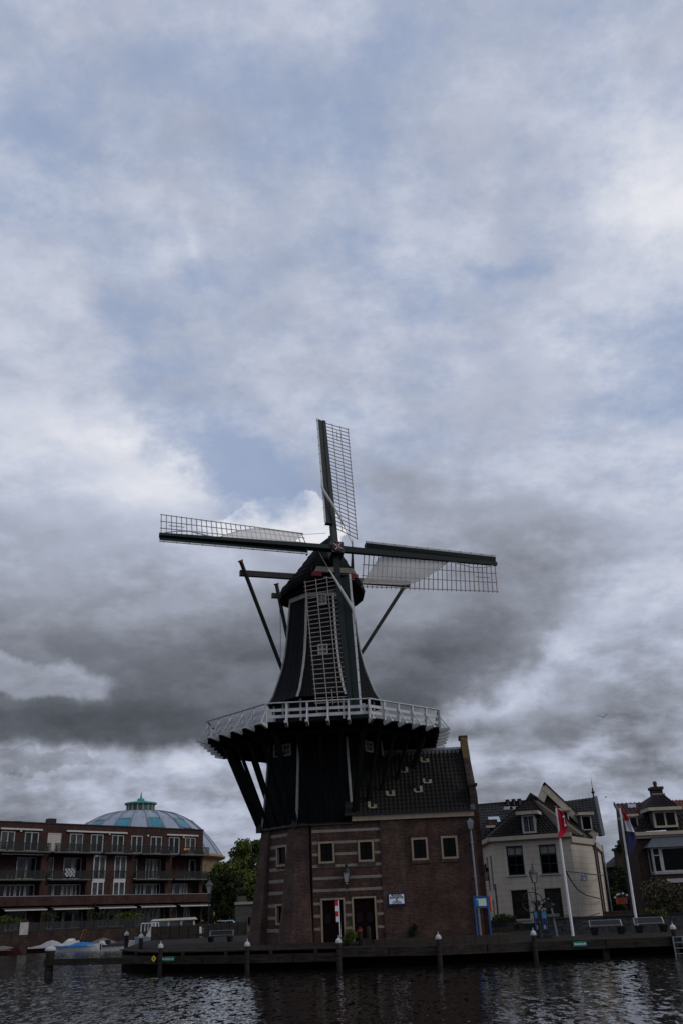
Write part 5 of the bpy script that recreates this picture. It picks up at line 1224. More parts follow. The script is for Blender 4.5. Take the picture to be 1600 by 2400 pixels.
# benches
def bench(x0, x1, yb, Y, zb, label, ang, zt, mdl=0):
    P, Q = at(x0, yb, Y), at(x1, yb, Y); f = Fr((P.x + Q.x) / 2, Y, R(ang)); L = (Q.x - P.x)
    t = thing('bench', label, 'bench', (f.o.x, Y, zb), R(ang), 'metal quay benches'); hb = zt - zb
    for sg in (-1, 1):
        u = sg * (L / 2 - .15)
        MB(f).hexa([(u - .11, -.2, zb), (u + .11, -.2, zb), (u + .11, .25, zb), (u - .11, .25, zb), (u - .16, -.3, zb + .40), (u + .16, -.3, zb + .40), (u + .16, .3, zb + .40), (u - .16, .3, zb + .40)]).build('leg', ironb, t)
        MB(f).beam((sg * L / 2, .22, zb + .40), (sg * (L / 2 - .02), .40, zb + hb), .06, .05).build('back_frame', zinc, t)
    for k in range(4): MB(f).box(-L / 2, L / 2, -.3 + k * .15, -.3 + k * .15 + .12, zb + .42, zb + .455).build('seat_slat', ironb, t)
    bs_ = MB(f).beam((-L / 2, .405, zb + hb), (L / 2, .405, zb + hb), .05, .04).build('top_rail', zinc, t)
    MB(f).beam((-L / 2, .25, zb + .50), (L / 2, .25, zb + .50), .05, .04).build('bottom_rail', zinc, t)
    n = 22
    for k in range(n):
        u = -L / 2 + L * (k + .5) / n; MB(f).beam((u, .25, zb + .5), (u, .40, zb + hb - .02), L / n * .86, .015).build('back_slat', ironb, t)
bench(489, 545, 2215, 70.0, 1.1, 'dark slatted bench on the quay left of the mill base', -8, at(515, 2181, 70).z)
bench(1387, 1463, 2193, 57.2, .93, 'left of the two metal benches beside the flagpoles', 2, at(1425, 2156, 57.5).z)
bench(1492, 1562, 2188, 58.0, .93, 'right of the two metal benches, nearest the right mooring post', 2, at(1525, 2150, 58.3).z)
# ruined portal, car, gate
P = at(552, 2180, 120); f = Fr(P.x, 120, R(10)); zt = at(575, 2107, 120).z; t = thing('stone_portal', 'weathered grey stone gateway with cornice left of the mill base', 'gateway', (P.x, 120, 1.1), R(10))
MB(f).box(0, 1.5, 0, .8, 1.1, zt - .6).build('pier', stone_d := mat('old_grey_stone', (.065, .062, .053), .9, var=.35, vscale=1.5), t)
MB(f).box(4.2, 5.6, 0, .8, 1.1, zt - .6).build('pier', stone_d, t); MB(f).box(1.5, 4.2, .05, .7, zt - 2.0, zt - .6).build('lintel', stone_d, t)
MB(f).box(-.1, 5.9, -.15, .9, zt - .6, zt - .3).build('cornice', mat('pale_cornice', (.22, .20, .165), .85, var=.2), t)
MB(f).box(.2, 1.3, .0, .8, zt - .3, zt + .35).build('pier_block', stone_d, t)
P = at(528, 2161, 128); f = Fr(P.x, 128, 0); t = thing('parked_car', 'pale blue car half hidden behind the planked wall', 'car', (P.x, 128, 1.1))
rings = []
for x_, w_, z1_, zs in ((-2.0, .7, .75, .0), (-1.9, .82, .95, .0), (-1.2, .85, 1.0, .0), (-.9, .85, 1.05, .0), (-.4, .78, 1.5, 0), (.9, .78, 1.52, 0), (1.5, .83, 1.1, 0), (2.0, .8, .9, 0), (2.1, .7, .6, 0)):
    rings.append([(x_, -w_, 1.1 + .3), (x_, -w_, 1.1 + min(z1_, .95)), (x_, -w_ * .85, 1.1 + z1_), (x_, w_ * .85, 1.1 + z1_), (x_, w_, 1.1 + min(z1_, .95)), (x_, w_, 1.1 + .3)])
MB(f).loft(rings).build('body', mat('pale_blue_car_paint', (.25, .36, .42), .3), t)
for a, b in ((-.75, .1), (.2, 1.1)): MB(f).box(a, b, -.84, -.70, 2.08, 2.5).build('side_window', glass, t)
for x_ in (-1.25, 1.3):
    wm = MB(Fr(P.x + x_, 128, 0)); wm.tube([(0, -.86, 1.42), (0, -.62, 1.42)], .32, 14); wm.build('wheel', ironb, t)
for k in range(3):
    P = at(466 + 7 * k, 2196, 98); 
t = thing('iron_gate', 'black iron gate with white notices between the planked walls', 'gate', at(473, 2195, 98))
P = at(466, 2195, 98); Q = at(482, 2195, 98)
MB().box(P.x, P.x + .08, 97.9, 98, 1.1, 2.5).box(Q.x - .08, Q.x, 97.9, 98, 1.1, 2.5).box(P.x + .08, Q.x - .08, 97.9, 98, 2.3, 2.4).box(P.x + .08, Q.x - .08, 97.9, 98, 1.2, 1.3).build('gate_frame', ironb, t)
for k in range(4): x_ = P.x + .1 + (Q.x - P.x - .2) * (k + .5) / 4; MB().box(x_ - .02, x_ + .02, 97.92, 97.97, 1.3, 2.3).build('gate_bar', ironb, t)
MB().box(P.x + .1, P.x + .3, 97.86, 97.9, 1.5, 2.1).build('notice', signw, t)

# ================================================================== right: cream house and its neighbours
def P3(x, y, Y): p = at(x, y, Y); return (p.x, p.y, p.z)
GZR = 1.1
A_, B_, C_, D_, E_ = at(1151, 1965, 75.5), at(1333, 1955, 73.5), at(1383, 1955, 78.0), at(1401, 1958, 90.0), at(1128, 1975, 81.0)
EV = 7.35
cream = thing('cream_house', 'cream rendered two-storey house with dark teal windows and tiled gable beside the storehouse', 'house', (A_.x, A_.y, GZR))
F1, F2, F3, F0 = Fr.two(A_, B_), Fr.two(B_, C_), Fr.two(C_, D_), Fr.two(E_, A_)
L1, L2, L3, L0_ = (B_.xy - A_.xy).length, (C_.xy - B_.xy).length, (D_.xy - C_.xy).length, (A_.xy - E_.xy).length
def hp(F, x0, x1, y0, y1): u0, z1 = F.px(x0, y0); u1, z0 = F.px(x1, y1); return (u0, u1, z0, z1)
cw = [hp(F1, 1184, 1230, 1984, 2050), hp(F1, 1260.5, 1308.5, 1980.5, 2046.5)]
gw = [hp(F1, 1196, 1242, 2087, 2153), hp(F1, 1273.5, 1321, 2083, 2150)]
def coursed(F, u0, u1, z0, z1, hs, par, name='wall'):
    """rendered wall scored into courses: recessed joints between blocks of render"""
    w_ = MB(F).holes(u0, u1, z0, z1, hs, v=0, depth=.22).build(name, render_, par)
    j = MB(F); z = z0 + .42; dj = mat('render_joint', (.20, .17, .135), .9)
    while z < z1 - .1:
        cuts = sorted([(h[0], h[1]) for h in hs if h[2] < z < h[3]]); a = u0
        for c0, c1 in cuts + [(u1, u1)]:
            if c0 - a > .05: j.box(a, c0, -.004, .01, z, z + .014)
            a = c1
        z += .42
    j.build('scored_joints', dj, w_, kind='stuff'); return w_
coursed(F1, 0, L1, .9, EV, cw + gw, cream); coursed(F2, 0, L2, .9, EV - .35, [], cream, 'side_wall')
h3 = [(L3 * .10, L3 * .22, 4.0, 6.6), (L3 * .14, L3 * .24, 1.2, 3.3)]
coursed(F3, 0, L3, .9, EV - .35, h3, cream, 'end_wall')
h0 = [hp(F0, 1136, 1141, 1993, 2045), hp(F0, 1144, 1149.5, 1988, 2042)]
h0 = [(L0_ * .30, L0_ * .44, 3.9, 6.4), (L0_ * .66, L0_ * .80, 3.9, 6.4), (L0_ * .5, L0_ * .62, 1.2, 3.2)]
coursed(F0, 0, L0_, .9, EV, h0, cream, 'corner_wall')
MB().poly([(E_.x, E_.y, .9), (E_.x, E_.y, EV), (E_.x + 1, 95, EV), (E_.x + 1, 95, .9)]).build('rear_wall', render_, cream)
for F, hs in ((F0, h0), (F3, h3)):
    for h in hs: window(cream, F, *h, v=.16, fw=.07, fmat=tan, gmat=glass, nu=1, nz=2, dep=.1)
for i, h in enumerate(cw):
    w_ = window(cream, F1, *h, v=.16, fw=.09, fmat=tealp, gmat=glass, nu=2, nz=1, dep=.12, mw=.05)
    H = h[3] - h[2]
    MB(F1).box(h[0] + .07, h[1] - .07, .06, .15, h[2] + H * .64, h[2] + H * .70).box(h[0] + .07, h[1] - .07, .08, .15, h[2] + H * .33, h[2] + H * .36).build('transom', tealp, w_)
    MB(F1).box(h[0] + .09, h[1] - .09, .148, .156, h[2] + H * .70, h[3] - .08).build('roller_blind', mat('linen_blind', (.20, .19, .165), .8, var=.15), w_)
    MB(F1).box(h[0] - .12, h[1] + .12, -.10, .2, h[2] - .10, h[2] - .0).build('sill', creamp, w_)
    MB(F1).box(h[0] - .10, h[1] + .10, -.04, .1, h[3] + .0, h[3] + .08).build('hood', creamp, w_)
brf = mat('brown_black_frame', (.018, .012, .010), .5)
curt = mat('window_with_brown_curtain', (.022, .017, .014), .35, var=.8, vscale=3)
for h in gw:
    w_ = window(cream, F1, *h, v=.16, fw=.08, fmat=brf, gmat=curt, nu=1, nz=1, dep=.12); H = h[3] - h[2]
    MB(F1).box(h[0] + .07, h[1] - .07, .06, .15, h[2] + H * .60, h[2] + H * .65).build('transom', brf, w_)
    MB(F1).box(h[0] - .12, h[1] + .12, -.10, .2, h[2] - .12, h[2]).build('sill', creamp, w_)
    MB(F1).box(h[0] - .10, h[1] + .10, -.04, .1, h[3], h[3] + .08).build('hood', creamp, w_)
MB(F1).box(-.02, L1 + .02, -.03, .05, .9, GZR + .38).build('plinth', tealp, cream)
# eaves cornice
for F, L, z in ((F1, L1, EV), (F0, L0_, EV)): MB(F).box(-.1, L + .15, -.38, .0, z - .02, z + .28).build('cornice', creamp, cream)
MB(F2).box(0, L2, -.15, .02, EV - .42, EV + .02).build('cornice', creamp, cream); MB(F3).box(0, L3, -.2, .02, EV - .42, EV + .1).build('cornice', creamp, cream)
# tile-hung front gable, hung tiles laid as courses
APX = at(1243, 1869, 76.6); GL, GR = at(1130, 1973, 80.5), at(1320, 1953, 73.4)
gA, gB = F1.w(-.3, -.2, EV + .3), F1.w(L1 - .6, -.2, EV + .3)
GL = F0.w(L0_ * .05, -.25, EV + .3)
def tiled_tri(L_, R_, T_, rows, parent, m_, name='tile_course', w=.26, cut=None):
    """courses of pantiles on a triangle or quad: every course is a row of curved tiles"""
    L_, R_, T_ = Vector(L_), Vector(R_), Vector(T_); n_ = (R_ - L_).cross(T_ - L_).normalized()
    if n_.y > 0: n_ = -n_
    for r in range(rows):
        t0, t1 = r / rows, (r + 1.15) / rows; t1 = min(t1, 1.0)
        a, b = L_.lerp(T_, t0), R_.lerp(T_, t0); a1, b1 = L_.lerp(T_, t1), R_.lerp(T_, t1); n = int((b - a).length / w)
        if n < 1: continue
        mb = MB(); up_ = ((T_ - (L_ + R_) / 2) / rows * 1.12)
        for k in range(n):
            p, q = a.lerp(b, k / n), a.lerp(b, (k + 1) / n); pc = a1.lerp(b1, (k + .0) / n); qc = a1.lerp(b1, (k + 1.0) / n); m1, mc = (p + q) / 2, (pc + qc) / 2
            for (s0, s1, h0_, h1_) in ((0, .35, .0, .005), (.35, .7, .005, .06), (.7, 1.0, .06, .0)):
                mb.poly([p.lerp(q, s0) + n_ * (.05 + h0_), p.lerp(q, s1) + n_ * (.05 + h1_), pc.lerp(qc, s1) + n_ * h1_, pc.lerp(qc, s0) + n_ * h0_])
                mb.poly([p.lerp(q, s0) + n_ * (.0 + h0_), p.lerp(q, s1) + n_ * (.0 + h1_), p.lerp(q, s1) + n_ * (.05 + h1_), p.lerp(q, s0) + n_ * (.05 + h0_)])
        mb.build(name, m_, parent)
fg = MB(); fg.poly([gA, gB, APX]); fg.poly([GL, gA, APX]); fg = fg.build('tile_hung_gable', tile, cream)
tiled_tri(gA, gB, APX, 15, fg, tile); tiled_tri(GL, gA, APX, 15, fg, tile)
# window in that gable
WF = Fr.two(F1.w(0, -.3, 0), F1.w(L1, -.3, 0)); h = hp(WF, 1220, 1256, 1911, 1952)
dmr = MB(WF).box(h[0] + .02, h[1] - .02, .1, 1.8, h[2], h[3] + .1).build('dormer_cheeks', lead, cream)
w_ = window(cream, WF, h[0], h[1], h[2], h[3], v=.05, fw=.13, fmat=weather, gmat=glass, nu=2, dep=.14, mw=.05)
for a, b in ((.14, .40), (.60, .86)): MB(WF).box(h[0] + (h[1] - h[0]) * a, h[0] + (h[1] - h[0]) * b, .045, .049, h[2] + .15, h[3] - .15).build('curtain', mat('grey_net_curtain', (.07, .07, .08), .7, var=.4, vscale=4), w_)
MB(WF).box(h[0] - .35, h[1] + .35, -.35, 1.8, h[3] + .02, h[3] + .26).build('dormer_roof', creamp, cream)
# hips and ridge caps
MB().beam(GL, APX, .22, .16).build('left_hip', tile, cream); MB().beam(gB, APX, .20, .14).build('right_hip', tile, cream)
MB().tube([APX + Vector((-.3, -.1, -.25)), APX + Vector((0, -.1, .12)), APX + Vector((.5, .1, -.12))], [.18, .26, .16], 8).build('ridge_knob', tile, cream)
# brown brick side gable with cream verge, turned to the right
G2L, G2R = F1.w(L1 - .65, -.1, EV - .1), Vector((C_.x - .1, C_.y + .1, EV + .0))
VR = Vector((at(1379, 1957, C_.y).x, C_.y, EV + .05)); AP2 = APX + Vector((.15, .25, .05))
MB().poly([G2L, (B_.x, B_.y + .3, EV - .4), VR, AP2]).build('side_gable', brickbrown, cream)
MB().beam(AP2 + Vector((0, -.2, -.15)), VR + Vector((.1, -.25, -.15)), .12, .30).build('verge_board', creamp, cream)
MB().beam(AP2 + Vector((0, -.25, .08)), VR + Vector((.15, -.3, .08)), .25, .10).build('verge_tiles', tile, cream)
MB().prism([(B_.x + .05, B_.y + .05, EV - .3), (C_.x, C_.y, EV - .3), (B_.x - 1.0, C_.y + .5, EV - .3)], (0, 0, .22)).build('flat_roof', lead, cream)
lf = MB(); rr = random.Random(9)
for k in range(5): q = B_.lerp(C_, .1 + .18 * k); leaves(lf, (q.x, q.y + .5, EV + .1), (.45, .3, .22), 90, .08, rr)
lf.build('roof_plants', greendark, cream)
# roof going back to the left: grey tiles
R1, R2 = Vector(P3(1118, 1891, 86)), Vector(P3(1232, 1880, 86)); E1, E2 = Vector((E_.x - .8, E_.y + .2, EV + .2)), Vector((APX.x - 1.2, 81.2, EV + .2))
back1 = thing('grey_roofed_house', 'house with a long grey tiled roof and three vent pipes behind the cream house', 'house', (E_.x, 86, GZR))
def roof_quad(a, b, c, d, par, m_, rows, w=.3, name='roof'):
    ro = MB().poly([a, b, c, d]).build(name, m_, par); a, b, c, d = map(Vector, (a, b, c, d)); n_ = (b - a).cross(d - a).normalized()
    if n_.z < 0: n_ = -n_
    for r in range(rows):
        t0, t1 = r / rows, min(1, (r + 1.1) / rows); p, q, p1, q1 = a.lerp(d, t0), b.lerp(c, t0), a.lerp(d, t1), b.lerp(c, t1); n = max(1, int((q - p).length / w)); mb = MB()
        for k in range(n):
            P_, Q_, S_, T_ = p.lerp(q, k / n), p.lerp(q, (k + 1) / n), p1.lerp(q1, (k + 1) / n), p1.lerp(q1, k / n)
            for (s0, s1, h0_, h1_) in ((0, .4, .01, .01), (.4, .7, .01, .07), (.7, 1, .07, .01)):
                mb.poly([P_.lerp(Q_, s0) + n_ * (.05 + h0_), P_.lerp(Q_, s1) + n_ * (.05 + h1_), T_.lerp(S_, s1) + n_ * h1_, T_.lerp(S_, s0) + n_ * h0_])
                mb.poly([P_.lerp(Q_, s0) + n_ * h0_, P_.lerp(Q_, s1) + n_ * h1_, P_.lerp(Q_, s1) + n_ * (.05 + h1_), P_.lerp(Q_, s0) + n_ * (.05 + h0_)])
        mb.build('tile_course', m_, ro)
    return ro
roof_quad(E1 + Vector((-1.5, 0, 0)), E2 + Vector((2.5, 0, 0)), R2, R1 + Vector((-1.2, 0, .05)), back1, tiled, 14)
MB().box(E_.x - 2, APX.x + 1.5, 81.5, 90, .9, EV + .2).build('wall', render_, back1)
MB().poly([R1 + Vector((-1.2, 0, 0)), R2, (R2.x, 91, EV), (R1.x - 1.2, 91, EV)]).build('rear_slope', tiled, back1)
MB().beam(R1 + Vector((-1.2, 0, .08)), R2 + Vector((0, 0, .08)), .3, .2).build('ridge', ironb, back1)
for x, yt in ((1188, 1877), (1202, 1875.5), (1215.5, 1875)):
    p = Vector(P3(x, yt, 85.6)); q = Vector(P3(x + 1, 1888, 85.5)); MB().tube([q, p], .13, 8).tube([p - Vector((0, 0, .08)), p + Vector((0, 0, .1))], .19, 8).build('vent_pipe', ironb, back1)
    p = Vector(P3(x + 1.5, 1893, 84.4)); MB().hexa([p + Vector(v) for v in ((-.42, 0, -.14), (.42, 0, -.14), (.42, .12, -.14), (-.42, .12, -.14), (-.34, 0, .1), (.34, 0, .1), (.34, .12, .1), (-.34, .12, .1))]).build('pipe_flashing', white, back1)
# rooflight with brick chimney in front of it
sm_ = bpy.data.materials.new('rooflight_glass'); sm_.use_nodes = True; sb = sm_.node_tree.nodes['Principled BSDF']; sb.inputs['Base Color'].default_value = (.5, .52, .55, 1); sb.inputs['Roughness'].default_value = .08; sb.inputs['Metallic'].default_value = .8
p, q = Vector(P3(1145, 1927, 82.9)), Vector(P3(1167, 1914, 83.6)); MB().hexa([(p.x, p.y - .2, p.z), (q.x, p.y - .2, p.z), (q.x, p.y, p.z), (p.x, p.y, p.z), (p.x, q.y - .2, q.z), (q.x, q.y - .2, q.z), (q.x, q.y, q.z), (p.x, q.y, q.z)]).build('rooflight', sm_, back1)
p, q = Vector(P3(1144, 1932, 82.0)), Vector(P3(1162, 1921, 82.0)); MB().box(p.x, q.x, 81.6, 82.6, EV, q.z).build('chimney', brickbrown, back1)
p, q = Vector(P3(1138, 1941, 81.4)), Vector(P3(1158, 1935, 81.4)); MB().box(p.x, q.x, 81.0, 81.6, p.z, q.z).build('chimney_ledge', creamp, back1)
# tall pointed gable behind
TY = 82.0; tall = thing('tall_gabled_house', 'tall house with a pointed brown brick gable and thick cream verges behind the cream house', 'house', (at(1300, 1950, TY).x, TY, GZR))
TA = Vector(P3(1273, 1836, TY)); TL_ = Vector(P3(1238, 1950, TY)); TR_ = Vector(P3(1394, 1954, TY))
MB().prism([TL_ + Vector((0, .1, 0)), TR_ + Vector((0, .1, 0)), TA + Vector((0, .1, 0))], (0, .4, 0)).build('gable_wall', brickbrown, tall)
MB().beam(TA + Vector((-.05, -.1, -.3)), TR_ + Vector((0, -.1, -.25)), .25, .62).build('right_verge', creamp, tall)
MB().beam(TA + Vector((.10, -.08, -.35)), TL_ + Vector((0, -.08, 0)), .25, .62).build('left_verge', creamp, tall)
MB().beam(TA + Vector((.0, -.1, .05)), TR_ + Vector((.1, -.1, .12)), .34, .10).build('verge_tiles', tile, tall)
MB().box(TL_.x, TR_.x, TY + .1, TY + 9, .9, TL_.z).build('wall', brickbrown, tall)
T2 = Vector(P3(1317, 1880, 85.5)); T3 = Vector(P3(1390, 1869, 85.5)); T4 = Vector(P3(1408, 1958, TY + .6)); T5 = Vector((T2.x - 1.5, TY + .6, T4.z))
roof_quad(T5, T4, T3, T2 + Vector((-.5, 0, 0)), tall, tiled, 15)
MB().poly([T2 + Vector((-.5, 0, 0)), T3, (T3.x, 93, T4.z), (T2.x, 93, T4.z)]).build('rear_slope', tiled, tall)
MB().prism([T4 + Vector((.05, 0, 0)), T3 + Vector((.05, 0, .1)), T3 + Vector((.05, .5, .1)), T4 + Vector((.05, 1.2, 0))], (.28, 0, 0)).build('roof_end_cladding', lead, tall)
MB().tube([T3 + Vector((0, 0, 0)), T3 + Vector((0, 0, .8))], .07, 6).build('finial_rod', ironb, tall); MB().lathe([(.03, T3.z + .25), (.17, T3.z + .45), (.03, T3.z + .65), (.015, T3.z + 1.7)], T3.x, T3.y, 8).build('finial', ironb, tall)
for (x0, x1, y0, y1, Y) in ((1357, 1389, 1911, 1947, 80.9), (1308, 1334, 1901, 1925, 81.2)):
    a, b = at(x0, y0, Y), at(x1, y1, Y); f = Fr(a.x, Y, R(1.0)); W_ = b.x - a.x
    MB(f).box(0, W_, .05, 2.5, b.z, a.z).build('dormer', lead, tall); MB(f).box(-.15, W_ + .2, -.25, 2.6, a.z, a.z + .22).build('dormer_roof', creamp, tall)
    window(tall, f, .05, W_ - .05, b.z + .05, a.z - .02, v=.03, fw=.09, fmat=weather, gmat=glass, nu=1, dep=.1)
# narrow brown side of that house with downpipe, reaching down beside the cream end wall
q0_, q1_ = Vector((D_.x + .0, D_.y - .5, .9)), Vector((D_.x + 1.0, D_.y + 9, .9))
MB().prism([q0_, q1_, (q1_.x, q1_.y, EV + .2), (q0_.x, q0_.y, EV + .2)], (-.6, 0, 0)).build('side_wall', brickbrown, tall)
MB().tube([(q0_.x + .05, q0_.y - .1, EV + .2), (q0_.x + .1, q0_.y - .1, .9)], .07, 6).build('drainpipe', zinc, tall)
# downpipe, tile picture and bracket lamp on the cream house
dp = MB(F3).tube([(.25, -.12, EV - .3), (.25, -.12, .95)], .07, 8).build('drainpipe', ironb, cream); MB(F3).box(.08, .42, -.3, -.02, EV - .75, EV - .25).build('pipe_hopper', lead, cream)
MB(F0).tube([(L0_ - .12, -.08, 4.3), (L0_ - .1, -.08, .95)], .05, 6).build('downpipe', ironb, cream)
u0, z1 = F2.px(1358.5, 2048, -.05); u1, z0 = F2.px(1375.5, 2062, -.05); pt = MB(F2).box(u0, u1, -.06, -.0, z0, z1).build('tile_panel', signw, cream)
rr = random.Random(4); cols = [redp, bluep, mat('teal_glaze', (.02, .22, .30), .3), mat('brown_glaze', (.12, .05, .03), .3), signw]
for i in range(6):
    for j in range(5):
        MB(F2).box(u0 + (u1 - u0) * i / 6 + .01, u0 + (u1 - u0) * (i + 1) / 6 - .01, -.07, -.061, z0 + (z1 - z0) * j / 5 + .01, z0 + (z1 - z0) * (j + 1) / 5 - .01).build('glazed_tile', rr.choice(cols), pt)
def bracket_lamp(x, y, Y, par_label, sc=1.0, side=1, scroll=True):
    p = at(x, y, Y); t = thing('wall_lantern', par_label, 'lantern', p, 0); x_, y_, z_ = p
    if scroll: MB().tube([(x_ + .75 * side * sc, y_ + .1, z_ - .3 * sc), (x_ + .4 * side * sc, y_ + .05, z_ + .0 * sc), (x_ + .15 * side * sc, y_, z_ + .25 * sc), (x_, y_, z_ + .28 * sc)], .03 * sc, 6).build('bracket', ironb, t); MB().box(x_ + .72 * side * sc, x_ + .84 * side * sc, y_ + .05, y_ + .2, z_ - .75 * sc, z_ + .15 * sc).build('wall_plate', ironb, t)
    k = [(-1, -1), (1, -1), (1, 1), (-1, 1)]; w0, w1 = .09 * sc, .17 * sc
    ln = MB()
    for i in range(4):
        a, b = k[i], k[(i + 1) % 4]; ln.beam((x_ + a[0] * w0, y_ + a[1] * w0, z_ - .28 * sc), (x_ + a[0] * w1, y_ + a[1] * w1, z_ + .16 * sc), .025 * sc, .025 * sc); ln.beam((x_ + a[0] * w0, y_ + a[1] * w0, z_ - .28 * sc), (x_ + b[0] * w0, y_ + b[1] * w0, z_ - .28 * sc), .03 * sc, .03 * sc)
    ln.lathe([(w1 * 1.4, z_ + .16 * sc), (w1 * .8, z_ + .32 * sc), (.05 * sc, z_ + .40 * sc), (.07 * sc, z_ + .46 * sc), (.01, z_ + .58 * sc)], x_, y_, 8)
    lo = ln.build('lantern_frame', ironb, t)
    MB().hexa([(x_ + a * w0 * .85, y_ + b * w0 * .85, z_ - .27 * sc) for a, b in k] + [(x_ + a * w1 * .85, y_ + b * w1 * .85, z_ + .15 * sc) for a, b in k]).build('glass', mat('lantern_pane', ()), lo)
    return t
p = at(1138, 2050, 80); bracket_lamp(1138, 2050, 79.0, 'bracket lantern on the left corner of the cream house', 1.5, 1)
t = bracket_lamp(811.5, 2053, 55.2, 'dark lantern on the wall between the two mill doors', 1.25, 1, False); p = at(811.5, 2053, 55.2)
MB().tube([(p.x, p.y, p.z - .34), (p.x, p.y + .12, p.z - .62), (p.x, p.y + .35, p.z - .62)], .03, 6).build('bracket', ironb, t); MB().tube([(p.x, p.y - .02, p.z - .42), (p.x, p.y - .02, p.z - .30)], .07, 8).build('lamp_bulb_cover', signw, t)

# ---- brick house at the right edge
HY = 68.0; h_a = at(1486, 1960, HY); HF = Fr(h_a.x, HY, R(-1.5)); WR = 9.0
bh = thing('brick_house', 'brown brick house with tile-hung gable, chimney and lead-roofed bay at the right edge', 'house', (h_a.x, HY, GZR), R(-1.5))
CZ = HF.px(1500, 1966)[1]; CZ2 = HF.px(1500, 1953)[1]
MB(HF).holes(0, WR, .8, CZ, [], v=0).poly([(0, 4.2, .8), (0, 0, .8), (0, 0, CZ), (0, 4.2, CZ)]).build('wall', brickbrown, bh)
MB(HF).box(-.15, WR, -.3, .05, CZ, CZ2 - .18).build('frieze', creamp, bh); MB(HF).box(-.25, WR, -.5, .05, CZ2 - .18, CZ2 + .05).build('cornice', creamp, bh)
def H_(x, y, v): u, z = HF.px(x, y, v); return HF.w(u, v, z)
# tile-hung dormer gable (clipped)
V_ = -.05; pts = [H_(1489, 1950, V_), H_(1640, 1940, V_), H_(1600, 1897, V_ + 1.2), H_(1577, 1880, V_ + 1.6), H_(1553, 1861, V_ + 2.2), H_(1528, 1863, V_ + 2.2), H_(1517, 1880, V_ + 1.7), H_(1503, 1908, V_ + .9)]
tg = MB().poly(pts).build('tile_hung_gable', tile, bh)
bl, br, tp_r, tp_l = pts[0], pts[1], pts[4], pts[5]
rows = 13
def edge_l(t):
    seq = [pts[0], pts[7], pts[6], pts[5]]; k = min(2, int(t * 3)); return seq[k].lerp(seq[k + 1], t * 3 - k)
def edge_r(t):
    seq = [pts[1], pts[2], pts[3], pts[4]]; k = min(2, int(t * 3)); return seq[k].lerp(seq[k + 1], t * 3 - k)
for r in range(rows):
    a, b, c, d = edge_l(r / rows), edge_r(r / rows), edge_r(min(1, (r + 1.1) / rows)), edge_l(min(1, (r + 1.1) / rows)); n = max(2, int((b - a).length / .3)); mb = MB(); n_ = Vector((0, -1, .1))
    for k in range(n):
        p, q, s_, t_ = a.lerp(b, k / n), a.lerp(b, (k + 1) / n), d.lerp(c, (k + 1) / n), d.lerp(c, k / n)
        for (s0, s1, h0_, h1_) in ((0, .4, .01, .01), (.4, .7, .01, .08), (.7, 1, .08, .01)):
            mb.poly([p.lerp(q, s0) + n_ * (.06 + h0_), p.lerp(q, s1) + n_ * (.06 + h1_), t_.lerp(s_, s1) + n_ * h1_, t_.lerp(s_, s0) + n_ * h0_])
    mb.build('tile_course', tile, tg)
tg2 = [p + Vector((0, 4.5, -.3)) for p in pts]
sd_ = MB()
for i in (3, 4, 5, 6, 7, 2): sd_.poly([pts[i], pts[(i + 1) % 8] if i != 2 else pts[3], tg2[(i + 1) % 8] if i != 2 else tg2[3], tg2[i]])
sd_.build('gable_roof_sides', tile, bh)
# dormer window with flat cream roof
a, b = HF.px(1527, 1901, -.35), HF.px(1589, 1938, -.35); MB(HF).box(a[0], b[0], -.28, 1.5, b[1], a[1]).build('dormer', lead, bh)
window(bh, HF, a[0], b[0], b[1], a[1], v=-.29, fw=.14, fmat=creamp, gmat=glass, nu=2, dep=.08, mw=.12)
MB(HF).box(a[0] - .35, b[0] + .35, -.75, 1.5, a[1], a[1] + .22).build('dormer_roof', creamp, bh)
ca, cb_ = H_(1530, 1862, 2.6), H_(1550, 1843, 2.6); c = (ca.x + cb_.x) / 2
MB().box(ca.x, cb_.x, ca.y, ca.y + .8, ca.z - 1, cb_.z).box(ca.x - .08, cb_.x + .08, ca.y - .08, ca.y + .88, cb_.z - .2, cb_.z).build('chimney', brickbrown, bh)
MB().lathe([(.13, cb_.z), (.13, cb_.z + .2), (.17, cb_.z + .22), (.12, cb_.z + .42)], c, ca.y + .4, 8).build('chimney_pot', brickpale, bh)
MB().box(ca.x - .1, cb_.x + .1, ca.y - .1, ca.y - .02, ca.z - .25, ca.z + .05).build('chimney_flashing', zinc, bh)
# dark red roof to the left and orange one to the right, sloping up behind
vr = 0.0
for _ in range(60):
    if HF.px(1443, 1884, vr)[0] > 0: break
    vr += .1
vr = max(.5, vr) if vr < 6 else 3.4
for vv_ in [k * .1 for k in range(60)]:
    if abs(HF.px(1443, 1884, vv_)[0]) < abs(HF.px(1443, 1884, vr)[0]): vr = vv_
rz_ = HF.px(1443, 1884, vr)[1]; LP, RP = HF.w(-.1, -.15, CZ + .35), HF.w(-.1, vr, rz_)
roof_quad(LP, H_(1512, 1950, -.15), H_(1519, 1880, vr), RP, bh, tilered, 14, .28, 'left_roof')
roof_quad(H_(1560, 1948, 1.2), H_(1700, 1940, 1.2), H_(1700, 1870, 5.2), H_(1560, 1877, 5.2), bh, tileorange, 14, .28, 'right_roof')
MB().beam(LP + Vector((-.06, -.05, 0)), RP + Vector((-.06, 0, .02)), .10, .26).build('roof_verge', lead, bh)
MB().poly([HF.w(0, 0, CZ), HF.w(0, vr + .8, CZ), HF.w(0, vr + .3, rz_ - .25), HF.w(0, vr, rz_ - .25)]).build('side_gable', brickbrown, bh)
pq = H_(1478, 1889, vr - .4); MB().box(pq.x - .35, pq.x + .25, pq.y - .35, pq.y + .2, pq.z - .15, pq.z + .12).build('rooflight', sm_, bh)
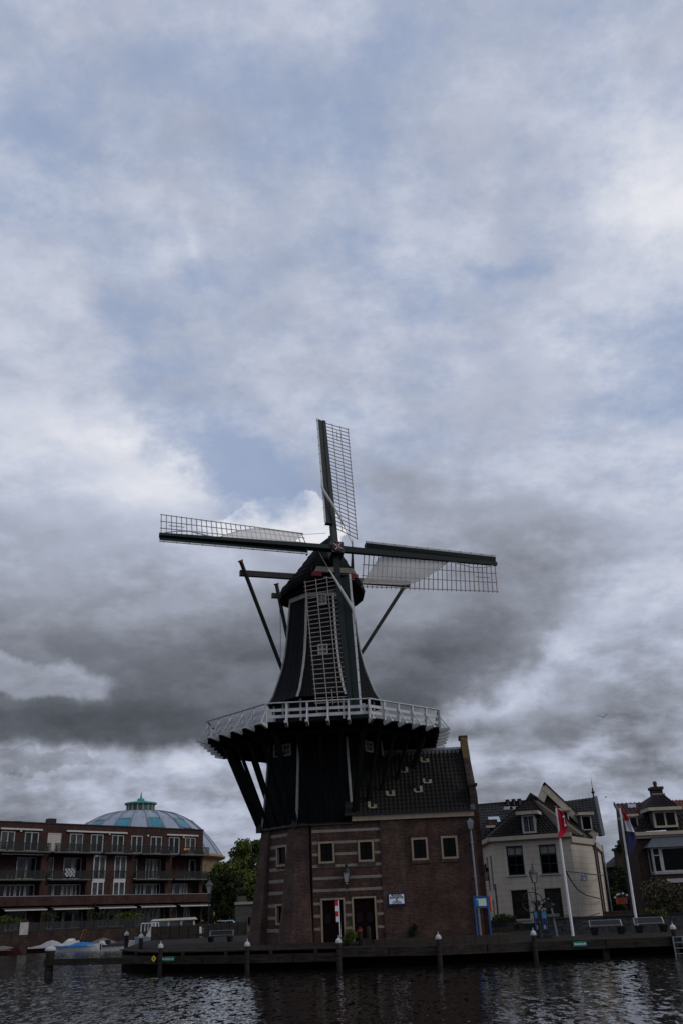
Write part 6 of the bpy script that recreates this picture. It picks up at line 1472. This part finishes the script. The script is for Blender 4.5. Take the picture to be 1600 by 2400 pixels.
a, b = HF.px(1471, 1914, .4), HF.px(1496, 1943, .4); MB(HF).box(a[0], b[0], .45, 3, b[1], a[1]).build('left_dormer', lead, bh); window(bh, HF, a[0], b[0], b[1], a[1], v=.44, fw=.08, fmat=weather, gmat=glass, dep=.08); MB(HF).box(a[0] - .1, b[0] + .1, .25, 3, a[1], a[1] + .16).build('left_dormer_roof', creamp, bh)
# bay window with lead roof
BV = -1.0; bu0, bz1 = HF.px(1524, 1986, BV); _, bz0 = HF.px(1533, 2046, BV); bu1 = bu0 + 3.9
MB(HF).loft([[(bu0 - .35, BV - .3, bz1 - .02), (bu1 + .35, BV - .3, bz1 - .02), (bu1 + .35, .1, bz1 - .02), (bu0 - .35, .1, bz1 - .02)], [(bu0 + .55, -.15, bz1 + .80), (bu1 - .5, -.15, bz1 + .80), (bu1 - .5, .1, bz1 + .80), (bu0 + .55, .1, bz1 + .80)]]).build('bay_roof', lead, bh)
MB(HF).box(bu0, bu1, BV, .0, bz0 - .1, bz0).build('bay_sill', weather, bh); MB(HF).box(bu0 + .02, bu1 - .02, BV + .1, .0, .9, bz0 - .1).build('bay_base', brickbrown, bh)
wd = .42 * 1.35
window(bh, HF, bu0, bu0 + wd, bz0, bz1, v=BV + .06, fw=.10, fmat=weather, gmat=glass, nz=1, dep=.08)
window(bh, HF, bu0 + wd, bu0 + wd + 2.7, bz0, bz1, v=BV + .06, fw=.13, fmat=weather, gmat=glass, dep=.08); window(bh, HF, bu0 + wd + 2.7, bu1, bz0, bz1, v=BV + .06, fw=.10, fmat=weather, gmat=glass, dep=.08)
MB(HF).box(bu0 + .06, bu0 + wd - .06, BV - .02, BV + .06, bz0 + (bz1 - bz0) * .66, bz0 + (bz1 - bz0) * .70).build('transom', weather, bh)
bf = Fr(HF.w(bu0, 0, 0).x, HF.w(bu0, 0, 0).y, HF.a - math.pi / 2); window(bh, bf, .1, 1.0, bz0, bz1, v=.02, fw=.1, fmat=weather, gmat=glass, dep=.06, name='bay_side_window')
a, b = HF.px(1560, 2060, -.9), HF.px(1640, 2066, -.9); MB(HF).box(a[0], b[0], -1.0, 0, b[1], a[1]).build('door_canopy', weather, bh)
a, b = HF.px(1587, 2067, -.7), HF.px(1597, 2074, -.7); MB(HF).box(a[0], b[0], -.8, -.7, b[1], a[1]).build('lit_number_plate', signw, bh)
window(bh, HF, bu0 + 1.2, bu0 + 3.6, 1.2, 3.3, v=-.02, fw=.1, fmat=brf, gmat=glass, nu=2, dep=.1, name='ground_floor_window')
# small house and roof far down the alley
fh = thing('far_house', 'small far brick house with a blue-grey roof seen down the alley', 'house', at(1430, 2120, 150))
a, b = at(1405, 2047, 150), at(1462, 2120, 150); MB().box(a.x, b.x + 3, 150, 158, 1, a.z).build('wall', brickapt, fh)
c1, c2 = at(1405, 2047, 149.5), at(1470, 2047, 149.5); tz = at(1430, 2021, 155).z; MB().hexa([(c1.x, 149.5, c1.z - .1), (c2.x, 149.5, c1.z - .1), (c2.x, 160, c1.z - .1), (c1.x, 160, c1.z - .1), (c1.x, 154, tz), (c2.x, 154, tz), (c2.x, 155, tz), (c1.x, 155, tz)]).build('roof', mat('blue_grey_slate', (.17, .21, .26), .5), fh)
for x0, x1 in ((1419, 1427), (1431, 1446)): a, b = at(x0, 2037, 149), at(x1, 2047, 149); window(fh, Fr(a.x, 149.4, 0), 0, b.x - a.x, b.z, a.z + .3, v=0, fw=.12, fmat=white, gmat=glassb, nu=2)
gh = thing('gabled_far_house', 'dark brick house with a tall chimney behind the striped flag', 'house', at(1462, 2120, 95))
a, b = at(1447, 2030, 95), at(1500, 2130, 95); MB().box(a.x, b.x, 95, 103, 1, a.z).build('wall', brickbrown, gh)
ap = at(1470, 2003, 95); MB().prism([(a.x - .3, 95, a.z), (b.x, 95, a.z), (ap.x + .6, 95, ap.z + .4)], (0, 6, 0)).build('roof', tile, gh)
a, b = at(1446, 2015, 94.5), at(1458, 1990, 94.5); MB().box(a.x, b.x, 94.5, 95.5, a.z - 1, b.z).box(a.x - .15, b.x + .15, 94.35, 95.65, b.z - .12, b.z + .12).build('chimney', brickbrown, gh)
for k in range(3): a, b = at(1460, 1996 + 6 * k, 94), at(1468, 2000 + 6 * k, 94); MB().box(a.x, b.x, 94, 94.1, b.z, a.z).build('white_board', white, gh)
rr = random.Random(21)
def bush(x, y, Y, rx, ry, rz, n, m_, label, size=.10, cat='bush', stems=True):
    p = at(x, y, Y); t = thing('bush', label, cat, (p.x, Y, p.z - rz)); lf = MB()
    for _ in range(7):
        c = (p.x + rr.uniform(-.55, .55) * rx, Y + rr.uniform(-.4, .4) * ry, p.z + rr.uniform(-.45, .45) * rz); leaves(lf, c, (rx * .55, ry * .6, rz * .55), n // 7, size, rr)
    lf.build('foliage', m_, t)
    if stems:
        st = MB()
        for _ in range(6): a = rr.uniform(0, 6.28); st.tube([(p.x + math.cos(a) * .08, Y, p.z - rz), (p.x + math.cos(a) * rx * .5, Y + math.sin(a) * ry * .4, p.z + rz * .3)], [.03, .012], 5)
        st.build('stems', bark, t)
    return t
bush(1437, 2108, 93, 1.5, 1.0, 1.9, 1800, greendark, 'dark hedge at the left side of the alley', .13)
bush(1425, 2092, 96, 1.2, 1.0, 2.0, 1500, greendark, 'dark climber hanging by the end of the cream house', .13)
bush(1472, 2088, 88, 1.3, 1.0, 2.6, 1800, greendark, 'tall dark green shrub behind the right flagpole', .13)
bush(1546, 2098, 64.2, 1.75, 1.1, 1.3, 2600, brownleaf, 'brownish feathery shrub in front of the brick house', .09)
bush(1535, 2140, 62.8, .7, .5, .45, 700, greenleaf, 'small green plant below the brownish shrub', .08)
bush(1585, 2140, 63, .9, .5, .5, 700, greendark, 'low dark planting at the right edge', .08)
bush(1450, 1988, 92, .45, .4, .7, 260, greendark, 'leafy branch sticking out over the alley beside the flag', .14)
bush(1172, 2154, 73.5, 1.05, .5, .45, 900, greenleaf, 'green plants in the dark planter left of the cream house door', .08)
bush(1194, 2158, 73, .5, .45, .42, 500, greendark, 'potted dark green shrub below the left window of the cream house', .07)
bush(1219, 2166, 73, .38, .3, .2, 260, mat('rusty_heather', (.085, .035, .018), .8, kind='leaf', col2=(.12, .06, .03)), 'small rusty heather in a pot below the window', .05)
bush(818, 2197, 53.2, .52, .35, .42, 1300, greenleaf, 'bright green bush on the quay in front of the mill doors', .055)
bush(967, 2178, 55.2, .28, .15, .38, 420, greendark, 'weed growing at the foot of the storehouse wall', .055)
for x, y, w_, h_, lab, m_ in ((1170, 2168, 2.0, .62, 'long dark planter box beside the storehouse corner', 'dark'), (1194, 2173, .55, .6, 'grey round-cornered flower pot by the cream house', 'grey'), (1220, 2175, .42, .5, 'grey pot holding the rusty heather', 'grey'), (1168, 2184, 2.0, .5, 'low brick wall in front of the planter box', 'brick')):
    Yp = 73 if m_ != 'brick' else 71; p = at(x, y, Yp); mm = {'dark': ironb, 'grey': kerbm, 'brick': brickbrown}[m_]
    tag(MB().hexa([(p.x - w_ / 2 * .92, Yp - .25, p.z - h_ / 2), (p.x + w_ / 2 * .92, Yp - .25, p.z - h_ / 2), (p.x + w_ / 2 * .92, Yp + .25, p.z - h_ / 2), (p.x - w_ / 2 * .92, Yp + .25, p.z - h_ / 2), (p.x - w_ / 2, Yp - .3, p.z + h_ / 2), (p.x + w_ / 2, Yp - .3, p.z + h_ / 2), (p.x + w_ / 2, Yp + .3, p.z + h_ / 2), (p.x - w_ / 2, Yp + .3, p.z + h_ / 2)]).build({'dark': 'planter_box', 'grey': 'flower_pot', 'brick': 'low_wall'}[m_], mm), lab, {'dark': 'planter', 'grey': 'pot', 'brick': 'wall'}[m_])
# stone wall behind the benches, black line on top
a, b = at(1280, 2186, 62.5), at(1700, 2172, 62.5); zt = at(1340, 2152, 62.5).z; sw = thing('stone_wall', 'low dark grey stone wall behind the two metal benches', 'wall', (a.x, 62.5, .95))
n = 34; rs = random.Random(2); z0 = .9; rowh = (zt - z0) / 4
for r in range(4):
    u = a.x - rs.uniform(0, .4)
    while u < b.x:
        w_ = rs.uniform(.4, .9); MB().box(u + .012, u + w_ - .012, 62.5 + rs.uniform(0, .05), 63.0, z0 + r * rowh + .01, z0 + (r + 1) * rowh - .01).build('stone', basalt, sw); u += w_
MB().box(a.x - .3, b.x, 62.45, 63.1, zt, zt + .07).build('coping', ironb, sw)
# kerb platform in front of the storehouse
kf = MB(MF); kx0, kx1 = MF.px(874, 2204, -6.0)[0], MF.px(1192, 2192, -6.0)[0]
kp = thing('kerb_platform', 'raised brick-edged strip with stone kerb in front of the storehouse', 'kerb', MF.w(kx0, -6, .9), DEL); kp['kind'] = 'structure'; del kp['category']; del kp['label']
MB(MF).box(kx0, kx1, -5.9, FY - .02, .8, 1.24).build('paving', brickwall, kp)
n = 12
for j in range(n): MB(MF).box(kx0 + (kx1 - kx0) * j / n + .01, kx0 + (kx1 - kx0) * (j + 1) / n - .01, -6.12, -5.9, .8, 1.26 + random.uniform(-.005, .005)).build('kerb_stone', kerbm, kp)
# flagpoles and flags
def flagpole(x0, y0, x1, y1, Y, zb, label, ball):
    p = at(x0, y0, Y); q = at(x1, y1, Y); t = thing('flagpole', label, 'flagpole', (p.x, Y, zb), 0, 'white flagpoles'); pb = Vector((p.x, Y, zb)); pt_ = Vector((q.x, Y, q.z))
    MB().tube([pb, pb.lerp(pt_, .35), pt_], [.085, .07, .045], 10).build('pole', polew, t); MB().lathe([(.03, pt_.z), (.11, pt_.z + .02), (.11, pt_.z + .06), (.03, pt_.z + .10)], pt_.x, Y, 10).build('pole_cap', redp if ball else creamp, t)
    MB().tube([pb.lerp(pt_, .13) + Vector((-.09, -.05, 0)), pt_ + Vector((-.06, -.05, -.1))], .008, 4).build('halyard', polew, t)
    return pb, pt_
fa = flagpole(1341.5, 2192, 1301.5, 1893, 57.5, .94, 'white flagpole flying the red flag in front of the cream house', True)
fb = flagpole(1493, 2178, 1451, 1893, 59.5, .94, 'white flagpole flying the drooping striped flag before the brick house', True)
def cloth_flag(name, label, stripes, left, right, Y, seed=1):
    """a limp flag hanging in folds: its two side edges, top to bottom, and the stripes across it"""
    t = thing(name, label, 'flag', at(left[0][0], left[0][1], Y)); NU, NV = 14, 24
    def along(E, v): q = v * (len(E) - 1); k = min(len(E) - 2, int(q)); f = q - k; return E[k][0] + (E[k + 1][0] - E[k][0]) * f, E[k][1] + (E[k + 1][1] - E[k][1]) * f
    def pt_(u, v):
        l, r = along(left, v), along(right, v); w_ = math.sin(math.pi * min(1, v * 1.2 + .05)) 
        dy = (.17 * math.sin(u * 9.5 + v * 3.2 + seed) + .06 * math.sin(u * 21 - v * 5)) * u * w_
        p = at(l[0] + (r[0] - l[0]) * u, l[1] + (r[1] - l[1]) * u, Y); return (p.x, Y - .06 + dy, p.z - .05 * u * math.sin(v * 6))
    for nm, m_, v0, v1 in stripes:
        mb = MB(); a = round(v0 * NV); b = round(v1 * NV)
        for i in range(NU):
            for j in range(a, b): mb.poly([pt_(i / NU, j / NV), pt_((i + 1) / NU, j / NV), pt_((i + 1) / NU, (j + 1) / NV), pt_(i / NU, (j + 1) / NV)])
        mb.build(nm, m_, t, smooth=True)
    return t
def star(cx, cy, cz, r, m_, par):
    P_ = []
    for k in range(10): rr_ = r if k % 2 == 0 else r * .42; a = R(90 + 36 * k); P_.append((cx + rr_ * math.cos(a), cy, cz + rr_ * math.sin(a)))
    MB().prism(P_, (0, -.015, 0)).build('flag_star', m_, par)
t = cloth_flag('red_flag', 'red city flag with white stars hanging limp from the left flagpole', [('flag_cloth', redflag, 0, 1)],
    [(1303, 1896), (1306, 1912), (1308, 1930), (1310, 1947), (1306, 1957), (1308, 1968)], [(1306, 1896), (1319, 1907), (1325, 1922), (1329, 1940), (1326, 1953), (1311, 1967)], 57.3, 1)
for x, y in ((1319.5, 1914), (1323.5, 1934)): p = at(x, y, 57.0); star(p.x, p.y, p.z, .095, whitec, t)
p = at(1321.5, 1924, 57.0); MB().prism([(p.x - .01, p.y, p.z - .16), (p.x + .02, p.y, p.z - .16), (p.x + .01, p.y, p.z + .16), (p.x - .01, p.y, p.z + .16)], (0, -.012, 0)).build('flag_sword', whitec, t)
cloth_flag('striped_flag', 'red, white and blue striped flag drooping from the right flagpole', [('red_stripe', redflag, 0, .30), ('white_stripe', whitec, .30, .58), ('blue_stripe', navy, .58, 1)],
    [(1455, 1901), (1459, 1915), (1462, 1927), (1465, 1940), (1468, 1956), (1470, 1975), (1472, 1999)], [(1459, 1900), (1467, 1911), (1474, 1926), (1483, 1943), (1489, 1960), (1490, 1977), (1480, 2001)], 59.3, 2)
# cables from the pole to the house
c0 = at(1325.5, 2042, 57.5)
t = tag(MB().tube([(c0.x, c0.y, c0.z), tuple(at(1370, 2047, 66)), tuple(at(1414, 2052, 80))], .035, 6).build('cable', ironb), 'straight black cable running from the left flagpole to the alley', 'cable')
t = tag(MB().tube([(c0.x, c0.y, c0.z - .02), tuple(at(1337, 2064, 60)), tuple(at(1352, 2085, 64)), tuple(at(1372, 2098, 70)), tuple(at(1412, 2108, 78))], .04, 6).build('cable', ironb), 'sagging black cable curving from the left flagpole down to the house corner', 'cable')
t = tag(MB().tube([tuple(at(1318, 2144, 66)), tuple(at(1340, 2149, 66)), tuple(at(1375, 2149, 68)), tuple(at(1404, 2140, 71))], .03, 6).build('rope', ironb), 'slack black rope lying along the foot of the cream house', 'rope')
# sign on the pilaster
SV = FY - .13; a, b = MF.px(908, 2094.5, SV), MF.px(949, 2121.5, SV); sg = thing('exhibition_sign', 'white light-box sign reading MOLEN/ EXPOSITIE IS OPEN on the pilaster', 'sign', MF.w((a[0] + b[0]) / 2, FY, b[1]), DEL)
MB(MF).box(a[0], b[0], SV, FY - .06, b[1], a[1]).build('sign_case', navy, sg); MB(MF).box(a[0] + .05, b[0] - .05, SV - .012, SV + .01, b[1] + .09, a[1] - .05).build('sign_face', signw, sg)
cx = (a[0] + b[0]) / 2; H = a[1] - b[1]
for txt, fz_, zz, bold in (('MOLEN/', .150, .78, 1), ('EXPOSITIE', .150, .58, 1), ('IS', .125, .41, 1), ('OPEN', .205, .165, 0)):
    cu = bpy.data.curves.new('sign_text', 'FONT'); cu.body = txt; cu.size = fz_ * H / .66; cu.align_x = 'CENTER'; cu.extrude = .004; cu.offset = .007 if bold else 0.002; cu.space_character = 1.18 if bold else 1.0
    cu.materials.append(signink); tmp = bpy.data.objects.new('tmp', cu); COL.objects.link(tmp); dg_ = bpy.context.evaluated_depsgraph_get(); me = bpy.data.meshes.new_from_object(tmp.evaluated_get(dg_)); bpy.data.objects.remove(tmp)
    o = bpy.data.objects.new('lettering', me); COL.objects.link(o); o.parent = sg
    wm_ = Matrix.Translation(MF.w(cx, SV - .016, b[1] + H * zz)) @ Matrix.Rotation(DEL, 4, 'Z') @ Matrix.Rotation(R(90), 4, 'X'); o.matrix_local = MW[sg.name].inverted() @ wm_
# blue information board
IB = at(1128, 2190, 54.2); f = Fr(IB.x, 54.2, R(-2)); ib = thing('information_board', 'blue information board on two legs with a pale map beside the drainpipe', 'information board', (IB.x, 54.2, .95), R(-2))
a, b = f.px(1109, 2099), f.px(1143, 2127); zt = f.px(1126, 2100)[1]; zb_ = f.px(1126, 2128)[1]
for u in (a[0], b[0]): MB(f).beam((u + .03, 0, .95), (u, 0, zt), .085, .085).build('leg', bluep, ib)
MB(f).box(a[0], b[0], -.03, .03, zb_, zt).build('frame', bluep, ib); MB(f).box(a[0] + .12, b[0] - .08, -.045, -.03, zb_ + .10, zt - .13).build('map_panel', mapw, ib)
MB(f).box(a[0] + .06, a[0] + .22, -.05, -.045, zb_ + .08, zb_ + .42).build('blue_panel', mat('mid_blue_panel', (.02, .13, .32), .4), ib)
for k in range(5): MB(f).box(a[0] + .15 + .1 * k, a[0] + .22 + .1 * k, -.046, -.044, zt - .105, zt - .07).build('header_mark', greenleaf, ib)
lb_ = at(1147, 2116, 55); MB().tube([(lb_.x, 55 - .3, lb_.z - .4), (lb_.x + .06, 55, lb_.z + .35), (lb_.x + .02, 55.3, lb_.z + .3), (lb_.x + .06, 55.35, lb_.z - .4)], .05, 8).build('lifebuoy_edge', mat('orange_buoy', (.5, .09, .05), .6), ib)
# poster stand with two blue posters, behind the lamp post
PS = at(1270, 2196, 56.2); f = Fr(PS.x, 56.2, R(-3)); ps = thing('poster_stand', 'black poster stand with two blue harbour posters behind the lantern post', 'poster stand', (PS.x, 56.2, .95), R(-3))
a, b = f.px(1248, 2135), f.px(1286, 2186)
MB(f).box(a[0], b[0], -.02, .08, b[1], a[1]).box(a[0] - .06, b[0] + .12, -.3, .3, .95, 1.08).build('stand_frame', ironb, ps)
mid = (a[0] + b[0]) / 2 - .02
for u0, u1 in ((a[0] + .05, mid - .06), (mid + .08, b[0] - .05)):
    p_ = MB(f).box(u0, u1, -.035, -.02, b[1] + .12, a[1] - .04).build('poster', poster, ps); MB(f).box(u0 + .02, u1 - .02, -.04, -.036, b[1] + .12, b[1] + .75).build('poster_text_block', navy, p_); MB(f).box(u0 + .06, u1 - .1, -.044, -.036, b[1] + .2, b[1] + .4).build('poster_caption', mat('pale_blue_print', (.20, .26, .34), .5), p_)
# old spoked wheel and winch works behind it
wy = 58.0; wc = at(1246, 2108, wy); wt = thing('spoked_wheel', 'old spoked iron wheel and winch gear standing behind the poster stand', 'winch', (wc.x, wy, .95))
ring = [(wc.x + .62 * math.cos(R(k * 15)), wy, wc.z - .15 + .55 * math.sin(R(k * 15))) for k in range(25)]; MB().tube(ring, .028, 5, cap=False).build('rim', ironb, wt)
for k in range(8): a_ = R(k * 45 + 10); MB().tube([(wc.x, wy, wc.z - .15), (wc.x + .6 * math.cos(a_), wy, wc.z - .15 + .53 * math.sin(a_))], .015, 5).build('spoke', ironb, wt)
w2 = at(1274, 2116, wy)
MB().tube([(w2.x - .4, wy - .15, w2.z), (w2.x - .4, wy + .3, w2.z)], .16, 12).tube([(w2.x + .15, wy - .2, w2.z - .1), (w2.x + .15, wy + .3, w2.z - .1)], .20, 12).build('winch_drum', ironb, wt)
for k in range(14):
    a_ = R(k * 360 / 14); MB().box(w2.x + .15 + .32 * math.cos(a_) - .04, w2.x + .15 + .32 * math.cos(a_) + .04, wy - .25, wy + .1, w2.z - .1 + .32 * math.sin(a_) - .04, w2.z - .1 + .32 * math.sin(a_) + .04).build('gear_tooth', zinc if k % 3 == 0 else ironb, wt)
for dx in (-.65, .55): MB().beam((w2.x + dx, wy + .1, .95), (w2.x + dx * .7, wy + .1, w2.z), .10, .10).build('winch_leg', zinc if dx > 0 else ironb, wt)
MB().box(w2.x - .5, w2.x + .75, wy - .3, wy + .3, w2.z - .75, w2.z - .6).build('winch_bed', olive, wt)
# striped banner on a thin pole, wooden bollards, red and white boat items in the alley
p, q = at(797.5, 2190, 53.6), at(793.5, 2110, 53.6); bt = thing('striped_banner', 'narrow red and white striped banner on a thin white pole before the left door', 'banner', (p.x, 53.6, 1.1))
MB().tube([(p.x, 53.6, 1.05), (q.x + .0, 53.6, q.z)], .03, 6).build('pole', polew, bt); bz = q.z - .02
for k in range(4): MB().box(q.x - .20 + .012 * k, q.x + .0 + .012 * k, 53.58, 53.61, bz - .26 * (k + 1), bz - .26 * k).build('stripe', redflag if k % 2 == 0 else whitec, bt)
for x, y0, y1, lab in ((844, 2205, 2172, 'short wooden bollard with a red band right of the bush'), (864.5, 2214, 2171, 'taller wooden bollard at the left end of the kerb')):
    p, q = at(x, y0, 53.3), at(x, y1, 53.3); b_ = thing('wooden_bollard', lab, 'bollard', (p.x, 53.3, 1.0)); MB().lathe([(.12, .9), (.115, q.z - .05), (.07, q.z)], p.x, 53.3, 10).build('post', timber, b_)
    if x < 850: MB().lathe([(.122, q.z - .22), (.122, q.z - .12)], p.x, 53.3, 10).build('red_band', redp, b_)
p = at(831, 2206, 53.2); tag(MB().box(p.x + .35, p.x + .85, 53.1, 53.5, 1.0, 1.35).build('timber_block', timber), 'squat timber block between the bush and the bollards', 'block')
p = at(1455, 2105, 84); rb = thing('red_flower_crate', 'red-orange crate with white blooms on the wall down the alley', 'crate', (p.x, 84, p.z - .4)); MB().hexa([(p.x - .38, 83.8, p.z - .45), (p.x + .38, 83.8, p.z - .45), (p.x + .38, 84.3, p.z - .45), (p.x - .38, 84.3, p.z - .45), (p.x - .45, 83.7, p.z + .05), (p.x + .45, 83.7, p.z + .05), (p.x + .45, 84.3, p.z + .05), (p.x - .45, 84.3, p.z + .05)]).build('crate', mat('red_orange_paint', (.30, .05, .025), .5), rb)
for dx, dz_ in ((-.55, .05), (-.2, .3), (.15, .34), (.45, .2), (-.35, .25)): MB().lathe([(.02, p.z + dz_ - .1), (.13, p.z + dz_), (.02, p.z + dz_ + .1)], p.x + dx, 83.9, 7).build('white_bloom', white, rb)
a, b = at(1400, 2137, 80), at(1500, 2150, 80); tag(MB().box(a.x, b.x + 1, 80, 80.6, 1.0, a.z).build('garden_wall', brickbrown), 'low dark brick garden wall across the alley', 'wall')
tag(MB().beam(at(1452, 2090, 82), at(1470, 2118, 82), .05, .05).build('leaning_pole', bluep), 'thin blue pole leaning in the alley by the red crate', 'pole')
# birds
def gull(x, y, Y, s_, label, rot=0):
    p = at(x, y, Y); f = Fr(p.x, Y, R(rot)); b_ = thing('gull', label, 'bird', p, R(rot), None)
    body = MB(f).loft([[(-.28 * s_, 0, p.z + .01), (-.28 * s_, .01, p.z), (-.28 * s_, -.01, p.z)], [(-.1 * s_, -.05 * s_, p.z), (-.1 * s_, 0, p.z + .07 * s_), (-.1 * s_, .05 * s_, p.z)], [(.1 * s_, -.06 * s_, p.z), (.1 * s_, 0, p.z + .08 * s_), (.1 * s_, .06 * s_, p.z)], [(.22 * s_, -.03 * s_, p.z + .02), (.22 * s_, 0, p.z + .06 * s_), (.22 * s_, .03 * s_, p.z + .02)], [(.32 * s_, 0, p.z + .02), (.32 * s_, .01, p.z + .03), (.32 * s_, .01, p.z + .02)]]).build('body', olive, b_)
    for sg in (-1, 1): MB(f).hexa([(-.07 * s_, sg * .03, p.z), (.10 * s_, sg * .03, p.z), (.13 * s_, sg * .4 * s_, p.z + .24 * s_), (.0, sg * .4 * s_, p.z + .24 * s_), (-.07 * s_, sg * .03, p.z + .02), (.10 * s_, sg * .03, p.z + .02), (.13 * s_, sg * .4 * s_, p.z + .26 * s_), (.0, sg * .4 * s_, p.z + .26 * s_)]).poly([(.13 * s_, sg * .4 * s_, p.z + .25 * s_), (0, sg * .4 * s_, p.z + .25 * s_), (-.12 * s_, sg * .78 * s_, p.z + .12 * s_)]).build('wing', olive, b_)
gull(1412, 1681, 90, 1.0, 'dark gull with raised wings flying right of the mill', 70)
gull(1418, 1869.5, 140, .8, 'tiny distant gull low over the rooftops near the roof finial', 10)
# far line of trees closing the low horizon between the buildings
ft = MB(); rf = random.Random(31)
for k in range(90):
    x_ = -140 + k * 3.2; leaves(ft, (x_, 215 + rf.uniform(-6, 6), 4.0 + rf.uniform(-.5, 1.0)), (3.2, 3, 3.6), 170, .75, rf)
wd_ = ft.build('far_wood', greendark); wd_['kind'] = 'stuff'; wd_['label'] = 'distant low line of dark trees on the horizon between the buildings'
